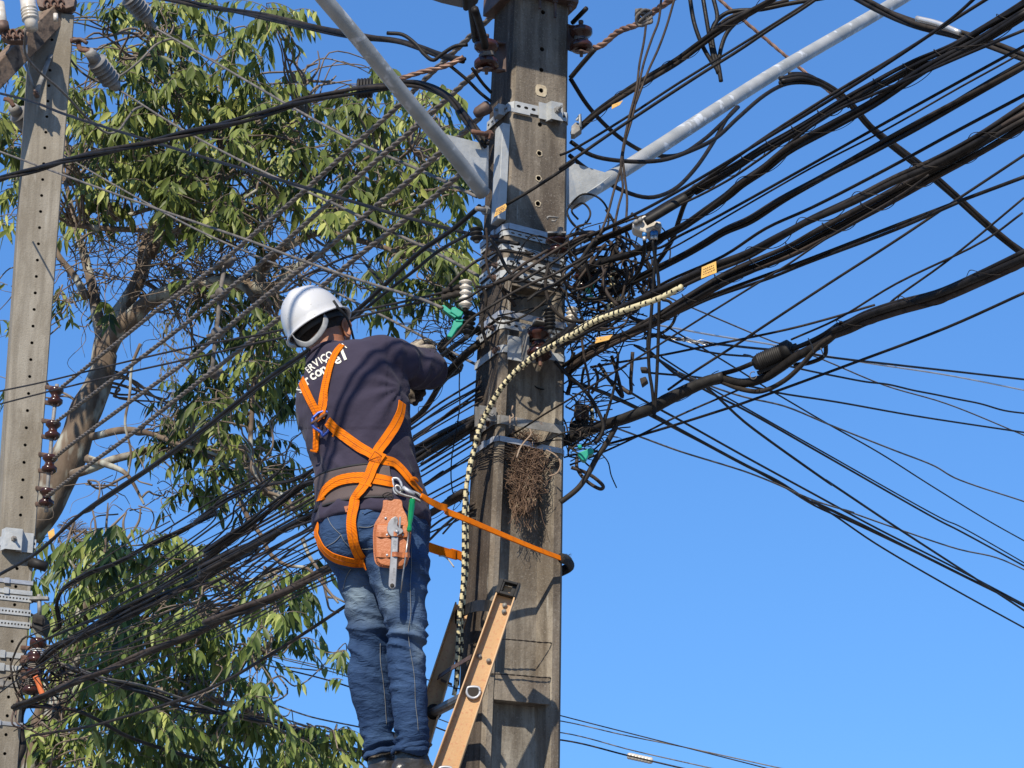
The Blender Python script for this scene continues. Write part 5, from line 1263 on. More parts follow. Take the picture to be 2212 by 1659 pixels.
# ---------------------------------------------------------------- cables and wires
def cable(lab, spec, Y0, Y1, mm, mt='k', cat='cable', grp=None, step=.08, n=7, name='cable', jit=0.):
    P = lift(spec, Y0, Y1)
    if jit:
        P = [p+Vector((0,0,random.uniform(-jit,jit))) for p in P]
    pts = smooth(P, step); m = MB(); m.tube(pts, mm/1000., n)
    return tag(m.build(name, M[mt]), lab, cat, grp)
def frames(pts):
    out = []; t = (pts[1]-pts[0]).normalized(); x = (Vector((0,0,1))-t*t.z).normalized()
    for i in range(len(pts)):
        a = pts[max(i-1,0)]; b = pts[min(i+1,len(pts)-1)]; t = (b-a).normalized(); x = (x-t*x.dot(t)).normalized(); out.append((x, t.cross(x)))
    return out
def bundle(lab, spec, Y0, Y1, n, Rb, mm, mts=('k','k2','b'), turns=.8, lash=.12, seed=1, step=.07, cat='cable bundle', loose=.35, grp=None):
    rnd = random.Random(seed); pts = smooth(lift(spec, Y0, Y1), step); fr = frames(pts)
    L_ = [0]
    for i in range(1, len(pts)): L_.append(L_[-1]+(pts[i]-pts[i-1]).length)
    root_ = empty('cable_bundle', lab, cat, grp)
    for k in range(n):
        a0 = 2*math.pi*k/max(n-1,1)+rnd.uniform(-.3,.3); rad = Rb*(rnd.uniform(.55,1.) if k else .1); tw = turns*rnd.uniform(.5,1.4)*rnd.choice((1,1,-1)) if n > 3 else turns
        if n <= 3: a0 = 2*math.pi*k/n; rad = Rb
        r_ = mm/1000.*rnd.uniform(.65,1.25) if n > 3 else mm/1000.
        s_ = rnd.uniform(0,50); q = []
        for i, p in enumerate(pts):
            a = a0+tw*2*math.pi*L_[i]+noise.noise(Vector((L_[i]*1.6, s_, 0)))*loose*4; rr = rad*(1+loose*noise.noise(Vector((L_[i]*2.5, 0, s_))))
            q.append(p+fr[i][0]*math.cos(a)*rr+fr[i][1]*math.sin(a)*rr)
        m = MB(); m.tube(q, r_, 7); m.build('cable', M[mts[k % len(mts)]], root_)
    if lash:
        m = MB(); q = []; a = 0; N_ = int(L_[-1]/.008); j = 0
        for i in range(N_):
            s_ = L_[-1]*i/N_
            while j < len(pts)-2 and L_[j+1] < s_: j += 1
            t = (s_-L_[j])/max(L_[j+1]-L_[j], 1e-6); p = pts[j].lerp(pts[j+1], min(1,t)); a = s_/lash*2*math.pi
            rr = Rb+mm/1000.*1.15*(1+.25*noise.noise(Vector((s_*9, 3, seed)))); q.append(p+fr[j][0]*math.cos(a)*rr+fr[j][1]*math.sin(a)*rr)
        m.tube(q, .0013, 4); m.build('lashing_wire', M['k2'], root_)
    rebase(root_); return root_
def twisted(lab, spec, Y0, Y1, Rr, r_, n=3, pitch=.16, mt='s', cat='steel strand', grp=None, name='steel_strand', step=None):
    pts = smooth(lift(spec, Y0, Y1), pitch/7 if step is None else step, 4000); fr = frames(pts); m = MB()
    L_ = [0]
    for i in range(1, len(pts)): L_.append(L_[-1]+(pts[i]-pts[i-1]).length)
    for k in range(n):
        m.tube([p+fr[i][0]*math.cos(a)*Rr+fr[i][1]*math.sin(a)*Rr for i, p in enumerate(pts) for a in (2*math.pi*(k/n+L_[i]/pitch),)], r_, 5)
    return tag(m.build(name, M[mt]), lab, cat, grp)
g_ = 'twisted steel strands climbing from the pale pole spools'
twisted('uppermost twisted steel strand from the top spool to the dark pole top', 'K 380,865 740,575 1070,310 1440,35 B 0,1505 320,1230 660,920 930,680 1090,520 1400,225 1560,75', 11.95, 7.15, .0055, .0062, grp=g_)
twisted('second highest twisted steel strand, ending behind the upper left spool', 'K 350,1085 820,730 1200,440 1659,70 B 500,1290 850,980 1040,820 1240,640 1400,490 1560,340', 11.95, 7.15, .0055, .0062, grp=g_)
twisted('third twisted steel strand, clamped at the dark pole just above the left arm bracket', 'K 345,1320 400,1270 820,960 1250,650 1452,480 S 330,760 850,350 1260,0 B 920,1230 1190,990 1400,810 1505,700', 11.95, 7.02, .0055, .0062, grp=g_)
twisted('lowest twisted steel strand, passing right behind the white helmet', 'K 300,1560 560,1365 830,1170 1320,790 S 0,1280 440,930 760,690 1090,420 1630,0 B 1310,1140 1480,1000', 11.95, 7.1, .0055, .0062, grp=g_)
m = MB(); m.lathe(at(*vp('C',515,1100),7.0), Vector((-.8,0,-.5)), [(0,0),(.02,0),(.024,.01),(.02,.05),(.012,.06),(0,.06)], n=10); tag(m.build('strand_grip', M['iron']), 'dark grip holding a steel strand at the pole just above the left arm bracket', 'clamp')
# ---- wires at the left
cable('dark double wire crossing before the pale pole down to the dark pole bands', 'A -20,600 215,660 420,740 980,915 1659,1120 B 540,1280 980,1410 1490,1540 1700,1580', 11.2, 6.93, 7, 'k')
cable('thin grey wire running down to the left green clamp', 'A -20,975 400,1130 980,1340 1659,1575 S 490,430 820,550 1190,670 1550,780 1725,852', 11.6, 6.9, 5.5, 'g', 'wire')
cable('thin grey wire passing between helmet and glove down to the pole side', 'A 400,1000 850,1260 1300,1500 1659,1659 S 440,520 800,690 1100,840 1400,990 1700,1150 1990,1300', 12.5, 7.3, 5, 'g', 'wire')
cable('grey wire from the pale pole strain insulator to the bands on the dark pole', 'A 775,585 1200,850 1659,1090 B 480,1310 800,1470 S 850,20 1300,240 1700,430 2020,605', 12.25, 7.2, 6, 'g', 'wire')
cable('grey wire from the highest strain insulator to the foot of the left pipe arm', 'A 1010,185 1300,350 1659,560 B 260,710 660,925 1080,1110 1430,1275', 12.4, 7.2, 6, 'g', 'wire')
cable('pale jumper wire looping from the pole top clamp under a strain insulator', 'A 365,-20 365,150 400,280 500,440 640,530 760,500 900,400 1010,290 1100,255 1160,260', 12.0, 12.4, 7, 'g', 'wire', n=8)
cable('pale jumper wire sagging from the lower line clamp past the pale pole', 'A 165,190 165,350 240,450 400,590 560,760 690,860 760,850 830,760 870,710 925,688', 11.3, 12.3, 7, 'g', 'wire', n=8)
for sp_ in ('A 360,90 362,135', 'A 163,290 165,345'):
    m = MB(); m.tube(lift(sp_, 11.7), .014, 8); tag(m.build('wire_wrap', M['porc_w']), 'cream wrap on the %s jumper wire'%('pole top' if '360' in sp_ else 'lower'), 'wrap')
bundle('twisted triple cable crossing the left trees to the left arm bracket', 'A -30,1170 280,1085 560,1010 980,920 1300,840 1659,755 B 250,670 480,620 680,585 850,565 980,545 1100,555 1250,640 1370,780 1485,935', 9.5, 6.95, 3, .0095, 7.5, ('k','k2','k'), .7, 0, 3)
m = MB(); q = lift('B 665,575 745,570', 8.0)
for k in range(5):
    c = q[0].lerp(q[1], k/4.); m.tube([c+Vector((0, math.sin(t)*.027, math.cos(t)*.036)) for t in [i*.5 for i in range(14)]], .007, 6)
tag(m.build('coiled_wrap', M['rubber']), 'five black coils wrapped tightly round the triple cable in front of the sky', 'coil')
bundle('thick loosely twisted black cables from the top left to the spool', 'A 1000,-25 1300,30 1659,95 B 240,150 430,190 700,240 900,260 1060,300 1200,350 1340,385', 8.5, 6.95, 4, .013, 7.5, ('k','k2','k'), .55, 0, 5, loose=.5)
cable('black stray loop sagging out of the twisted cables by the upper left spool', 'B 850,215 950,225 1040,290 1090,350 1150,390 1200,355 1290,300 1370,290', 7.0, 6.9, 7, 'k')
twisted('short copper coloured twist left of the upper left spool', 'B 935,510 1080,465 1250,420 1345,370', 7.0, 6.93, .0045, .0055, 3, .1, 'cu', 'wire', name='copper_strand')
cable('black wire curving from the copper twist down to the dark pole edge', 'B 1250,420 1370,520 1450,600 1525,660', 6.95, 7.0, 6)
cable('thin black wire dropping steeply beside the upper left spool', 'B 1400,440 1470,540 1525,600', 6.93, 7.0, 6)
cable('thin wire above the helmet running to the upper wrapped coil', 'K -20,880 290,815 800,690 1290,580 1659,515 S 420,1035 S 950,905 1300,830 1750,728', 11.5, 6.93, 4.5, 'k2', 'wire')
cable('thin wire just below its neighbour running to the lower wrapped coil', 'K -20,965 270,890 760,770 1300,650 1659,565 S 500,1080 S 990,945 1400,840 1760,765', 11.5, 6.93, 4.5, 'k2', 'wire')
cable('fat black cable passing right of the helmet up to the bolt under the left arm', 'L -20,415 230,270 540,0 K 1000,1350 1330,1110 1659,850 S 400,1370 660,1190 S 990,925 1250,690 1560,400 1810,230 2020,50', 11.4, 6.95, 9, 'k')
cable('thinner black cable under the fat one, right of the helmet', 'K 560,1659 1010,1358 1340,1120 1659,868 S 410,1385 670,1200 S 1000,955 1250,750 1500,560 1700,400 1960,255', 11.6, 7.0, 6.5, 'k')
cable('thin branch wire looping up beside the helmet top', 'S 470,720 560,640 760,540 1000,440 1060,430', 8, 8.4, 5, 'k2', 'wire')
cable('bent wire in the sky above and right of the helmet', 'S 1060,430 1130,520 1200,600 1250,660', 8.4, 8.0, 5, 'k2', 'wire')
# ---- bundles between the two poles, behind the man
bundle('upper cable bundle with a sharp bend beside the pale pole', 'L 345,775 385,740 368,610 395,520 450,470 600,390 800,310 1000,200 1200,110 1400,0 T 250,380 560,180 830,95 1000,60 1110,5 R 760,560 1100,400 1240,330 1300,270 1400,120 1500,40 E 0,700 250,500', 11.9, 7.2, 5, .011, 6.5, ('k','k2','k'), .4, .25, 7)
bundle('broad flat black bundle just above the thickest lashed one', 'L 330,905 500,800 700,690 1000,520 1300,330 1500,180 1640,60 T 350,590 640,400 900,210 1130,50 R 900,680 1240,520 1400,430 1590,340', 11.9, 7.15, 7, .014, 5.5, ('k','k','k2'), .3, .3, 9, loose=.5)
bundle('thickest lashed cable bundle running down behind the hips to the left', 'L 250,985 350,890 480,830 760,700 1000,580 1300,430 1659,230 T 300,740 560,600 780,480 1170,270 R 900,740 1240,560 1400,470 1590,370', 11.9, 7.1, 8, .018, 7.5, ('k','k2','k'), .35, .16, 11, loose=.35)
bundle('brown lashed cable bundle passing just below the buttocks to the left', 'L 90,1275 250,1210 600,1060 950,900 1300,770 1500,680 1659,600 T 350,1120 680,990 950,860 1240,700 R 1290,900 1400,840 1520,780 F 100,1075 260,980', 11.9, 7.1, 5, .014, 9, ('b','k2','k'), .3, .3, 13, loose=.3)
tr = [ # thin wires traced between the poles
 ('L -20,1185 L 130,1075 400,900 620,720 900,520 1200,330 1500,60 T 560,240 900,-20', 11.6,8.2,4.5),
 ('L 300,830 700,560 1000,330 1400,30 T 400,250 720,60', 11.9,8.5,4),
 ('L 430,470 800,220 1100,60', 11.8,9.5,3.5),
 ('T 0,700 330,450 620,240 880,0', 10,8.2,5),
 ('T 0,455 430,190 700,40', 10.3,8.8,5),
 ('T 0,820 200,690 640,440 1180,120', 10,7.9,5.5),
 ('T 0,860 300,690 700,470 1180,190', 10,7.9,4),
 ('T 330,860 560,730 760,560 900,450 1160,350', 9.6,7.9,6),
 ('T 100,900 330,830 420,800 600,700 850,560 1170,400', 10,7.9,6),
 ('T 0,1190 300,1000 520,830 780,620 1000,480 1165,370', 10.3,7.9,5),
 ('T 0,1215 330,1010 560,850 820,640 1010,520 1165,410', 10.3,7.9,4),
 ('T 0,1120 150,1010 420,690 560,560 800,310 1000,120 1130,0', 10.3,7.9,4),
 ('T 360,1030 620,850 860,670 1190,510', 9.6,7.9,4),
 ('T 400,1060 640,860 830,700 1000,560 1165,470', 9.6,7.9,5),
 ('T 420,1200 700,1060 1000,900 1290,760', 9.6,7.9,4),
 ('T 380,1240 700,1090 1050,900 1300,790', 9.6,7.9,4),
 ('T 420,1180 680,1040 1030,850 1270,740', 9.6,7.9,4),
 ('L 0,1080 280,1010 520,930 800,890 1100,820', 11.7,10,4),
 ('L 150,1480 500,1300 800,1120 1000,960', 11.9,10.3,3.5),
 ('L 90,1420 300,1290 700,1070 1300,860', 11.9,9.6,3.5),
 ('R 1200,385 1380,250 1560,140', 7.6,7.1,4.5), ('R 1215,400 1420,260 1565,180', 7.6,7.1,4.5), ('R 1230,440 1400,330 1565,215', 7.6,7.1,4.5),
 ('R 1225,470 1340,380 1480,270 1570,235', 7.6,7.1,4), ('R 1275,640 1420,550 1570,460', 7.6,7.1,4.5), ('R 1285,722 1400,650 1560,570', 7.6,7.1,4),
 ('R 1275,600 1430,500 1565,410', 7.6,7.1,5), ('R 1305,985 1400,915 1520,870', 7.6,7.1,4.5), ('R 1310,1000 1430,950 1520,905', 7.6,7.1,3.5), ('R 1318,1040 1400,960 1500,880 1530,860', 7.6,7.1,5.5), ('R 1400,1000 1440,955 1490,900', 7.5,7.2,4)]
LBL = ['black wire leaving the pale pole lowest strap and rising above the fan', 'thin black wire from the upper left knot, top edge of the fan', 'finest black wire skirting the top edge of the left fan', 'black wire above the bent bundle, level with his belt', 'black wire close over the bent bundle behind his left hip', 'dark wire just beneath the bent bundle behind the hip', 'fine wire following under the broad flat bundle', 'kinked black wire sagging below the thickest lashed bundle', 'black wire weaving under the kinked one below the thickest bundle', 'straight black wire midway between the two lashed bundles', 'thin brownish wire directly under the straight one between lashed bundles', 'single thin wire crossing steeply over the thickest lashed bundle', 'thin wire spanning the gap over the brown bundle, upper', 'medium black wire spanning the gap over the brown bundle, lower', 'dark wire running right under the brown bundle', 'thin black wire second below the brown bundle', 'fine wire closest beneath the brown bundle behind the thigh', 'thin wire flattening out across the lower leaves', 'thin wire from the pale pole foot crossing the lower tree upward', 'fine wire lowest in the left knot, heading up right', 'thin black wire just right of his ribs, highest there', 'thin black wire right of his ribs, second from above', 'faded wire right of his ribs, third from above', 'wavy black wire entering the pole over the grey collar', 'thin black wire reaching the pole beside the nest top', 'single thin wire reaching the pole low beside the nest', 'black wire right of his waist just below the dense bundles', 'upper of the short wires under the brown bundle, right of his belt', 'fine faded wire beneath the snap hook reaching the pole', 'thicker wire curling up to the pole below the brown bundle', 'short stray wire under the lanyard near the pole']
for i, (sp_, a, b, mm) in enumerate(tr):
    if sp_.startswith('R'):
        t_ = sp_.split(); p0 = [float(q) for q in t_[-2].split(',')]; p1 = [float(q) for q in t_[-1].split(',')]; L__ = math.hypot(p1[0]-p0[0], p1[1]-p0[1]); sp_ += ' %.0f,%.0f' % (p1[0]+(p1[0]-p0[0])/L__*60, p1[1]+(p1[1]-p0[1])/L__*60)
    cable(LBL[i], sp_, a, b, mm*.85, ('k','k2','b')[i % 3], 'wire', 'thin black wires fanning between the two poles')
# more of the same fan: every wire leaves the knot on the pale pole and reaches the left edge of the dark pole
rnd = random.Random(77)
for i in range(11):
    t = (i+rnd.uniform(-.4,.4))/10.; y1 = 838+t*190+rnd.uniform(-6,6); y0 = 1345+t*150+rnd.uniform(-16,16)
    u0 = rnd.uniform(62,100); u1 = 1034-t*8; q = []; sg = rnd.uniform(12,30); w1 = rnd.uniform(-3,3); w2 = rnd.uniform(0,6)
    for k in range(11):
        s_ = k/10.; u = u0+(u1-u0)*s_; v = y0+(y1-y0)*s_ + math.sin(math.pi*s_)*sg + w1*math.sin(s_*9+w2)
        q.append((u, v))
    Pq = lift(q, 11.95, 7.08+.1*rnd.random()); m = MB(); m.tube(smooth(Pq, .12), rnd.uniform(.0022,.0042), 6)
    tag(m.build('cable', M[('k','k2','b','k')[i % 4]]), 'thin black wire running between the two poles behind the man', 'wire', 'thin black wires fanning between the two poles')
bundle('short dense bundle from the gloves up to the pole beside the black insulator stack', 'E -60,1130 20,1030 130,900 250,770 385,655', 7.35, 7.12, 6, .014, 7, ('k','k2','k'), .5, .2, 15, loose=.6)
cable('heavy black cable just below the black insulator stack, ending at the pole', 'E -40,830 100,720 240,620 400,500', 7.4, 7.05, 9, 'k')
cable('loose thin wire hanging in a tall narrow loop right of his waist', 'E 205,900 200,1100 F 205,60 150,420 120,620 118,850 150,1000 220,1060', 7.1, 7.2, 2.2, 'k', 'wire')
cable('thin wire crossing the whole pole front just above the nest', 'U 1060,1100 900,1215 400,1510 180,1659 N 1290,420 870,680 600,850 0,1215 F 1330,0 1080,150 830,310 550,460 330,590 0,780 R 1400,640 1285,722', 5.6, 7.5, 3.2, 'k2', 'wire')
for k in range(6):
    z = MP.zof(966+k*4.5); q = [MP.p(-.014, .12, z+.012), MP.p(-.006-.001*k, .01, z+.004*math.sin(k)), MP.p(.016, -.008-.001*k, z+.003*math.cos(k)), MP.p(.1, -.012, z-.006-.002*k), MP.p(Wm*.75, -.012, z-.008), MP.p(Wm+.006, .0, z-.013+.002*k), MP.p(Wm+.01, .1, z-.012)]
    m = MB(); m.tube(smooth(q, .01), .0016, 5); tag(m.build('wrapped_wire', M['k2']), 'thin black wire wound round the dark pole across the nest top', 'wire', 'wires wound round the dark pole over the nest')
for v0, lab in ((1376,'upper twisted tie wire round the lower dark pole'), (1452,'lower twisted tie wire round the dark pole above the ledge')):
    z = MP.zof(v0); q = [MP.p(-.006,.12,z-.0), MP.p(-.006,.004,z-.006), MP.p(.03,-.005,z-.004), MP.p(.12,-.003,z), MP.p(Wm*.8,-.004,z), MP.p(Wm+.003,.004,z+.003), MP.p(Wm+.004,.12,z)]
    pts = smooth(q, .006); fr = frames(pts); m = MB()
    for k in (0, 1): m.tube([p+fr[i][0]*math.cos(i*.9+k*math.pi)*.0014+fr[i][1]*math.sin(i*.9+k*math.pi)*.0014 for i, p in enumerate(pts)], .0014, 4)
    tag(m.build('tie_wire', M['k2']), lab, 'wire')
# ---- far wires low in the picture, well behind both poles
far = [('J -60,575 325,685', 'T 520,1120 900,1240 1400,1370'),]
gf = 'far thin wires low behind both poles'
fl = [('T 520,1120 900,1240 1400,1370 V 1000,1490 Q 10,1125 500,1250 1000,1378', 5, 'k2', 'far thin wire, highest of the four at the bottom right of the pole'),
      ('T 400,1250 800,1350 1400,1490 V 1000,1530 Q 10,1150 300,1215 600,1275 1080,1380', 5, 'g', 'far thin grey wire, second of the four at the bottom right of the pole'),
      ('T 0,1140 400,1250 800,1360 1400,1520 V 1000,1570 Q 10,1205 350,1290 740,1378', 5, 'g', 'far pale wire, faintest of the four at the bottom right of the pole'),
      ('T 40,1230 480,1350 750,1420 1400,1590 V 1000,1590 Q 10,1240 330,1315 600,1378', 7, 'k2', 'far wire with a row of white beads at the bottom right of the pole')]
for sp_, mm, mt_, lb in fl: cable(lb, sp_, 20, 18, mm, mt_, 'wire', gf)
e = empty('bead_row', 'row of seven white beads on the lowest far wire at the bottom right', 'beads')
for k in range(7):
    p = at(*vp('Q', 335+k*15.5, 1315+k*3.4), 18.4); m = MB(); m.lathe(p-Vector((.028,0,0)), Vector((1,0,-.1)), [(0,0),(.02,.003),(.028,.014),(.028,.04),(.02,.052),(0,.056)], n=10); m.build('bead', M['porc_w'], e)
rebase(e)
for i, sp_ in enumerate(('J -300,1110 0,1210 430,1300 500,1320', 'J -300,1210 0,1300 480,1420 500,1425', 'L 440,560 700,640 1200,780 1659,910 T 800,1350', 'L 430,600 750,700 1150,800 1400,850')):
    cable('pale far wire low among the left trees', sp_, 17, 17, 6, 'g', 'wire', 'pale far wires among the left trees')
bundle('loose black cables drooping from the pale pole knot behind the jeans', 'L 380,1000 800,1110 1200,1230 1659,1340 J 0,1400 490,1560 700,1640', 12.0, 15, 6, .03, 7, ('k','k2','g'), .2, 0, 21, loose=.7)
cable('rough black cable sagging across the lowest leaves to the bottom edge', 'L 130,1270 300,1270 500,1300 620,1350 820,1440 1100,1540 1400,1640 1500,1680', 12.0, 14, 11, 'k', jit=.01)
cable('single wire dropping from behind the thigh across the lower left leaves', 'T 1385,985 1060,1200 740,1400 500,1540 230,1659 L 1160,1220 800,1330 600,1385 200,1450', 8.5, 11.9, 7, 'k2')
cable('dark thick lead hanging down the right side of the pale pole', 'W 205,1180 160,1300 165,1450 180,1560 140,1659 120,1720', 12.1, 12.1, 22, 'k')
for i in range(16):
    a = rnd.uniform(0, 6); c = at(*vp('W', rnd.uniform(190,420), rnd.uniform(850,1250)), 12.0+rnd.uniform(-.1,.2)); r_ = rnd.uniform(.05,.2); q = []
    for k in range(9): q.append(c+Vector((math.cos(a+k*.7)*r_*rnd.uniform(.6,1.3), rnd.uniform(-.06,.06), math.sin(a+k*.7)*r_*rnd.uniform(.6,1.3))))
    m = MB(); m.tube(smooth(q, .03), rnd.uniform(.003,.007), 5); tag(m.build('cable', M[('k','k2','iron')[i % 3]]), 'loose black wire loop in the knot beside the pale pole', 'wire', 'loose loops in the left wire knot')
# ---------------------------------------------------------------- cables right of the dark pole
bundle('big lashed cable bundle, uppermost of the thick ones crossing the right sky', 'M 2240,10 2212,30 2050,130 1880,230 1700,310 1500,410 1330,500 1200,580 1080,650 950,720 860,780 740,850 640,905', 5.3, 6.5, 9, .015, 5.2, ('k','k2','k'), .3, .12, 31, loose=.25)
bundle('twisted thick cable pair right under the uppermost lashed bundle', 'M 2240,50 2000,200 1750,330 1500,490 1300,600 1080,720 980,800 860,880 800,930 700,1000 600,1070 500,1120 380,1190 N 230,370 120,430', 5.3, 6.95, 4, .011, 6.5, ('k','k2','k'), .4, .3, 33, loose=.25)
cable('single thick black cable carrying the white splitter box to the tangle', 'M 660,895 520,970 420,1030 D 1240,430 1100,490 950,570 850,610', 6.5, 7.0, 11, 'k')
for k, (sp_, mm, a, b) in enumerate((('U 1659,190 1300,340 1000,470 700,600 400,740 N 900,60', 4.5, 5.3, 6.4), ('M 2060,-20 1900,80 1600,270 1330,430 1000,640 700,850 400,1040 150,1150', 5, 5.4, 6.9), ('M 1990,-20 1860,95 1550,310 1330,450 950,680 600,890 380,1010 0,1190', 5, 5.4, 6.95), ('M 1400,480 1150,620 950,760 800,860 560,980 300,1060 0,1200', 4, 5.9, 6.95))):
    cable(('thin wire fraying off under the uppermost lashed bundle','upper of two thin wires over the uppermost lashed bundle','lower of two thin wires over the uppermost lashed bundle','shorter thin wire following the lower side of that lashed bundle')[k], sp_, a, b, mm, ('k','k2')[k % 2], 'wire', 'thin wires beside the uppermost lashed bundle')
bundle('tight pair of black cables in the middle of the right fan', 'M 2240,295 2000,430 1700,600 1500,710 1250,850 1050,960 900,1050 780,1100 700,1150 600,1210 N 430,490 330,560', 5.4, 6.95, 3, .008, 6.5, ('k','k','k2'), .3, 0, 35)
cable('single straight wire just below the twisted thick pair', 'M 2240,205 1650,530 1080,850 700,1060 560,1130 480,1180 N 320,330 260,380', 5.4, 6.95, 4.5, 'k', 'wire')
cable('hair-thin wire parallel to the straight wire below the thick pair', 'M 2180,265 2100,310 1900,420 1550,620 1200,800 850,1000 500,1200 N 250,460', 5.5, 6.95, 3, 'k2', 'wire')
cable('medium wire just above the biggest lower bundle', 'M 2240,440 1900,620 1550,810 1200,990 980,1090 780,1220 N 640,480 500,560', 5.5, 6.9, 5, 'k')
bundle('wide lashed bundle that carries the printed yellow tag', 'M 2240,500 2000,660 1800,770 1600,860 1400,960 1200,1050 1050,1130 900,1215 N 930,400 730,490 560,570 430,630 200,740 0,850 E 1400,500 1100,720 1010,780', 5.4, 6.9, 5, .0135, 7, ('k','k2','k'), .35, .2, 37, loose=.25)
bundle('lashed bundle directly beneath the tagged one, entering the lower tangle', 'M 2240,560 2000,700 1800,810 1500,980 1250,1110 1100,1190 N 1000,450 760,590 600,690 470,760 300,850 150,930 40,1010', 5.4, 7.1, 7, .018, 6.8, ('k','k2','b'), .3, .16, 39, loose=.25)
cable('black wire closely above its twin, right middle, ending at the tangle', 'U 1680,1105 1240,1270 900,1400 230,1659 N 900,565 700,650 430,770 200,850', 5.5, 7.0, 5.5, 'k')
cable('black wire splitting off below its twin in the right middle', 'U 1240,1275 860,1440 280,1659 N 1250,460 900,580 720,660 470,780', 5.6, 7.0, 5, 'k')
cable('thin grey wire rising steeply through the right middle sky', 'U 1690,955 1200,1280 O 905,0 500,260 0,590 N 1150,790 760,1040 640,1125', 6.2, 7.2, 4.5, 'k2', 'wire')
cable('thin wire rising over the splice canister to the right edge', 'O 1650,-160 1430,0 900,260 550,470 280,590', 6.0, 6.7, 3.5, 'k2', 'wire')
cable('short steep wire meeting the big lower cable right of the canister', 'O 1659,-250 1360,0 1170,150 890,350 860,378', 6.0, 6.4, 3.5, 'k2', 'wire')
cable('thin wire from the tangle passing left above the splice canister', 'O 775,385 690,410 560,450 300,520 0,585 N 850,870 600,920 300,970 180,990', 6.6, 7.1, 4, 'k2', 'wire')
cable('long straight wire under the canister rising to the right', 'O 1690,300 1200,520 700,710 0,965 N 960,1245 560,1370 270,1450', 5.9, 7.2, 4.5, 'k', 'wire')
cable('thin wire rising from beneath the big cable near the pole', 'N 1075,1118 700,1280 460,1400 230,1505 60,1570', 6.9, 7.3, 3.5, 'k2', 'wire')
bundle('heavy twisted black cable diving to the lower right from the right pipe arm', 'M 1050,385 1150,370 1250,400 1370,480 1480,600 1600,700 1750,820 1900,950 2050,1080 2240,1230', 7.6, 8.2, 3, .009, 8.5, ('k','k','k2'), .5, 0, 41)
cable('black arc under the right pipe arm, longest of the sagging loops', 'M 50,675 150,740 300,768 480,765 620,720 740,660 850,560 980,450 1080,400 1180,395 1270,410', 7.15, 7.7, 8, 'k')
cable('black arc starting at the right spool and sagging behind the pipe', 'M 50,375 130,500 220,600 320,680 430,735 560,740 680,670 780,580 850,510', 7.2, 7.9, 8, 'k')
cable('lowest black arc bulging beneath the right pipe arm', 'M 45,740 120,800 280,900 420,942 540,905 640,810 730,680 800,560 845,510', 7.2, 7.9, 8, 'k')
cable('short black arc leaving the upper side of the right pipe arm', 'M 1090,352 1180,358 1290,425 1380,510', 7.7, 7.8, 8, 'k')
bundle('black cables with a bright patch crossing the top right corner', 'M 1400,-20 1560,60 1700,115 1880,160 2040,210 2240,285', 6.5, 6.0, 3, .009, 7.5, ('k2','k','k2'), .5, 0, 43)
m = MB(); m.tube(smooth(lift('M 1700,88 1800,112 1905,156', 6.25, 6.15), .05), .009, 8); tag(m.build('bare_aluminium_strand', M['w']), 'bright bare strand exposed on the cables in the top right corner', 'wire')
twisted('reddish thin twisted guy wire crossing behind the right pipe arm', 'M 740,-20 830,60 950,160 1080,270 1200,370 1340,480', 8.5, 8.6, .004, .0045, 3, .12, 'cu', 'wire', name='guy_wire')
bundle('black cable group rising from the side clamp of the dark pole to the top edge', 'M 60,645 110,600 190,530 320,440 430,370 560,290 660,215 760,140 880,70 1000,0 1060,-40', 7.1, 6.6, 4, .01, 7, ('k','k2','b'), .4, .2, 45)
cable('black branch leaving the rising group and following the top edge', 'M 720,165 740,110 800,60 960,45 1080,20 1260,-10', 6.9, 6.8, 8, 'k')
cable('thin black branch hooking over near the top edge', 'M 700,190 780,100 900,50 1090,0', 6.9, 6.8, 6, 'k2')
cable('upper of two straight wires climbing from the pole across the hanging wires', 'M 0,740 50,720 300,570 560,400 860,215 1200,0 1260,-40', 6.95, 6.4, 4.5, 'k', 'wire')
cable('lower of two straight wires, crossing the pole from the yellow tag', 'D 430,290 600,190 870,10 M 0,805 50,770 250,630 400,530 560,425 700,335 860,235 1000,140 1150,45 1230,-10', 6.86, 6.4, 5.5, 'k')
gh = 'black leads hanging in a point from the top edge'
for sp_, lb in (('M 618,-20 640,110 680,220 720,290 760,350 768,388','leftmost black lead of the group hanging in a point at the top'),('M 680,-20 710,160 730,270 755,350','second black lead of the group hanging in a point at the top'),('M 728,-20 750,90 725,150 735,240 755,310 768,388','wavy black lead of the group hanging in a point at the top'),('M 890,60 800,150 770,220 755,300','black lead curving in from the right to the hanging point')):
    cable(lb, sp_, 6.8, 6.8, 7.5, 'k', 'cable', gh)
gv = 'thin wires hanging down in front of the right pipe arm'
for sp_, lb in (('M 485,-20 470,100 440,180 400,300 370,440 345,560 310,680 290,800 260,900 225,1030 190,1120','brown thin wire hanging vertically, leftmost at its foot'),('M 550,-20 510,120 470,230 420,340 370,470 335,560 310,650 300,750 310,850 320,950 315,1060','brown thin wire hanging vertically, rightmost at its foot'),('M 410,120 400,200 380,300 365,420 330,560 305,680 290,790 300,900 280,980 255,1100','brown thin wire hanging from the copper knot')):
    cable(lb, sp_, 6.7, 6.75, 4.2, 'b', 'wire', gv)
twisted('copper coloured twisted strand from the right spool up to the top edge', 'M 560,-20 440,60 380,110 280,150 200,215 165,228', 6.7, 7.0, .006, .0065, 3, .09, 'cu', 'wire', name='copper_strand')
m = MB(); c = at(*vp('M',400,92),6.76)
for k in range(5): m.tube([c+Vector((math.cos(t+k)*.026, math.sin(t*2+k)*.012, math.sin(t)*.022+.004*k)) for t in [i*.45 for i in range(13)]], .0055, 6)
tag(m.build('wire_knot', M['g']), 'pale knot of wire on the copper strand near the top', 'knot')
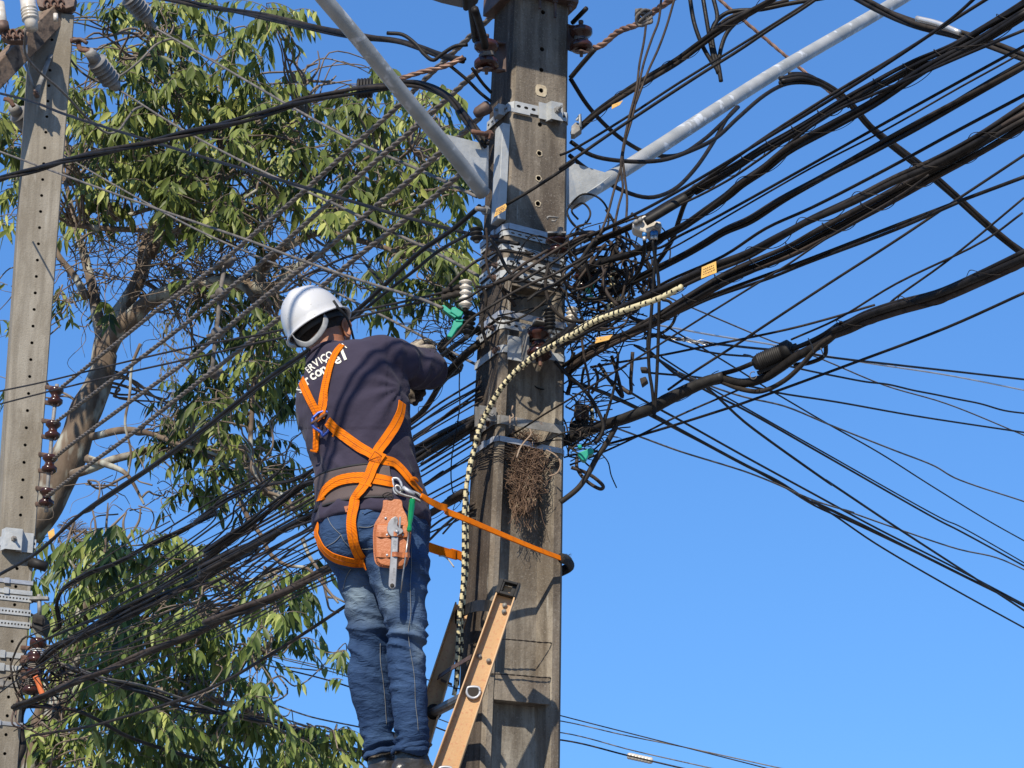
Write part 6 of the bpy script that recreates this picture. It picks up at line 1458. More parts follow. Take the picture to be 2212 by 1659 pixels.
cable('short black lead from the right spool back to the pole', 'M 168,232 100,310 50,370', 7.0, 7.1, 9); cable('short black lead above the right spool', 'M 125,40 60,108', 7.0, 7.1, 9)
e = empty('side_clamp', 'galvanized clip clamp at the right edge of the pole on the rising cables', 'clamp'); m = MB(); m.prism(lift('M 55,600 75,580 100,590 105,615 70,640 52,640', 7.05), Vector((0,.04,0))); m.build('clamp_body', M['galv_old'], e, bevel=.003)
m = MB(); m.tube(lift('M 80,575 95,545 98,605', 7.04), .006, 6, flat=.4); m.build('clip', M['galv'], e); rebase(e)
# big lower cable with splice canister
bundle('fattest black cable of the picture, rising right from the pole beside the rusty box', 'N 15,1430 60,1412 100,1390 200,1350 400,1290 550,1230 640,1180 850,1080 960,1055', 7.2, 6.85, 5, .013, 10, ('k','k','k2'), .15, .3, 51, loose=.2)
m = MB(); pts = smooth(lift('N 330,1310 450,1270 550,1230 640,1180 850,1083 970,1045', 7.05, 6.84), .03); m.tube(pts, [.0205*(.8+.2*math.sin(math.pi*i/len(pts)))*(1+.06*noise.noise(Vector((i*.8,0,0)))) for i in range(len(pts))], 16); tag(m.build('taped_sleeve', M['rubber']), 'wrinkled black tape sleeve round the fattest cable', 'sleeve')
cable('smooth thick cable bowing under the splice canister', 'N 950,1055 1080,1085 1200,1060 1300,1000 1400,930 1560,845 O 560,530', 6.86, 6.5, 15, 'k')
cable('thinner cable drooping lowest in a loop below the canister', 'N 960,1078 1080,1122 1200,1132 1330,1070 1430,980 1500,900 1560,845 O 540,560', 6.85, 6.5, 8, 'k2')
cable('small cable loop behind the right end of the canister', 'O 300,740 400,725 480,680 490,600 560,520', 6.7, 6.5, 7, 'k')
cable('cable feeding the left end of the splice canister', 'N 960,1030 1050,1005 1150,965', 6.85, 6.72, 8, 'k'); cable('cable leaving the right end of the splice canister', 'N 1370,885 1450,855 1560,800 O 560,500', 6.65, 6.5, 8, 'k')
bundle('wide ribbon of black cables from the canister up to the right edge', 'O 545,535 620,505 720,455 900,395 1150,325 1400,215 1700,75', 6.5, 5.6, 5, .016, 9, ('k2','k','b'), .12, .35, 53, loose=.25)
can = empty('splice_canister', 'ribbed black splice canister hung on the lower right cable', 'splice case')
a = at(*vp('N',1150,975), 6.72); b = at(*vp('N',1372,880), 6.66); d = b-a; L_ = d.length; dn = d.normalized(); prof = [(0,0),(.018,0),(.025,.012)]
k = .02
while k < L_-.03: prof += [(.027,k),(.0295,k+.002),(.027,k+.004)]; k += .0065
prof += [(.031,L_-.03),(.032,L_-.004),(.027,L_),(0,L_)]
m = MB(); m.lathe(a, d, prof, n=20); m.build('ribbed_body', M['rubber'], can)
m = MB(); m.lathe(b-dn*.001, d, [(0,0),(.023,0),(.021,.006),(.012,.008),(.011,.02),(0,.02)], n=14); m.build('end_cap', M['k2'], can)
m = MB(); upv = Vector((-.3,-.2,1)).normalized(); m.box((a+b)/2-upv*.03, d*.47, dn.cross(upv).normalized()*.01, upv*.006)
m.build('clamp_rail', M['k'], can)
m = MB(); m.tube([at(*vp('N',1145+20*math.cos(t),1040+22*math.sin(t)),6.7) for t in [i*.4 for i in range(14)]], .0018, 4); m.build('wire_ring', M['g'], can); rebase(can)
for sp_, lb in (('O 380,582 400,620 412,668','short pale wire tie on the cables right of the canister'),('O 455,640 470,680 475,690','tiny pale wire tie at the loop right of the canister')):
    m = MB(); m.tube(smooth(lift(sp_, 6.42), .01), .0018, 5); tag(m.build('wire_tie', M['g']), lb, 'tie')
m = MB(); m.tube([at(*vp('O', 575+26*math.cos(t)*.5, 515+30*math.sin(t)), 6.47+.03*math.sin(t)) for t in [i*.5 for i in range(30)]], .0035, 5); tag(m.build('tape_wrap', M['k2']), 'tight wire wrap where the lower right cables join', 'wrap')
# wires fanning away to the lower right
lr = [
 ('Z 240,330 600,455 930,610 1060,665 1397,850 O 0,1330 200,1430 400,1555 Q 1210,108 1400,195 1700,345 1980,485 2240,612', 7.2,10.5, 8,'k','thick black cable running to the lower right, heaviest of the fan'),
 ('Z 270,345 600,470 930,625 1397,865 O 200,1440 420,1575 Q 1400,205 1750,372 2000,492 2240,618', 7.25,10.5,5,'k','black wire hugging the heaviest cable of the lower right fan'),
 ('Q 1200,100 1310,170 1500,300 1850,505 2240,720', 9.2,10.8,5.5,'k','lowest black wire of the lower right fan, splitting off from the heaviest'),
 ('Z 450,190 740,370 1030,545 1397,745 O 0,1280 440,1520 Q 1500,225 1850,402 2240,608', 7.2,10.5,5.5,'k','black wire just above the heaviest cable in the lower right fan'),
 ('Z 1030,-40 1397,270 N 830,1085 O 0,1075 180,1210 520,1450 Q 1265,0 1610,230 1980,470 2240,640', 7.2,10.5,6.5,'k','steep dark cable crossing over the others at the lower right'),
 ('N 440,860 640,980 830,1110 O 0,1005 440,1255 1150,1659 Q 1900,240 2240,425', 7.2,10.5,5.5,'k','lower of two close parallel wires, lower right fan'),
 ('N 600,930 770,1040 900,1120 O 0,990 440,1240 1190,1659 Q 1900,218 2240,410', 7.2,10.5,4,'k','upper of two close parallel wires, lower right fan'),
 ('N 650,760 1030,990 1250,1130 O 190,910 480,1080 800,1260 1100,1450 1440,1659 Q 2240,305', 7.2,10.3,4,'k','thin straight wire in the middle of the lower right fan'),
 ('N 700,1020 900,1105 O 0,930 240,985 520,1100 900,1250 1130,1340 1250,1410 1659,1550 Q 2240,115', 7.3,10.0,4.5,'g','wavy pale grey wire above the parallel pair, lower right'),
 ('Z 155,600 460,740 700,830 1000,940 1397,1085 O 0,1370 180,1440 420,1545 650,1615 Q 1350,140 1600,230 1900,330 2080,370 2240,440', 7.3,10.3,4.5,'g','long wavy pale grey wire threading under the heaviest lower right cable'),
 ('N 210,370 640,575 880,680 1300,850 O 210,610 470,710 830,860 1200,970 1690,1170', 7.4,9.8,4,'g','pale grey wire passing behind the canister down to the right edge'),
 ('N 350,705 600,745 900,800 1300,865 O 320,655 690,722 1200,800 1690,896', 7.3,9.5,4.5,'w','bright bare wire passing behind the canister to the right edge'),
 ('N 570,810 900,850 1230,885 O 300,655 480,690 900,740 1300,785 1690,830', 7.3,9.5,6,'k','dark wire above the bright bare one at the right edge'),
 ('N 560,800 870,900 1130,925 O 0,680 340,765 560,810 720,840 850,855 1000,890 1130,915 1250,940 1400,970 1540,1010 1690,1030', 7.3,9.5,5,'k','kinked black wire wavering across the right middle'),
 ('N 540,1025 850,1055 1200,1120 O 200,905 550,960 1000,1040 1690,1145', 7.3,9.5,5,'k','gently falling black wire below the kinked one'),
]
for sp_, a, b, mm, mt_, lb in lr: cable(lb, sp_, a, b, mm*.78, mt_, 'wire', 'wires of the lower right fan')
twisted('ragged twisted strand with frayed bright ends right of the tangle', 'N 500,790 650,815 800,840 870,850', 7.2, 7.5, .0035, .004, 2, .06, 'k2', 'wire', name='frayed_wire')
m = MB()
for k in range(7):
    p = at(*vp('N', 640+30*k, 815+5*k), 7.3); m.tube([p, p+Vector((.03,0,.01*(k % 3)-.012)), p+Vector((.07,.0,-.012+.006*(k % 2)))], .0012, 3)
tag(m.build('frayed_ends', M['w']), 'bright frayed wire ends right of the tangle', 'wire ends')
# leads from the white splitter
sp = empty('splitter_box', 'white cast splitter box hanging under the thick cable', 'splitter')
m = MB(); m.prism(lift('D 1245,405 1270,390 1300,368 1330,352 1370,392 1430,395 1442,430 1425,445 1380,440 1365,462 1330,470 1290,455 1255,440', 6.55), Vector((0,.06,0))); m.build('cast_body', M['porc_w'], sp, bevel=.006)
for x0, x1, y0, y1 in ((1262,1278,395,412),(1290,1306,380,398),(1395,1425,418,436)):
    m = MB(); m.tube(lift('D %d,%d %d,%d'%(x0,y0,x1,y1), 6.54), .009, 8); m.build('bolt_boss', M['galv_old'], sp)
blu = mat('blue_connector', (.02,.15,.4), rough=.4)
for x, y in ((1325,470),(1376,465),(1398,462)):
    m = MB(); m.tube(lift('D %d,%d %d,%d'%(x,y,x,y+28), 6.56), .0075, 10); c = m.build('connector', blu, sp); m = MB(); m.tube(lift('D %d,%d %d,%d'%(x,y+28,x,y+52), 6.56), .0065, 10); m.build('ferrule', M['w'], c)
rebase(sp)
m = MB(); m.tube(smooth(lift('D 1330,400 1400,360 1500,300 1600,240', 6.52, 6.5), .05), .014, 10); tag(m.build('cable_boot', M['rubber']), 'fat rubber boot on the cable right of the white splitter', 'sleeve')
cable('drop lead from the left port of the splitter, sweeping back to the tangle', 'D 1325,520 1325,600 1300,700 1240,780 1150,840 1050,870', 6.56, 7.0, 5.5, 'k')
cable('shiny drop lead hanging straight from the middle port of the splitter', 'D 1376,515 1395,640 1415,760 1420,900 1418,1060 1410,1300 1400,1500 1388,1659 N 555,1285', 6.56, 6.75, 5.5, 'k')
cable('drop lead from the right port, doubled back past the two small boxes', 'D 1398,512 1390,700 1380,850 Z 1060,-60 1055,60 1065,230 1090,380 1105,520 1115,650 1120,725', 6.57, 6.75, 5.5, 'k')
for sp_, lb in (('Z 962,160 1035,158 1040,205 965,200','upper small dark box on the hanging lead'),('Z 955,285 1020,262 1045,310 975,362','lower small dark box clipped to the hanging lead')):
    m = MB(); m.prism(lift(sp_, 6.7), Vector((.005,.03,0))); tag(m.build('clip_box', M['k2'], None, bevel=.003), lb, 'box')
cable('black cable curving down from the lashed bundle to the tangle behind the splitter', 'M 640,910 600,960 570,1040 540,1130 500,1200 N 560,390', 6.6, 6.9, 8, 'k')
# ---- the tangle itself: traced loops
gt = 'cable loops of the big tangle beside the pole'
tl = [
 ('X 1150,1659 1190,700 1200,650 1220,560 1300,420 1420,330 1560,310 1659,330',0),
 ('X 830,840 870,800 1100,640 1330,490 1500,400 1659,340',6.78),
 ('X 830,845 900,850 1100,740 1330,600 1480,480 1659,380',6.78),
 ('X 1215,660 1185,780 1180,920 1215,1060 1300,1180 1420,1250 1560,1260',6.78),
 ('Y 60,180 200,60 400,10 560,10 700,90 850,260 950,450 1010,640 1060,830',6.95),
 ('Y 700,60 850,50 980,100 1120,230 1260,480 1280,700 1290,1000 1240,1400 1250,1659',6.9),
 ('Y 900,60 1000,110 1090,210 1200,330 1300,500 1340,720',6.85),
 ('Y 850,950 740,830 680,700 670,560 740,400 870,300 930,230 920,140 850,70',6.8),
 ('Y 300,290 450,200 600,100 760,60 900,60',6.85),
 ('Y 420,720 520,620 660,500 800,480 920,520 960,620 920,700 800,720 600,760',6.85),
 ('Y 960,450 980,560 940,720 900,860 800,960',6.82),
 ('Y 1190,300 1140,460 1040,620 900,720 720,830',6.85),
 ('Y 550,100 480,200 360,380 260,520 120,620 0,700',6.78),
 ('Y 700,150 560,330 420,520 280,700',6.85),
 ('Y 440,330 460,480 500,640 520,780',6.85),
 ('Y 560,60 700,100 840,250 980,480 1100,680 1200,820',6.95),
 ('Y 760,120 790,300 780,480 830,640',6.95),
 ('Y 830,60 930,260 1030,420 1180,600 1280,720',7.0),
 ('Y 480,1480 640,1440 800,1400 960,1370',6.85),
 ('Y 620,780 760,720 920,700 1020,650 1180,560 1300,480',7.0),
 ('Y 940,1040 1000,1090 1100,1140 1200,1160 1400,1170',7.05),
 ('Y 1430,880 1520,900 1580,980 1600,1090 1540,1220 1400,1320 1200,1380',6.95),
 ('Y 380,1360 400,1500 420,1659 Z 360,120 400,300 400,480',6.85),
 ('Z 30,100 150,230 300,360 420,500 500,640 560,800 540,900 470,1000',6.9),
 ('Z 240,0 200,120 170,200 200,330 160,470',7.1),
 ('Z 470,180 500,280 480,380 430,450',7.05),
 ('Z 350,170 330,280 320,400',6.9),
 ('Z 650,40 700,200 745,380 770,490 700,400 620,300 560,200 510,130',7.0),
 ('Z 880,0 870,150 860,300 855,450 740,370',7.05),
 ('Z 720,0 715,120 690,330 640,540 570,770',6.95),
 ('Z 700,810 640,920 580,1020 480,1170 400,1320 290,1480 140,1605 90,1640',7.0),
 ('Z 210,1260 330,1300 460,1370 560,1470 540,1495 450,1460 330,1360 270,1250 280,1120',7.1),
 ('X 0,250 300,320 560,400 700,440 950,520 1180,560',0),
 ('X 175,890 300,760 450,640 600,570 700,530 900,545 1050,560',6.9),
 ('X 560,290 575,450 560,600 600,780 640,850',6.85),
 ('X 600,400 680,520 780,720 860,800 1000,850 1180,890 1330,870',6.8),
 ('X 640,870 800,810 960,730',6.78),
 ('X 450,900 560,900 700,850 830,760 960,660 1100,580 1200,520',6.8),
 ('X 240,1060 380,1010 500,930 640,870 700,880 780,950 940,1025',6.85),
 ('X 520,900 560,1000 540,1150 520,1300 570,1500',6.93),
 ('X 700,880 760,980 830,1050 860,1100',6.88),
 ('X 990,1040 1100,960 1220,900 1330,830 1500,700 1659,560',6.75),
 ('E 20,720 180,560 300,420 560,250 760,130 1030,0 X 1200,800 1659,560',6.7),
]
TL = ['long cable hugging the pole edge from the top spool downward', 'outer line of the hairpin cable hooked across the pole bands', 'inner line of the hairpin cable hooked across the pole bands', 'cable curving over the bands then down past the black stack', 'wide arch along the tangle top falling steeply on its right', 'outermost arch on the right side of the tangle, ending low', 'short right arch just under the thick splitter cable', 'tall narrow loop in the tangle centre, pointed at its foot', "cable running up right across the tangle's upper left", 'long flat loop lying across the middle of the tangle', 'short right flank of the narrow loop in the tangle centre', 'cable sweeping from under the splitter down left through the tangle', 'steep cable from the tangle top down to the pole edge', 'straight steep cable left of the tangle centre', 'short vertical cable above the bright green clamp', 'diagonal cable dropping from arch top to the tagged bundle', 'short vertical cable at the tangle centre top', 'diagonal cable ending just left of the hanging leads', 'short thick cable end poking out beneath the yellow tag', 'low diagonal cable through the tangle toward the leads', 'sagging cable under the striped cable, right of the pole', 'big half loop bulging right beneath the tagged bundle', 'lead hanging straight under the yellow tag region', "thick cable falling past the rusty box's right side", 'cable bowing left of the rusty box near the pole edge', 'short hooked cable above the rusty box, right side', 'short dark lead dropping to the rusty box chain', 'narrow V shaped lead hanging right below the bundle', 'single straight lead hanging to a sharp corner in the sky', 'long thin lead slanting from the bundle to the fattest cable', 'thick cable swinging from the fattest cable down to the pole', 'thin oval loop hanging in the sky under the green clamp', '-', 'pale wire crossing bands and drooping left of the white stack', "thin wire running down the pole's left face past the bands", 'wire slanting over the bands to the foot of the brown spool', "short wire end curling over the white ringed stack's top", 'wire sloping up right across the recess edge', 'wire from the black stack curling over the recess ceiling', 'thin wire dropping down the left face beside the bright band', 'short wire end hanging in front of the recess ceiling', 'thin wire arching up right past the black stack', 'thin wire slanting upward across the pole between the bands']
for i, (sp_, Y) in enumerate(tl):
    if not Y: continue
    cable(TL[i], sp_, Y, Y+.05, (6.5,5,4.5,6)[i % 4] if not sp_.startswith('Z 700') else 9, ('k2','b','k')[i % 3], 'cable', gt, step=.025, n=8)
rnd = random.Random(15)
for i in range(46):
    u, v = max(1238, rnd.gauss(1300,36)), rnd.gauss(600,58); Y = 6.78+rnd.random()*.35; r_ = rnd.uniform(.025,.1); a0 = rnd.uniform(0,6.28); q = []; ex = rnd.uniform(.5,1.5)
    c = at(u, v, Y)
    for k in range(rnd.randint(5,10)): q.append(c+Vector((math.cos(a0+k*.65)*r_*ex, rnd.uniform(-.02,.02), math.sin(a0+k*.65)*r_*1.2))+Vector((.006*k,0,.004*k)))
    m = MB(); m.tube(smooth(q, .015), rnd.choice((.0024,.0036,.005)), 7); tag(m.build('cable', M[('k','k2','b','k')[i % 4]]), 'small curled black cable filling the middle of the big tangle', 'cable', 'small curled cables of the big tangle')
for i in range(7):
    t = rnd.random(); q = [(1015+rnd.uniform(-4,10), 640+rnd.uniform(-120,130)), (1075, 610+rnd.uniform(-90,110)), (1150, 590+rnd.uniform(-90,110)), (1235, 565+rnd.uniform(-60,110)), (1330, 540+rnd.uniform(-70,110))]
    q = sorted(q); k0 = rnd.choice((0,0,1)); m = MB(); m.tube(smooth(lift(q[k0:k0+4], 6.9-.02*rnd.random(), 6.85), .03), rnd.uniform(.0016,.004), 6); tag(m.build('cable', M[('k','k2')[i % 2]]), 'thin dark wire trailing across the banded part of the pole', 'wire', 'thin wires trailing over the steel bands')
# fine uncountable wire mess between the loops and the pole
rnd = random.Random(5); m = MB()
for i in range(190):
    cx, cy = rnd.choice(((1245,600,30,60),(1275,640,50,50),(1250,690,45,40),(1230,760,25,50),(1262,745,45,45),(1235,840,22,60),(1240,870,22,30)))[:2] if False else (0,0)
    c_ = rnd.choice(((1240,600,22,55),(1272,655,45,32),(1245,690,45,34),(1232,760,20,45),(1275,745,50,30),(1228,850,12,50),(1240,900,14,30),(1234,940,12,25),(1232,975,10,18),(1245,965,18,14),(1290,720,70,25)))
    u, v = rnd.gauss(c_[0], c_[2]*.6), rnd.gauss(c_[1], c_[3]*.6); p = at(max(u,1218), v, 7.12+rnd.uniform(-.08,.12)); a = rnd.uniform(-.2,1.0) if rnd.random() < .7 else rnd.uniform(0,3.1)
    q = [p]; L_ = rnd.uniform(.04,.16)
    for k in range(4): a += rnd.uniform(-.7,.7); q.append(q[-1]+Vector((math.cos(a), rnd.uniform(-.3,.3), math.sin(a)))*L_/3)
    m.mi = rnd.choice((0,0,1,2)); m.tube(smooth(q, .02), rnd.uniform(.001,.0032), 5)
tag(m.build('wire_mess', [M['k'], M['k2'], M['b']]), 'uncountable mess of short wires packed between loops and pole', 'wire mess', kind='stuff')
rnd = random.Random(8); m = MB()
for i in range(40):
    p = at(rnd.uniform(930,1000), rnd.uniform(660,760), 7.0+rnd.uniform(-.05,.1)); a = rnd.uniform(0,6); q = [p]
    for k in range(6): a += rnd.uniform(-.5,.9); q.append(q[-1]+Vector((math.cos(a), rnd.uniform(-.2,.2), math.sin(a)))*.022)
    m.tube(smooth(q, .015), rnd.uniform(.001,.0022), 4)
tag(m.build('wire_mess', M['k']), 'fine curly wire mess around the green clamps left of the pole', 'wire mess', kind='stuff')
# ---- insulators and clamps in the tangle
def stack(lab, spec, Y, n, r1, r2, mt, mt2=None, cat='insulator'):
    P = lift(spec, Y); a, b = P[0], P[-1]; d = b-a; L_ = d.length; e = empty('stacked_insulator', lab, cat); m = MB(); prof = [(0,0)]
    for k in range(n):
        h = L_*k/n; prof += [(r2,h),(r1,h+L_*.25/n),(r1,h+L_*.45/n),(r2,h+L_*.62/n)]
    m.lathe(a, d, prof+[(r2,L_),(0,L_)], n=20); m.build('sheds', M[mt], e); m = MB(); m.tube([a-d*.05, b+d*.12], .009, 8); m.build('stem', M[mt2 or 'galv_old'], e); rebase(e); return e
stack('white ringed insulator stack with wrapped wires left of the pole bands', 'X 350,838 345,1125', 6.92, 5, .022, .014, 'porc_w', 'k2')
stack('black ringed insulator stack hanging below the white one', 'X 395,1165 365,1400', 6.95, 5, .0225, .013, 'rubber')
stack('black ringed insulator stack in front of the wide slotted strap', 'X 1220,1130 1225,1350', 6.9, 6, .019, .011, 'rubber')
stack('cream ringed insulator stack half buried in the tangle right of the pole', 'N 75,640 60,740', 7.05, 4, .02, .013, 'porc_w')
e = stack('black double spool insulator hugging the left pole edge under the arm bracket', 'X 455,290 465,425', 6.95, 3, .022, .013, 'rubber')
for x0, y0, lb in ((('X 290,905 110,950'),0,'upper tight wire coil left of the white insulator stack'),(('X 290,965 105,1015'),0,'lower tight wire coil left of the white insulator stack')):
    P = lift(x0, 6.92); pts = [P[0].lerp(P[1], t/60.) for t in range(61)]; m = MB(); m.tube([p+Vector((0, math.cos(i*1.5)*.009, math.sin(i*1.5)*.0095)) for i, p in enumerate(pts)], .0042, 5); m.tube(pts, .007, 7); tag(m.build('preformed_coil', M['k2']), lb, 'coil')
def greenclamp(lab, specs, Y):
    e = empty('wire_clamp', lab, 'clamp', 'green plastic wire clamps')
    for i, sp_ in enumerate(specs):
        m = MB(); q = lift(sp_, Y-.004*i); m.prism(q, Vector((0,.03-.012*i,0))); m.build(('wedge_body','bail','hook')[i], M['green'], e, bevel=.003)
    rebase(e)
greenclamp('green plastic clamp pointing right, upper one left of the insulator stacks', ['X 95,1095 125,1085 155,1110 180,1130 290,1200 300,1185 235,1220 160,1170 120,1140', 'X 205,1110 240,1105 325,1160 310,1200 270,1215 190,1160'], 6.92)
greenclamp('green plastic clamp hanging downward, lower one left of the insulator stacks', ['X 245,1230 325,1240 315,1290 265,1330 205,1425 152,1412 200,1330 220,1260', 'X 250,1225 330,1235 320,1260 240,1255'], 6.93)
greenclamp('green plastic clamp under the fattest cable at the right pole edge', ['Z 275,1100 380,1060 420,1040 460,1070 445,1110 400,1120 370,1185 330,1180 290,1130', 'Z 285,1010 320,1005 330,1040 300,1050 280,1040'], 7.0)
greenclamp('bright green plastic clamp deep in the big tangle', ['Y 500,640 545,615 555,660 530,740 470,760 430,720 450,690', 'Y 380,850 530,800 530,840 420,870'], 6.95)
for lb, sp0, sp1, Yc in (('brown spool insulator under the top bands, half covered by black cables', 'X 1290,400', 'X 1300,560', 6.93), ('brown spool insulator buried in the middle of the big tangle', 'Y 420,560', 'Y 400,760', 7.0)):
    a, b = lift(sp0+' '+sp1, Yc); e = empty('spool_insulator', lb, 'insulator', 'spools of the big tangle'); d = b-a; L_ = max(d.length, .05)
    m = MB(); m.lathe(a, d, [(0,0),(.028,0),(.036,.006),(.038,L_*.22),(.026,L_*.34),(.02,L_*.5),(.026,L_*.66),(.038,L_*.78),(.036,L_*.95),(0,L_)], n=20); m.build('spool', M['porc'], e)
    m = MB(); m.box(a-Vector((0,0,-.006)), Vector((.03,0,0)), Vector((0,.04,0)), Vector((0,0,.003))); m.build('arm', M['galv_old'], e); rebase(e)
e = empty('rusty_box', 'small open rusty metal box hanging on a wire right of the pole', 'box'); m = MB(); m.prism(lift('Z 255,545 300,552 290,700 235,690', 7.15), Vector((.02,.1,0))); m.build('side', M['iron'], e)
m = MB(); m.prism(lift('Z 300,555 405,575 405,730 320,720', 7.2), Vector((.0,.05,0))); m.build('front', M['rust'], e, bevel=.003); m = MB(); m.prism(lift('Z 240,740 400,730 400,820 260,840 190,830 190,770', 7.2), Vector((0,.08,0))); m.build('base', M['rubber'], e, bevel=.006); rebase(e)
striped('short striped cable hanging in a loop inside the tangle', 'Y 820,520,6.95 775,560 770,640 790,710', 6.95, 6.95, .01, .05)
striped('short striped cable end pointing down in the tangle above the bundle', 'Y 870,830,6.95 800,900 720,980 690,1010', 6.95, 6.95, .008, .05, .35)
striped('short striped cable behind the rusty box', 'Z 420,590,7.25 435,650 440,720 425,800', 7.25, 7.25, .007, .05)
cable('round grey conduit stub on the top bands of the pole', 'X 1330,290 1325,370', 6.9, 6.9, 11, 'g', 'stub')
m = MB(); m.tube(lift('X 1200,200 1195,180 1215,172 1310,185 1275,220 1240,215', 7.0), .0035, 6); tag(m.build('wire_buckle', M['galv_old']), 'small bent wire loop standing on the shiny top band', 'buckle')
# ---------------------------------------------------------------- trees
def leafmat(name, a, b, c, tr):
    m = bpy.data.materials.new(name); m.use_nodes = True; nt = m.node_tree; N = nt.nodes; Lk = nt.links; bs = N['Principled BSDF']; bs.inputs['Roughness'].default_value = .45; bs.inputs['Specular IOR Level'].default_value = .28
    at_ = N.new('ShaderNodeAttribute'); at_.attribute_name = 'tint'
    r_ = N.new('ShaderNodeValToRGB'); r_.color_ramp.elements[0].color = (*a, 1); r_.color_ramp.elements[1].color = (*c, 1); e = r_.color_ramp.elements.new(.6); e.color = (*b, 1)
    Lk.new(at_.outputs['Fac'], r_.inputs[0])
    tc = N.new('ShaderNodeTexCoord'); nz = N.new('ShaderNodeTexNoise'); nz.inputs['Scale'].default_value = 40; Lk.new(tc.outputs['Object'], nz.inputs['Vector'])
    mx = N.new('ShaderNodeMix'); mx.data_type = 'RGBA'; mx.blend_type = 'MULTIPLY'; mx.inputs[0].default_value = .5; Lk.new(r_.outputs[0], mx.inputs[6]); 
    mr = N.new('ShaderNodeMapRange'); mr.inputs[3].default_value = .55; mr.inputs[4].default_value = 1.35; Lk.new(nz.outputs['Fac'], mr.inputs[0])
    cb_ = N.new('ShaderNodeCombineColor'); [Lk.new(mr.outputs[0], cb_.inputs[k]) for k in range(3)]; Lk.new(cb_.outputs[0], mx.inputs[7])
    Lk.new(mx.outputs[2], bs.inputs['Base Color'])
    t = N.new('ShaderNodeBsdfTranslucent'); Lk.new(mx.outputs[2], t.inputs[0]); ms = N.new('ShaderNodeMixShader'); ms.inputs[0].default_value = tr
    Lk.new(bs.outputs[0], ms.inputs[1]); Lk.new(t.outputs[0], ms.inputs[2]); Lk.new(ms.outputs[0], N['Material Output'].inputs[0]); return m
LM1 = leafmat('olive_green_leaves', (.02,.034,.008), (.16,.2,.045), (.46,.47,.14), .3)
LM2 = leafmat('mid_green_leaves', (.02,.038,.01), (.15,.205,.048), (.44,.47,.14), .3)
bark = mat('lichened_bark', (.085,.058,.04), (.16,.12,.085), rough=.95, scale=12, stretch=(1,1,.4), bump=.8, bscale=22, c3=(.31,.31,.265), s3=8, t3=(.5,.62))
twigm = mat('grey_brown_twigs', (.1,.07,.05), (.2,.16,.125), rough=.9, scale=10)
class Leaves:
    def __init__(s): s.v = []; s.f = []; s.t = []
    def leaf(s, p, d, nrm, L_, w_, tint, curl):
        d = d.normalized(); x = d.cross(nrm)
        if x.length < 1e-3: x = d.orthogonal()
        x.normalize(); n_ = x.cross(d); o = len(s.v); prof = ((0,.06),(.22,.8),(.5,1.),(.78,.55),(1,.02))
        for t, ww in prof:
            c = p+d*(L_*t)-Vector((0,0,1))*(curl*L_*t*t) ; h = n_*(w_*ww*.35)
            s.v += [c-x*(w_*ww)+h, c, c+x*(w_*ww)+h]
        for i in range(4):
            a = o+i*3; s.f += [(a,a+1,a+4,a+3),(a+1,a+2,a+5,a+4)]
        s.t += [tint]*15
    def spray(s, rnd, p, size, mb, n=11, base=.5, leafL=.115, droop=1.):
        """a drooping twig with alternate leaves hanging from it"""
        a = rnd.uniform(0, 6.28); d = Vector((math.cos(a), math.sin(a)*.8, rnd.uniform(-.5,.55))).normalized(); q = [p]
        for k in range(5):
            q.append(q[-1]+d*(size/5)); d = (d+Vector((0,0,-.22*droop))+Vector((rnd.uniform(-.15,.15),rnd.uniform(-.15,.15),0))).normalized()
        mb.tube(q, [.0035,.003,.0026,.0022,.0018,.001], 4, caps=False)
        tb = base+rnd.uniform(-.22,.22)
        for k in range(n):
            t = (k+.6)/n; i = min(4, int(t*5)); c = q[i].lerp(q[i+1], t*5-i); sd = (q[i+1]-q[i]).cross(Vector((0,0,1)))
            if sd.length < 1e-4: sd = Vector((1,0,0))
            sd.normalize(); sd *= (1 if k % 2 else -1)
            ld = (sd*rnd.uniform(.4,1.)+(q[i+1]-q[i]).normalized()*rnd.uniform(.1,.7)+Vector((rnd.uniform(-.3,.3),rnd.uniform(-.3,.3),-rnd.uniform(.5,1.5)*droop)))
            L_ = leafL*rnd.uniform(.7,1.25); nn = Vector((rnd.uniform(-.9,.5),-rnd.uniform(.1,1.),rnd.uniform(-.2,1.)))
            s.leaf(c, ld, nn, L_, L_*rnd.uniform(.12,.19), max(0,min(1, tb+rnd.uniform(-.28,.3))), rnd.uniform(.05,.3))
    def build(s, name, mt, parent):
        me = bpy.data.meshes.new(name); me.from_pydata(s.v, [], s.f); at_ = me.attributes.new('tint', 'FLOAT', 'POINT'); at_.data.foreach_set('value', s.t)
        me.polygons.foreach_set('use_smooth', [True]*len(s.f)); me.update(); o = bpy.data.objects.new(name, me); col.objects.link(o); me.materials.append(mt); o.parent = parent; return o
def limbs(mb, spec, Y0, Y1, r0, r1, store, nse=.012, n=10):
    pts = smooth(lift(spec, Y0, Y1), .12); k = len(pts); pts = [p+noise.noise_vector(p*2.3)*nse*2 for p in pts]
    rr = [(r0+(r1-r0)*i/(k-1))*(1+.13*noise.noise(p*5)) for i, p in enumerate(pts)]; mb.tube(pts, rr, n); store += pts
def crooked(mb, rnd, a, b, r0, r1, n=5, w_=.18, store=None):
    d = b-a; q = [a]; L_ = d.length
    for k in range(1, n): q.append(a+d*(k/n)+Vector((rnd.uniform(-1,1),rnd.uniform(-1,1),rnd.uniform(-1,1)))*L_*w_*.5+Vector((0,0,.08*L_*math.sin(math.pi*k/n))))
    q.append(b); m_ = smooth(q, .12); kk = len(m_); mb.tube(m_, [r0+(r1-r0)*i/(kk-1) for i in range(kk)], 5, caps=False)
    if store is not None: store += m_
def nearest(store, p): return min(store, key=lambda q: (q-p).length_squared)
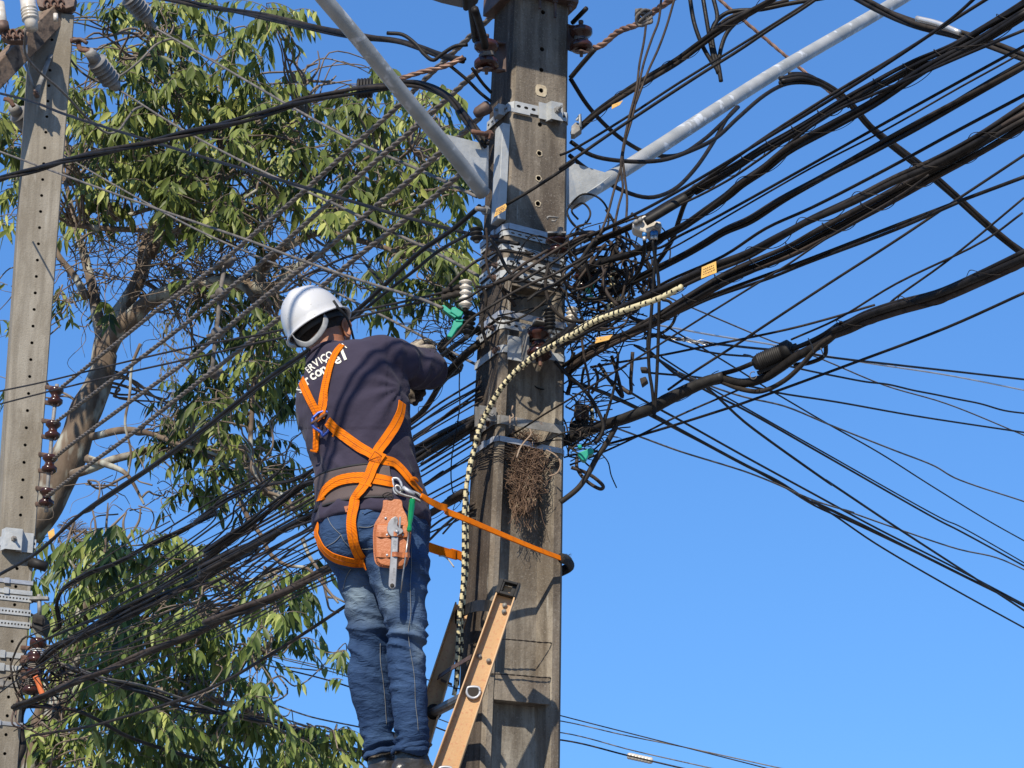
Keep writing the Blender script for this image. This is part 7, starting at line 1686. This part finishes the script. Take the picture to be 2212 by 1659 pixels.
# tree 1: big olive tree behind the pale pole
rnd = random.Random(21); t1 = empty('tree', 'big olive green tree with lichened forked trunk filling the upper left sky', 'tree'); tb = MB(); nodes = []
limbs(tb, 'K 150,1780 300,1600 420,1380 510,1180 570,980 640,800 690,640', 15, 15, .145, .085, nodes, n=16)
limbs(tb, 'K 660,700 690,560 750,420 830,270 900,120 A 980,1500 1090,1380 1180,1200', 15, 15.2, .085, .03, nodes, n=12)
limbs(tb, 'K 690,640 770,500 860,410 950,320 1100,245 1300,190 1420,160 S 400,700 560,560 760,420', 15, 14.4, .072, .03, nodes, n=12)
limbs(tb, 'K 670,520 620,330 590,150 560,0 A 480,1400 430,1200', 15, 15.3, .05, .018, nodes, n=8)
limbs(tb, 'K 560,270 480,120 380,-20 A 250,1350 100,1150', 15, 15, .03, .012, nodes, n=7)
limbs(tb, 'K 1300,190 1420,160 1640,280 T 700,20 900,170', 14.4, 14, .03, .012, nodes, n=7)
limbs(tb, 'S 250,740 300,560 400,430 560,340 760,260 1000,290 1240,360 1400,420', 14.8, 14, .045, .013, nodes, n=8)
limbs(tb, 'A 960,1659 1060,1540 1240,1490 1400,1300 1440,1080 1400,800', 14.8, 14.5, .045, .012, nodes, n=8)
limbs(tb, 'A 430,1440 620,1480 930,1490 1100,1500 1250,1400 1500,1330 1659,1230', 14.6, 14.3, .022, .01, nodes, n=7)
limbs(tb, 'A 740,1430 880,1380 980,1350 1150,1330 1300,1420', 14.5, 14.5, .02, .01, nodes, n=7)
limbs(tb, 'A 960,1310 1040,1220 1080,1110 1120,900 1160,600 1050,350', 14.6, 14.4, .024, .009, nodes, n=7)
limbs(tb, 'B 0,1500 200,1280 290,1100 270,930 330,760', 14.2, 14.0, .02, .006, nodes, n=6)
limbs(tb, 'B 530,1400 560,1250 620,1180 700,1050 830,980 1000,960', 14, 14, .018, .006, nodes, n=6)
limbs(tb, 'B 350,1260 600,1270 830,1340 1100,1240 1420,1240', 14.3, 13.8, .018, .006, nodes, n=6)
limbs(tb, 'K 600,1180 800,1130 950,1150 1150,1225 1400,1300', 14.9, 14.2, .03, .01, nodes, n=7)
limbs(tb, 'K 470,1420 700,1340 870,1290 990,1255 1150,1275 1300,1285 1500,1400', 14.9, 14.3, .035, .01, nodes, n=7)
limbs(tb, 'K 560,1320 690,1360 820,1415 920,1610', 14.8, 14.5, .03, .008, nodes, n=7)
limbs(tb, 'K 900,570 840,700 830,900 810,1080 850,1260 830,1400', 14.4, 14.4, .012, .008, nodes, n=6)
limbs(tb, 'T 760,150 900,170 1000,290 R 380,760 480,790', 14.0, 13.8, .02, .01, nodes, n=6)
limbs(tb, 'T 580,200 650,350 740,470 820,620 940,690 1080,700 1140,740 1240,850 1330,960', 14.0, 13.6, .017, .007, nodes, n=6)
limbs(tb, 'T 1060,500 1110,620 1180,720 1260,880 1380,960', 13.8, 13.6, .014, .006, nodes, n=6)
bm2 = MB()
for sp_ in ('B 330,625 300,500 265,410 300,320','B 265,410 210,390','B 345,615 400,560 500,540 620,520','B 300,500 330,430','B 310,560 370,500 410,420 400,330','B 330,430 400,410','B 310,520 480,525 520,490','B 590,950 590,800 640,640','B 260,930 320,1080 400,1200','T 600,250 650,330 730,400','J 110,50 130,150 160,260 240,290','J 130,150 220,160'):
    m_ = smooth(lift(sp_, 14), .1); bm2.tube(m_, [.011-.007*i/len(m_) for i in range(len(m_))], 5, caps=False)
# where the crown shows: (frame x, y, half width, half height, sprays) in overview pixels
E1 = [(40,120,50,70,10),(130,215,45,40,6),(15,260,25,70,6),(20,370,25,70,5),(20,480,20,60,3),(8,600,14,80,3),(8,800,10,60,2),(0,700,14,60,3),
 (255,15,45,25,5),(300,70,60,50,10),(390,20,70,35,10),(450,80,75,50,14),(540,40,60,50,11),(585,70,25,25,4),(180,120,25,40,4),
 (250,140,60,45,10),(330,170,70,45,12),(420,170,70,50,12),(500,180,60,40,8),(200,210,60,45,9),(290,250,80,50,14),(390,260,80,50,13),(480,240,60,40,7),
 (180,300,50,50,8),(260,340,70,50,11),(340,340,70,45,11),(440,330,60,50,9),(300,370,80,30,14),(230,430,50,30,8),(400,400,70,25,9),(330,250,90,60,12),(60,150,50,80,8),(20,300,25,90,7),(180,390,50,50,8),(150,450,40,50,6),(270,420,60,40,7),(370,420,60,40,6),
 (560,160,35,22,3),(590,230,60,35,9),(660,270,55,40,9),(560,290,60,45,10),(620,330,60,40,9),(700,330,45,35,6),(520,370,60,45,10),(590,390,60,40,9),
 (640,390,30,40,7),(700,410,45,35,6),(450,420,60,50,11),(520,450,60,40,10),(590,460,40,35,7),(480,480,50,35,7),
 (790,175,32,28,6),(760,210,30,25,3),(800,245,35,28,5),(840,290,50,40,9),(900,240,60,35,7),(950,220,30,25,3),(975,280,40,35,7),(900,310,50,35,6),
 (800,340,45,40,7),(870,360,50,40,8),(950,350,50,40,7),(1000,330,22,30,3),(780,400,45,35,6),(850,430,60,40,9),(930,420,50,35,7),(990,400,25,35,4),
 (745,460,30,35,7),(820,490,45,30,6),(900,490,50,35,8),(960,500,35,25,4),(700,480,35,30,4),(880,540,30,25,4),(950,585,55,30,9),(1000,560,25,22,3),(900,560,40,25,5),(1010,595,14,20,2),
 (850,610,35,28,6),(910,640,45,30,6),(960,650,35,25,4),(800,650,16,30,2),(830,665,40,25,3),(750,630,30,20,3),(775,690,14,18,2),
 (540,640,60,30,6),(480,640,50,30,3),(590,600,40,30,4),(540,710,70,45,11),(600,740,50,45,9),(480,690,40,40,4),(450,650,30,25,2),(410,610,35,20,2),
 (570,800,60,50,11),(620,830,40,45,8),(520,820,50,40,6),(440,800,40,30,3),(620,900,40,50,7),(560,890,50,40,8),(470,880,60,40,9),(400,880,45,28,5),
 (410,930,50,40,8),(490,950,50,40,9),(560,960,45,40,6),(380,990,35,35,5),(450,1010,50,35,7),(520,1020,40,35,5),(390,1060,30,35,5),(430,1080,35,25,3),(360,920,20,15,2),
 (600,1010,40,30,3),(630,1060,25,40,3),(580,1080,40,40,4),(660,1080,25,30,2),(130,860,14,14,0),(150,1175,14,10,1),(235,700,14,14,1),(215,680,18,20,2),(120,640,20,40,2)]
cr = Leaves()
for cx, cy, rx, ry, n_ in E1:
    subs = [(rnd.uniform(-.75,.75)*rx, rnd.uniform(-.75,.75)*ry, rnd.uniform(13.4,16.4), rnd.uniform(-.16,.12)) for _ in range(max(1, n_//3))]
    for k in range(int(n_*1.25+.5)):
        su = rnd.choice(subs); p = at(cx+su[0]+rnd.gauss(0,11), cy-12+su[1]+rnd.gauss(0,11), su[2]+rnd.gauss(0,.15))
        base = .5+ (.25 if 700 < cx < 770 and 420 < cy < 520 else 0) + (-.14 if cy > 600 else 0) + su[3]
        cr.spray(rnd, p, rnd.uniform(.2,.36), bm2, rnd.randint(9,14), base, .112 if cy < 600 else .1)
        if rnd.random() < .5: q = nearest(nodes, p); 
        else: q = None
        if q is not None and (q-p).length < 2.2: crooked(bm2, rnd, q, p, .008+.002*(q-p).length, .003, 6)
for (cx, cy, rx, ry, n_) in ((280,560,130,50,90),(400,530,110,60,80),(520,560,90,50,50),(480,620,80,30,30),(700,560,70,40,22),(620,600,60,40,20),(560,500,60,30,16),(560,1050,60,60,26),(500,900,80,60,16),(330,1100,80,60,14),(150,650,30,60,16),(250,1050,60,60,8),(330,650,60,50,18),(760,360,60,50,8)):
    for k in range(n_):
        p = at(cx+rnd.uniform(-rx,rx), cy+rnd.uniform(-ry,ry), rnd.uniform(14,15.8)); a = rnd.uniform(0,6.28); L_ = rnd.uniform(.2,.7)
        crooked(bm2, rnd, p, p+Vector((math.cos(a), rnd.uniform(-.5,.5), math.sin(a)))*L_, rnd.uniform(.003,.007), .0015, 5, .3)
for (u, v, n_) in ((368,850,30),(360,740,20),(395,700,22)):                      # hanging beaded vines and an air plant
    for k in range(n_):
        p = at(u+rnd.uniform(-14,14), v+rnd.uniform(-90,60), 14.4); q = [p]
        for j in range(5): q.append(q[-1]+Vector((rnd.uniform(-.02,.02),0,-.03)))
        bm2.tube(q, .0022, 3, caps=False); cr.leaf(q[2], Vector((rnd.uniform(-1,1),0,-1)), Vector((0,-1,0)), .028, .006, .2, .1); cr.leaf(q[4], Vector((rnd.uniform(-1,1),0,-1)), Vector((0,-1,0)), .028, .006, .2, .1)
for (u, v, r_) in ((158,1150,.13),(530,610,.1),(440,640,.09)):
    c = at(u, v, 14.7)
    for k in range(70):
        d = Vector((rnd.uniform(-1,1), rnd.uniform(-1,.3), rnd.uniform(-.7,1))).normalized(); bm2.tube([c, c+d*r_*.6, c+d*r_+Vector((0,0,-.03))], .002, 3, caps=False)
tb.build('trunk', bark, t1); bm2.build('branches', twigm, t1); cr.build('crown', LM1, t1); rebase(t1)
# tree 2: smaller tree low at the left, nearer the street
t2 = empty('tree', 'smaller mid green tree with pale trunk filling the lower left corner', 'tree'); tb = MB(); nodes = []; b2 = MB(); cr = Leaves()
limbs(tb, 'L 300,1800 300,1560 380,1200 450,960 520,700 560,540 600,420', 14.5, 14.5, .09, .028, nodes, n=12)
limbs(tb, 'L 470,1000 600,880 800,780 1000,620 1150,500', 14.5, 14.2, .035, .008, nodes, n=7)
limbs(tb, 'L 400,1150 700,1180 1000,1150 1300,1200 1600,1300 J 200,1400', 14.5, 14.2, .04, .008, nodes, n=7)
limbs(tb, 'L 180,1700 210,1500 250,1300 300,1100', 14.2, 14.3, .05, .02, nodes, n=8)
limbs(tb, 'L 560,560 500,400 430,300', 14.5, 14.5, .02, .006, nodes, n=6); limbs(tb, 'L 430,1050 250,800 150,600', 14.5, 14.3, .03, .008, nodes, n=6)
limbs(tb, 'T 830,740 660,830 640,960 760,1100 780,1250 780,1350', 13.8, 14, .014, .005, nodes, n=6)
for sp_ in ('L 360,1280 400,1180','L 590,240 620,100 590,-50','L 680,260 690,80 700,-60','L 690,130 820,0','L 810,200 800,60 820,0','L 810,200 900,60 910,-20','L 400,330 440,180 480,60','L 470,180 560,110','L 1270,1659 L 1420,1400'):
    m_ = smooth(lift(sp_, 14.3), .1); b2.tube(m_, [.012-.008*i/len(m_) for i in range(len(m_))], 5, caps=False)
E2 = [(170,1175,40,20,6),(210,1195,45,35,9),(260,1200,50,35,9),(140,1210,20,30,3),(310,1220,50,35,9),(370,1200,40,35,7),(420,1215,40,35,7),(190,1250,50,35,9),(260,1260,60,40,12),(340,1270,60,40,12),(420,1270,45,40,9),
 (170,1310,50,35,8),(240,1320,60,40,12),(320,1330,60,40,12),(400,1330,50,40,10),(450,1310,25,40,5),(130,1370,45,40,8),(200,1380,60,40,12),(290,1390,70,40,14),(380,1390,60,40,11),(450,1380,40,35,7),
 (110,1440,45,40,8),(190,1450,60,40,11),(280,1460,70,40,13),(370,1450,70,40,12),(470,1440,50,35,8),(540,1440,40,30,6),(80,1510,40,40,8),(150,1520,60,40,11),(240,1530,70,40,13),(340,1530,70,40,13),(440,1520,60,40,11),(520,1510,50,35,9),(560,1480,30,25,4),
 (90,1590,45,40,9),(170,1600,60,40,12),(260,1600,70,40,14),(360,1600,70,40,14),(460,1590,60,40,12),(540,1580,50,35,8),(600,1610,50,35,8),(120,1650,60,30,9),(250,1655,80,25,12),(400,1655,80,25,12),(520,1655,60,25,9),(620,1650,50,25,7),(690,1620,45,25,6),(740,1600,35,25,5),(720,1650,50,20,6),(770,1640,25,20,3),
 (600,1270,22,18,3),(640,1270,40,22,5),(660,1300,35,25,5),(580,1320,25,22,3),(620,1340,40,35,7),(590,1370,25,30,4),(640,1380,35,25,5),(680,1240,25,30,3),(560,1290,18,18,2),(600,1420,20,20,2),
 (740,1425,14,10,2),(750,1445,10,14,2),(745,1485,10,8,1),(60,1265,14,14,2),(70,1250,14,30,3),(40,1600,20,40,4),(80,1160,14,14,0),(20,1480,10,30,1)]
for cx, cy, rx, ry, n_ in E2:
    subs = [(rnd.uniform(-.75,.75)*rx, rnd.uniform(-.75,.75)*ry, rnd.uniform(13.0,15.6), rnd.uniform(-.14,.16)) for _ in range(max(1, n_//3))]
    for k in range(int(n_*1.2+.5)):
        small = rx < 16; su = rnd.choice(subs); gs = 3 if small else 12
        p = at(cx+su[0]+rnd.gauss(0,gs), cy-12+su[1]+rnd.gauss(0,gs), su[2]+rnd.gauss(0,.15))
        cr.spray(rnd, p, rnd.uniform(.08,.14) if small else rnd.uniform(.2,.34), b2, 5 if small else rnd.randint(8,12), .5+su[3], .1)
        if rnd.random() < .4:
            q = nearest(nodes, p)
            if (q-p).length < 1.8: crooked(b2, rnd, q, p, .007, .003, 5)
tb.build('trunk', bark, t2); b2.build('branches', twigm, t2); cr.build('crown', LM2, t2); rebase(t2)
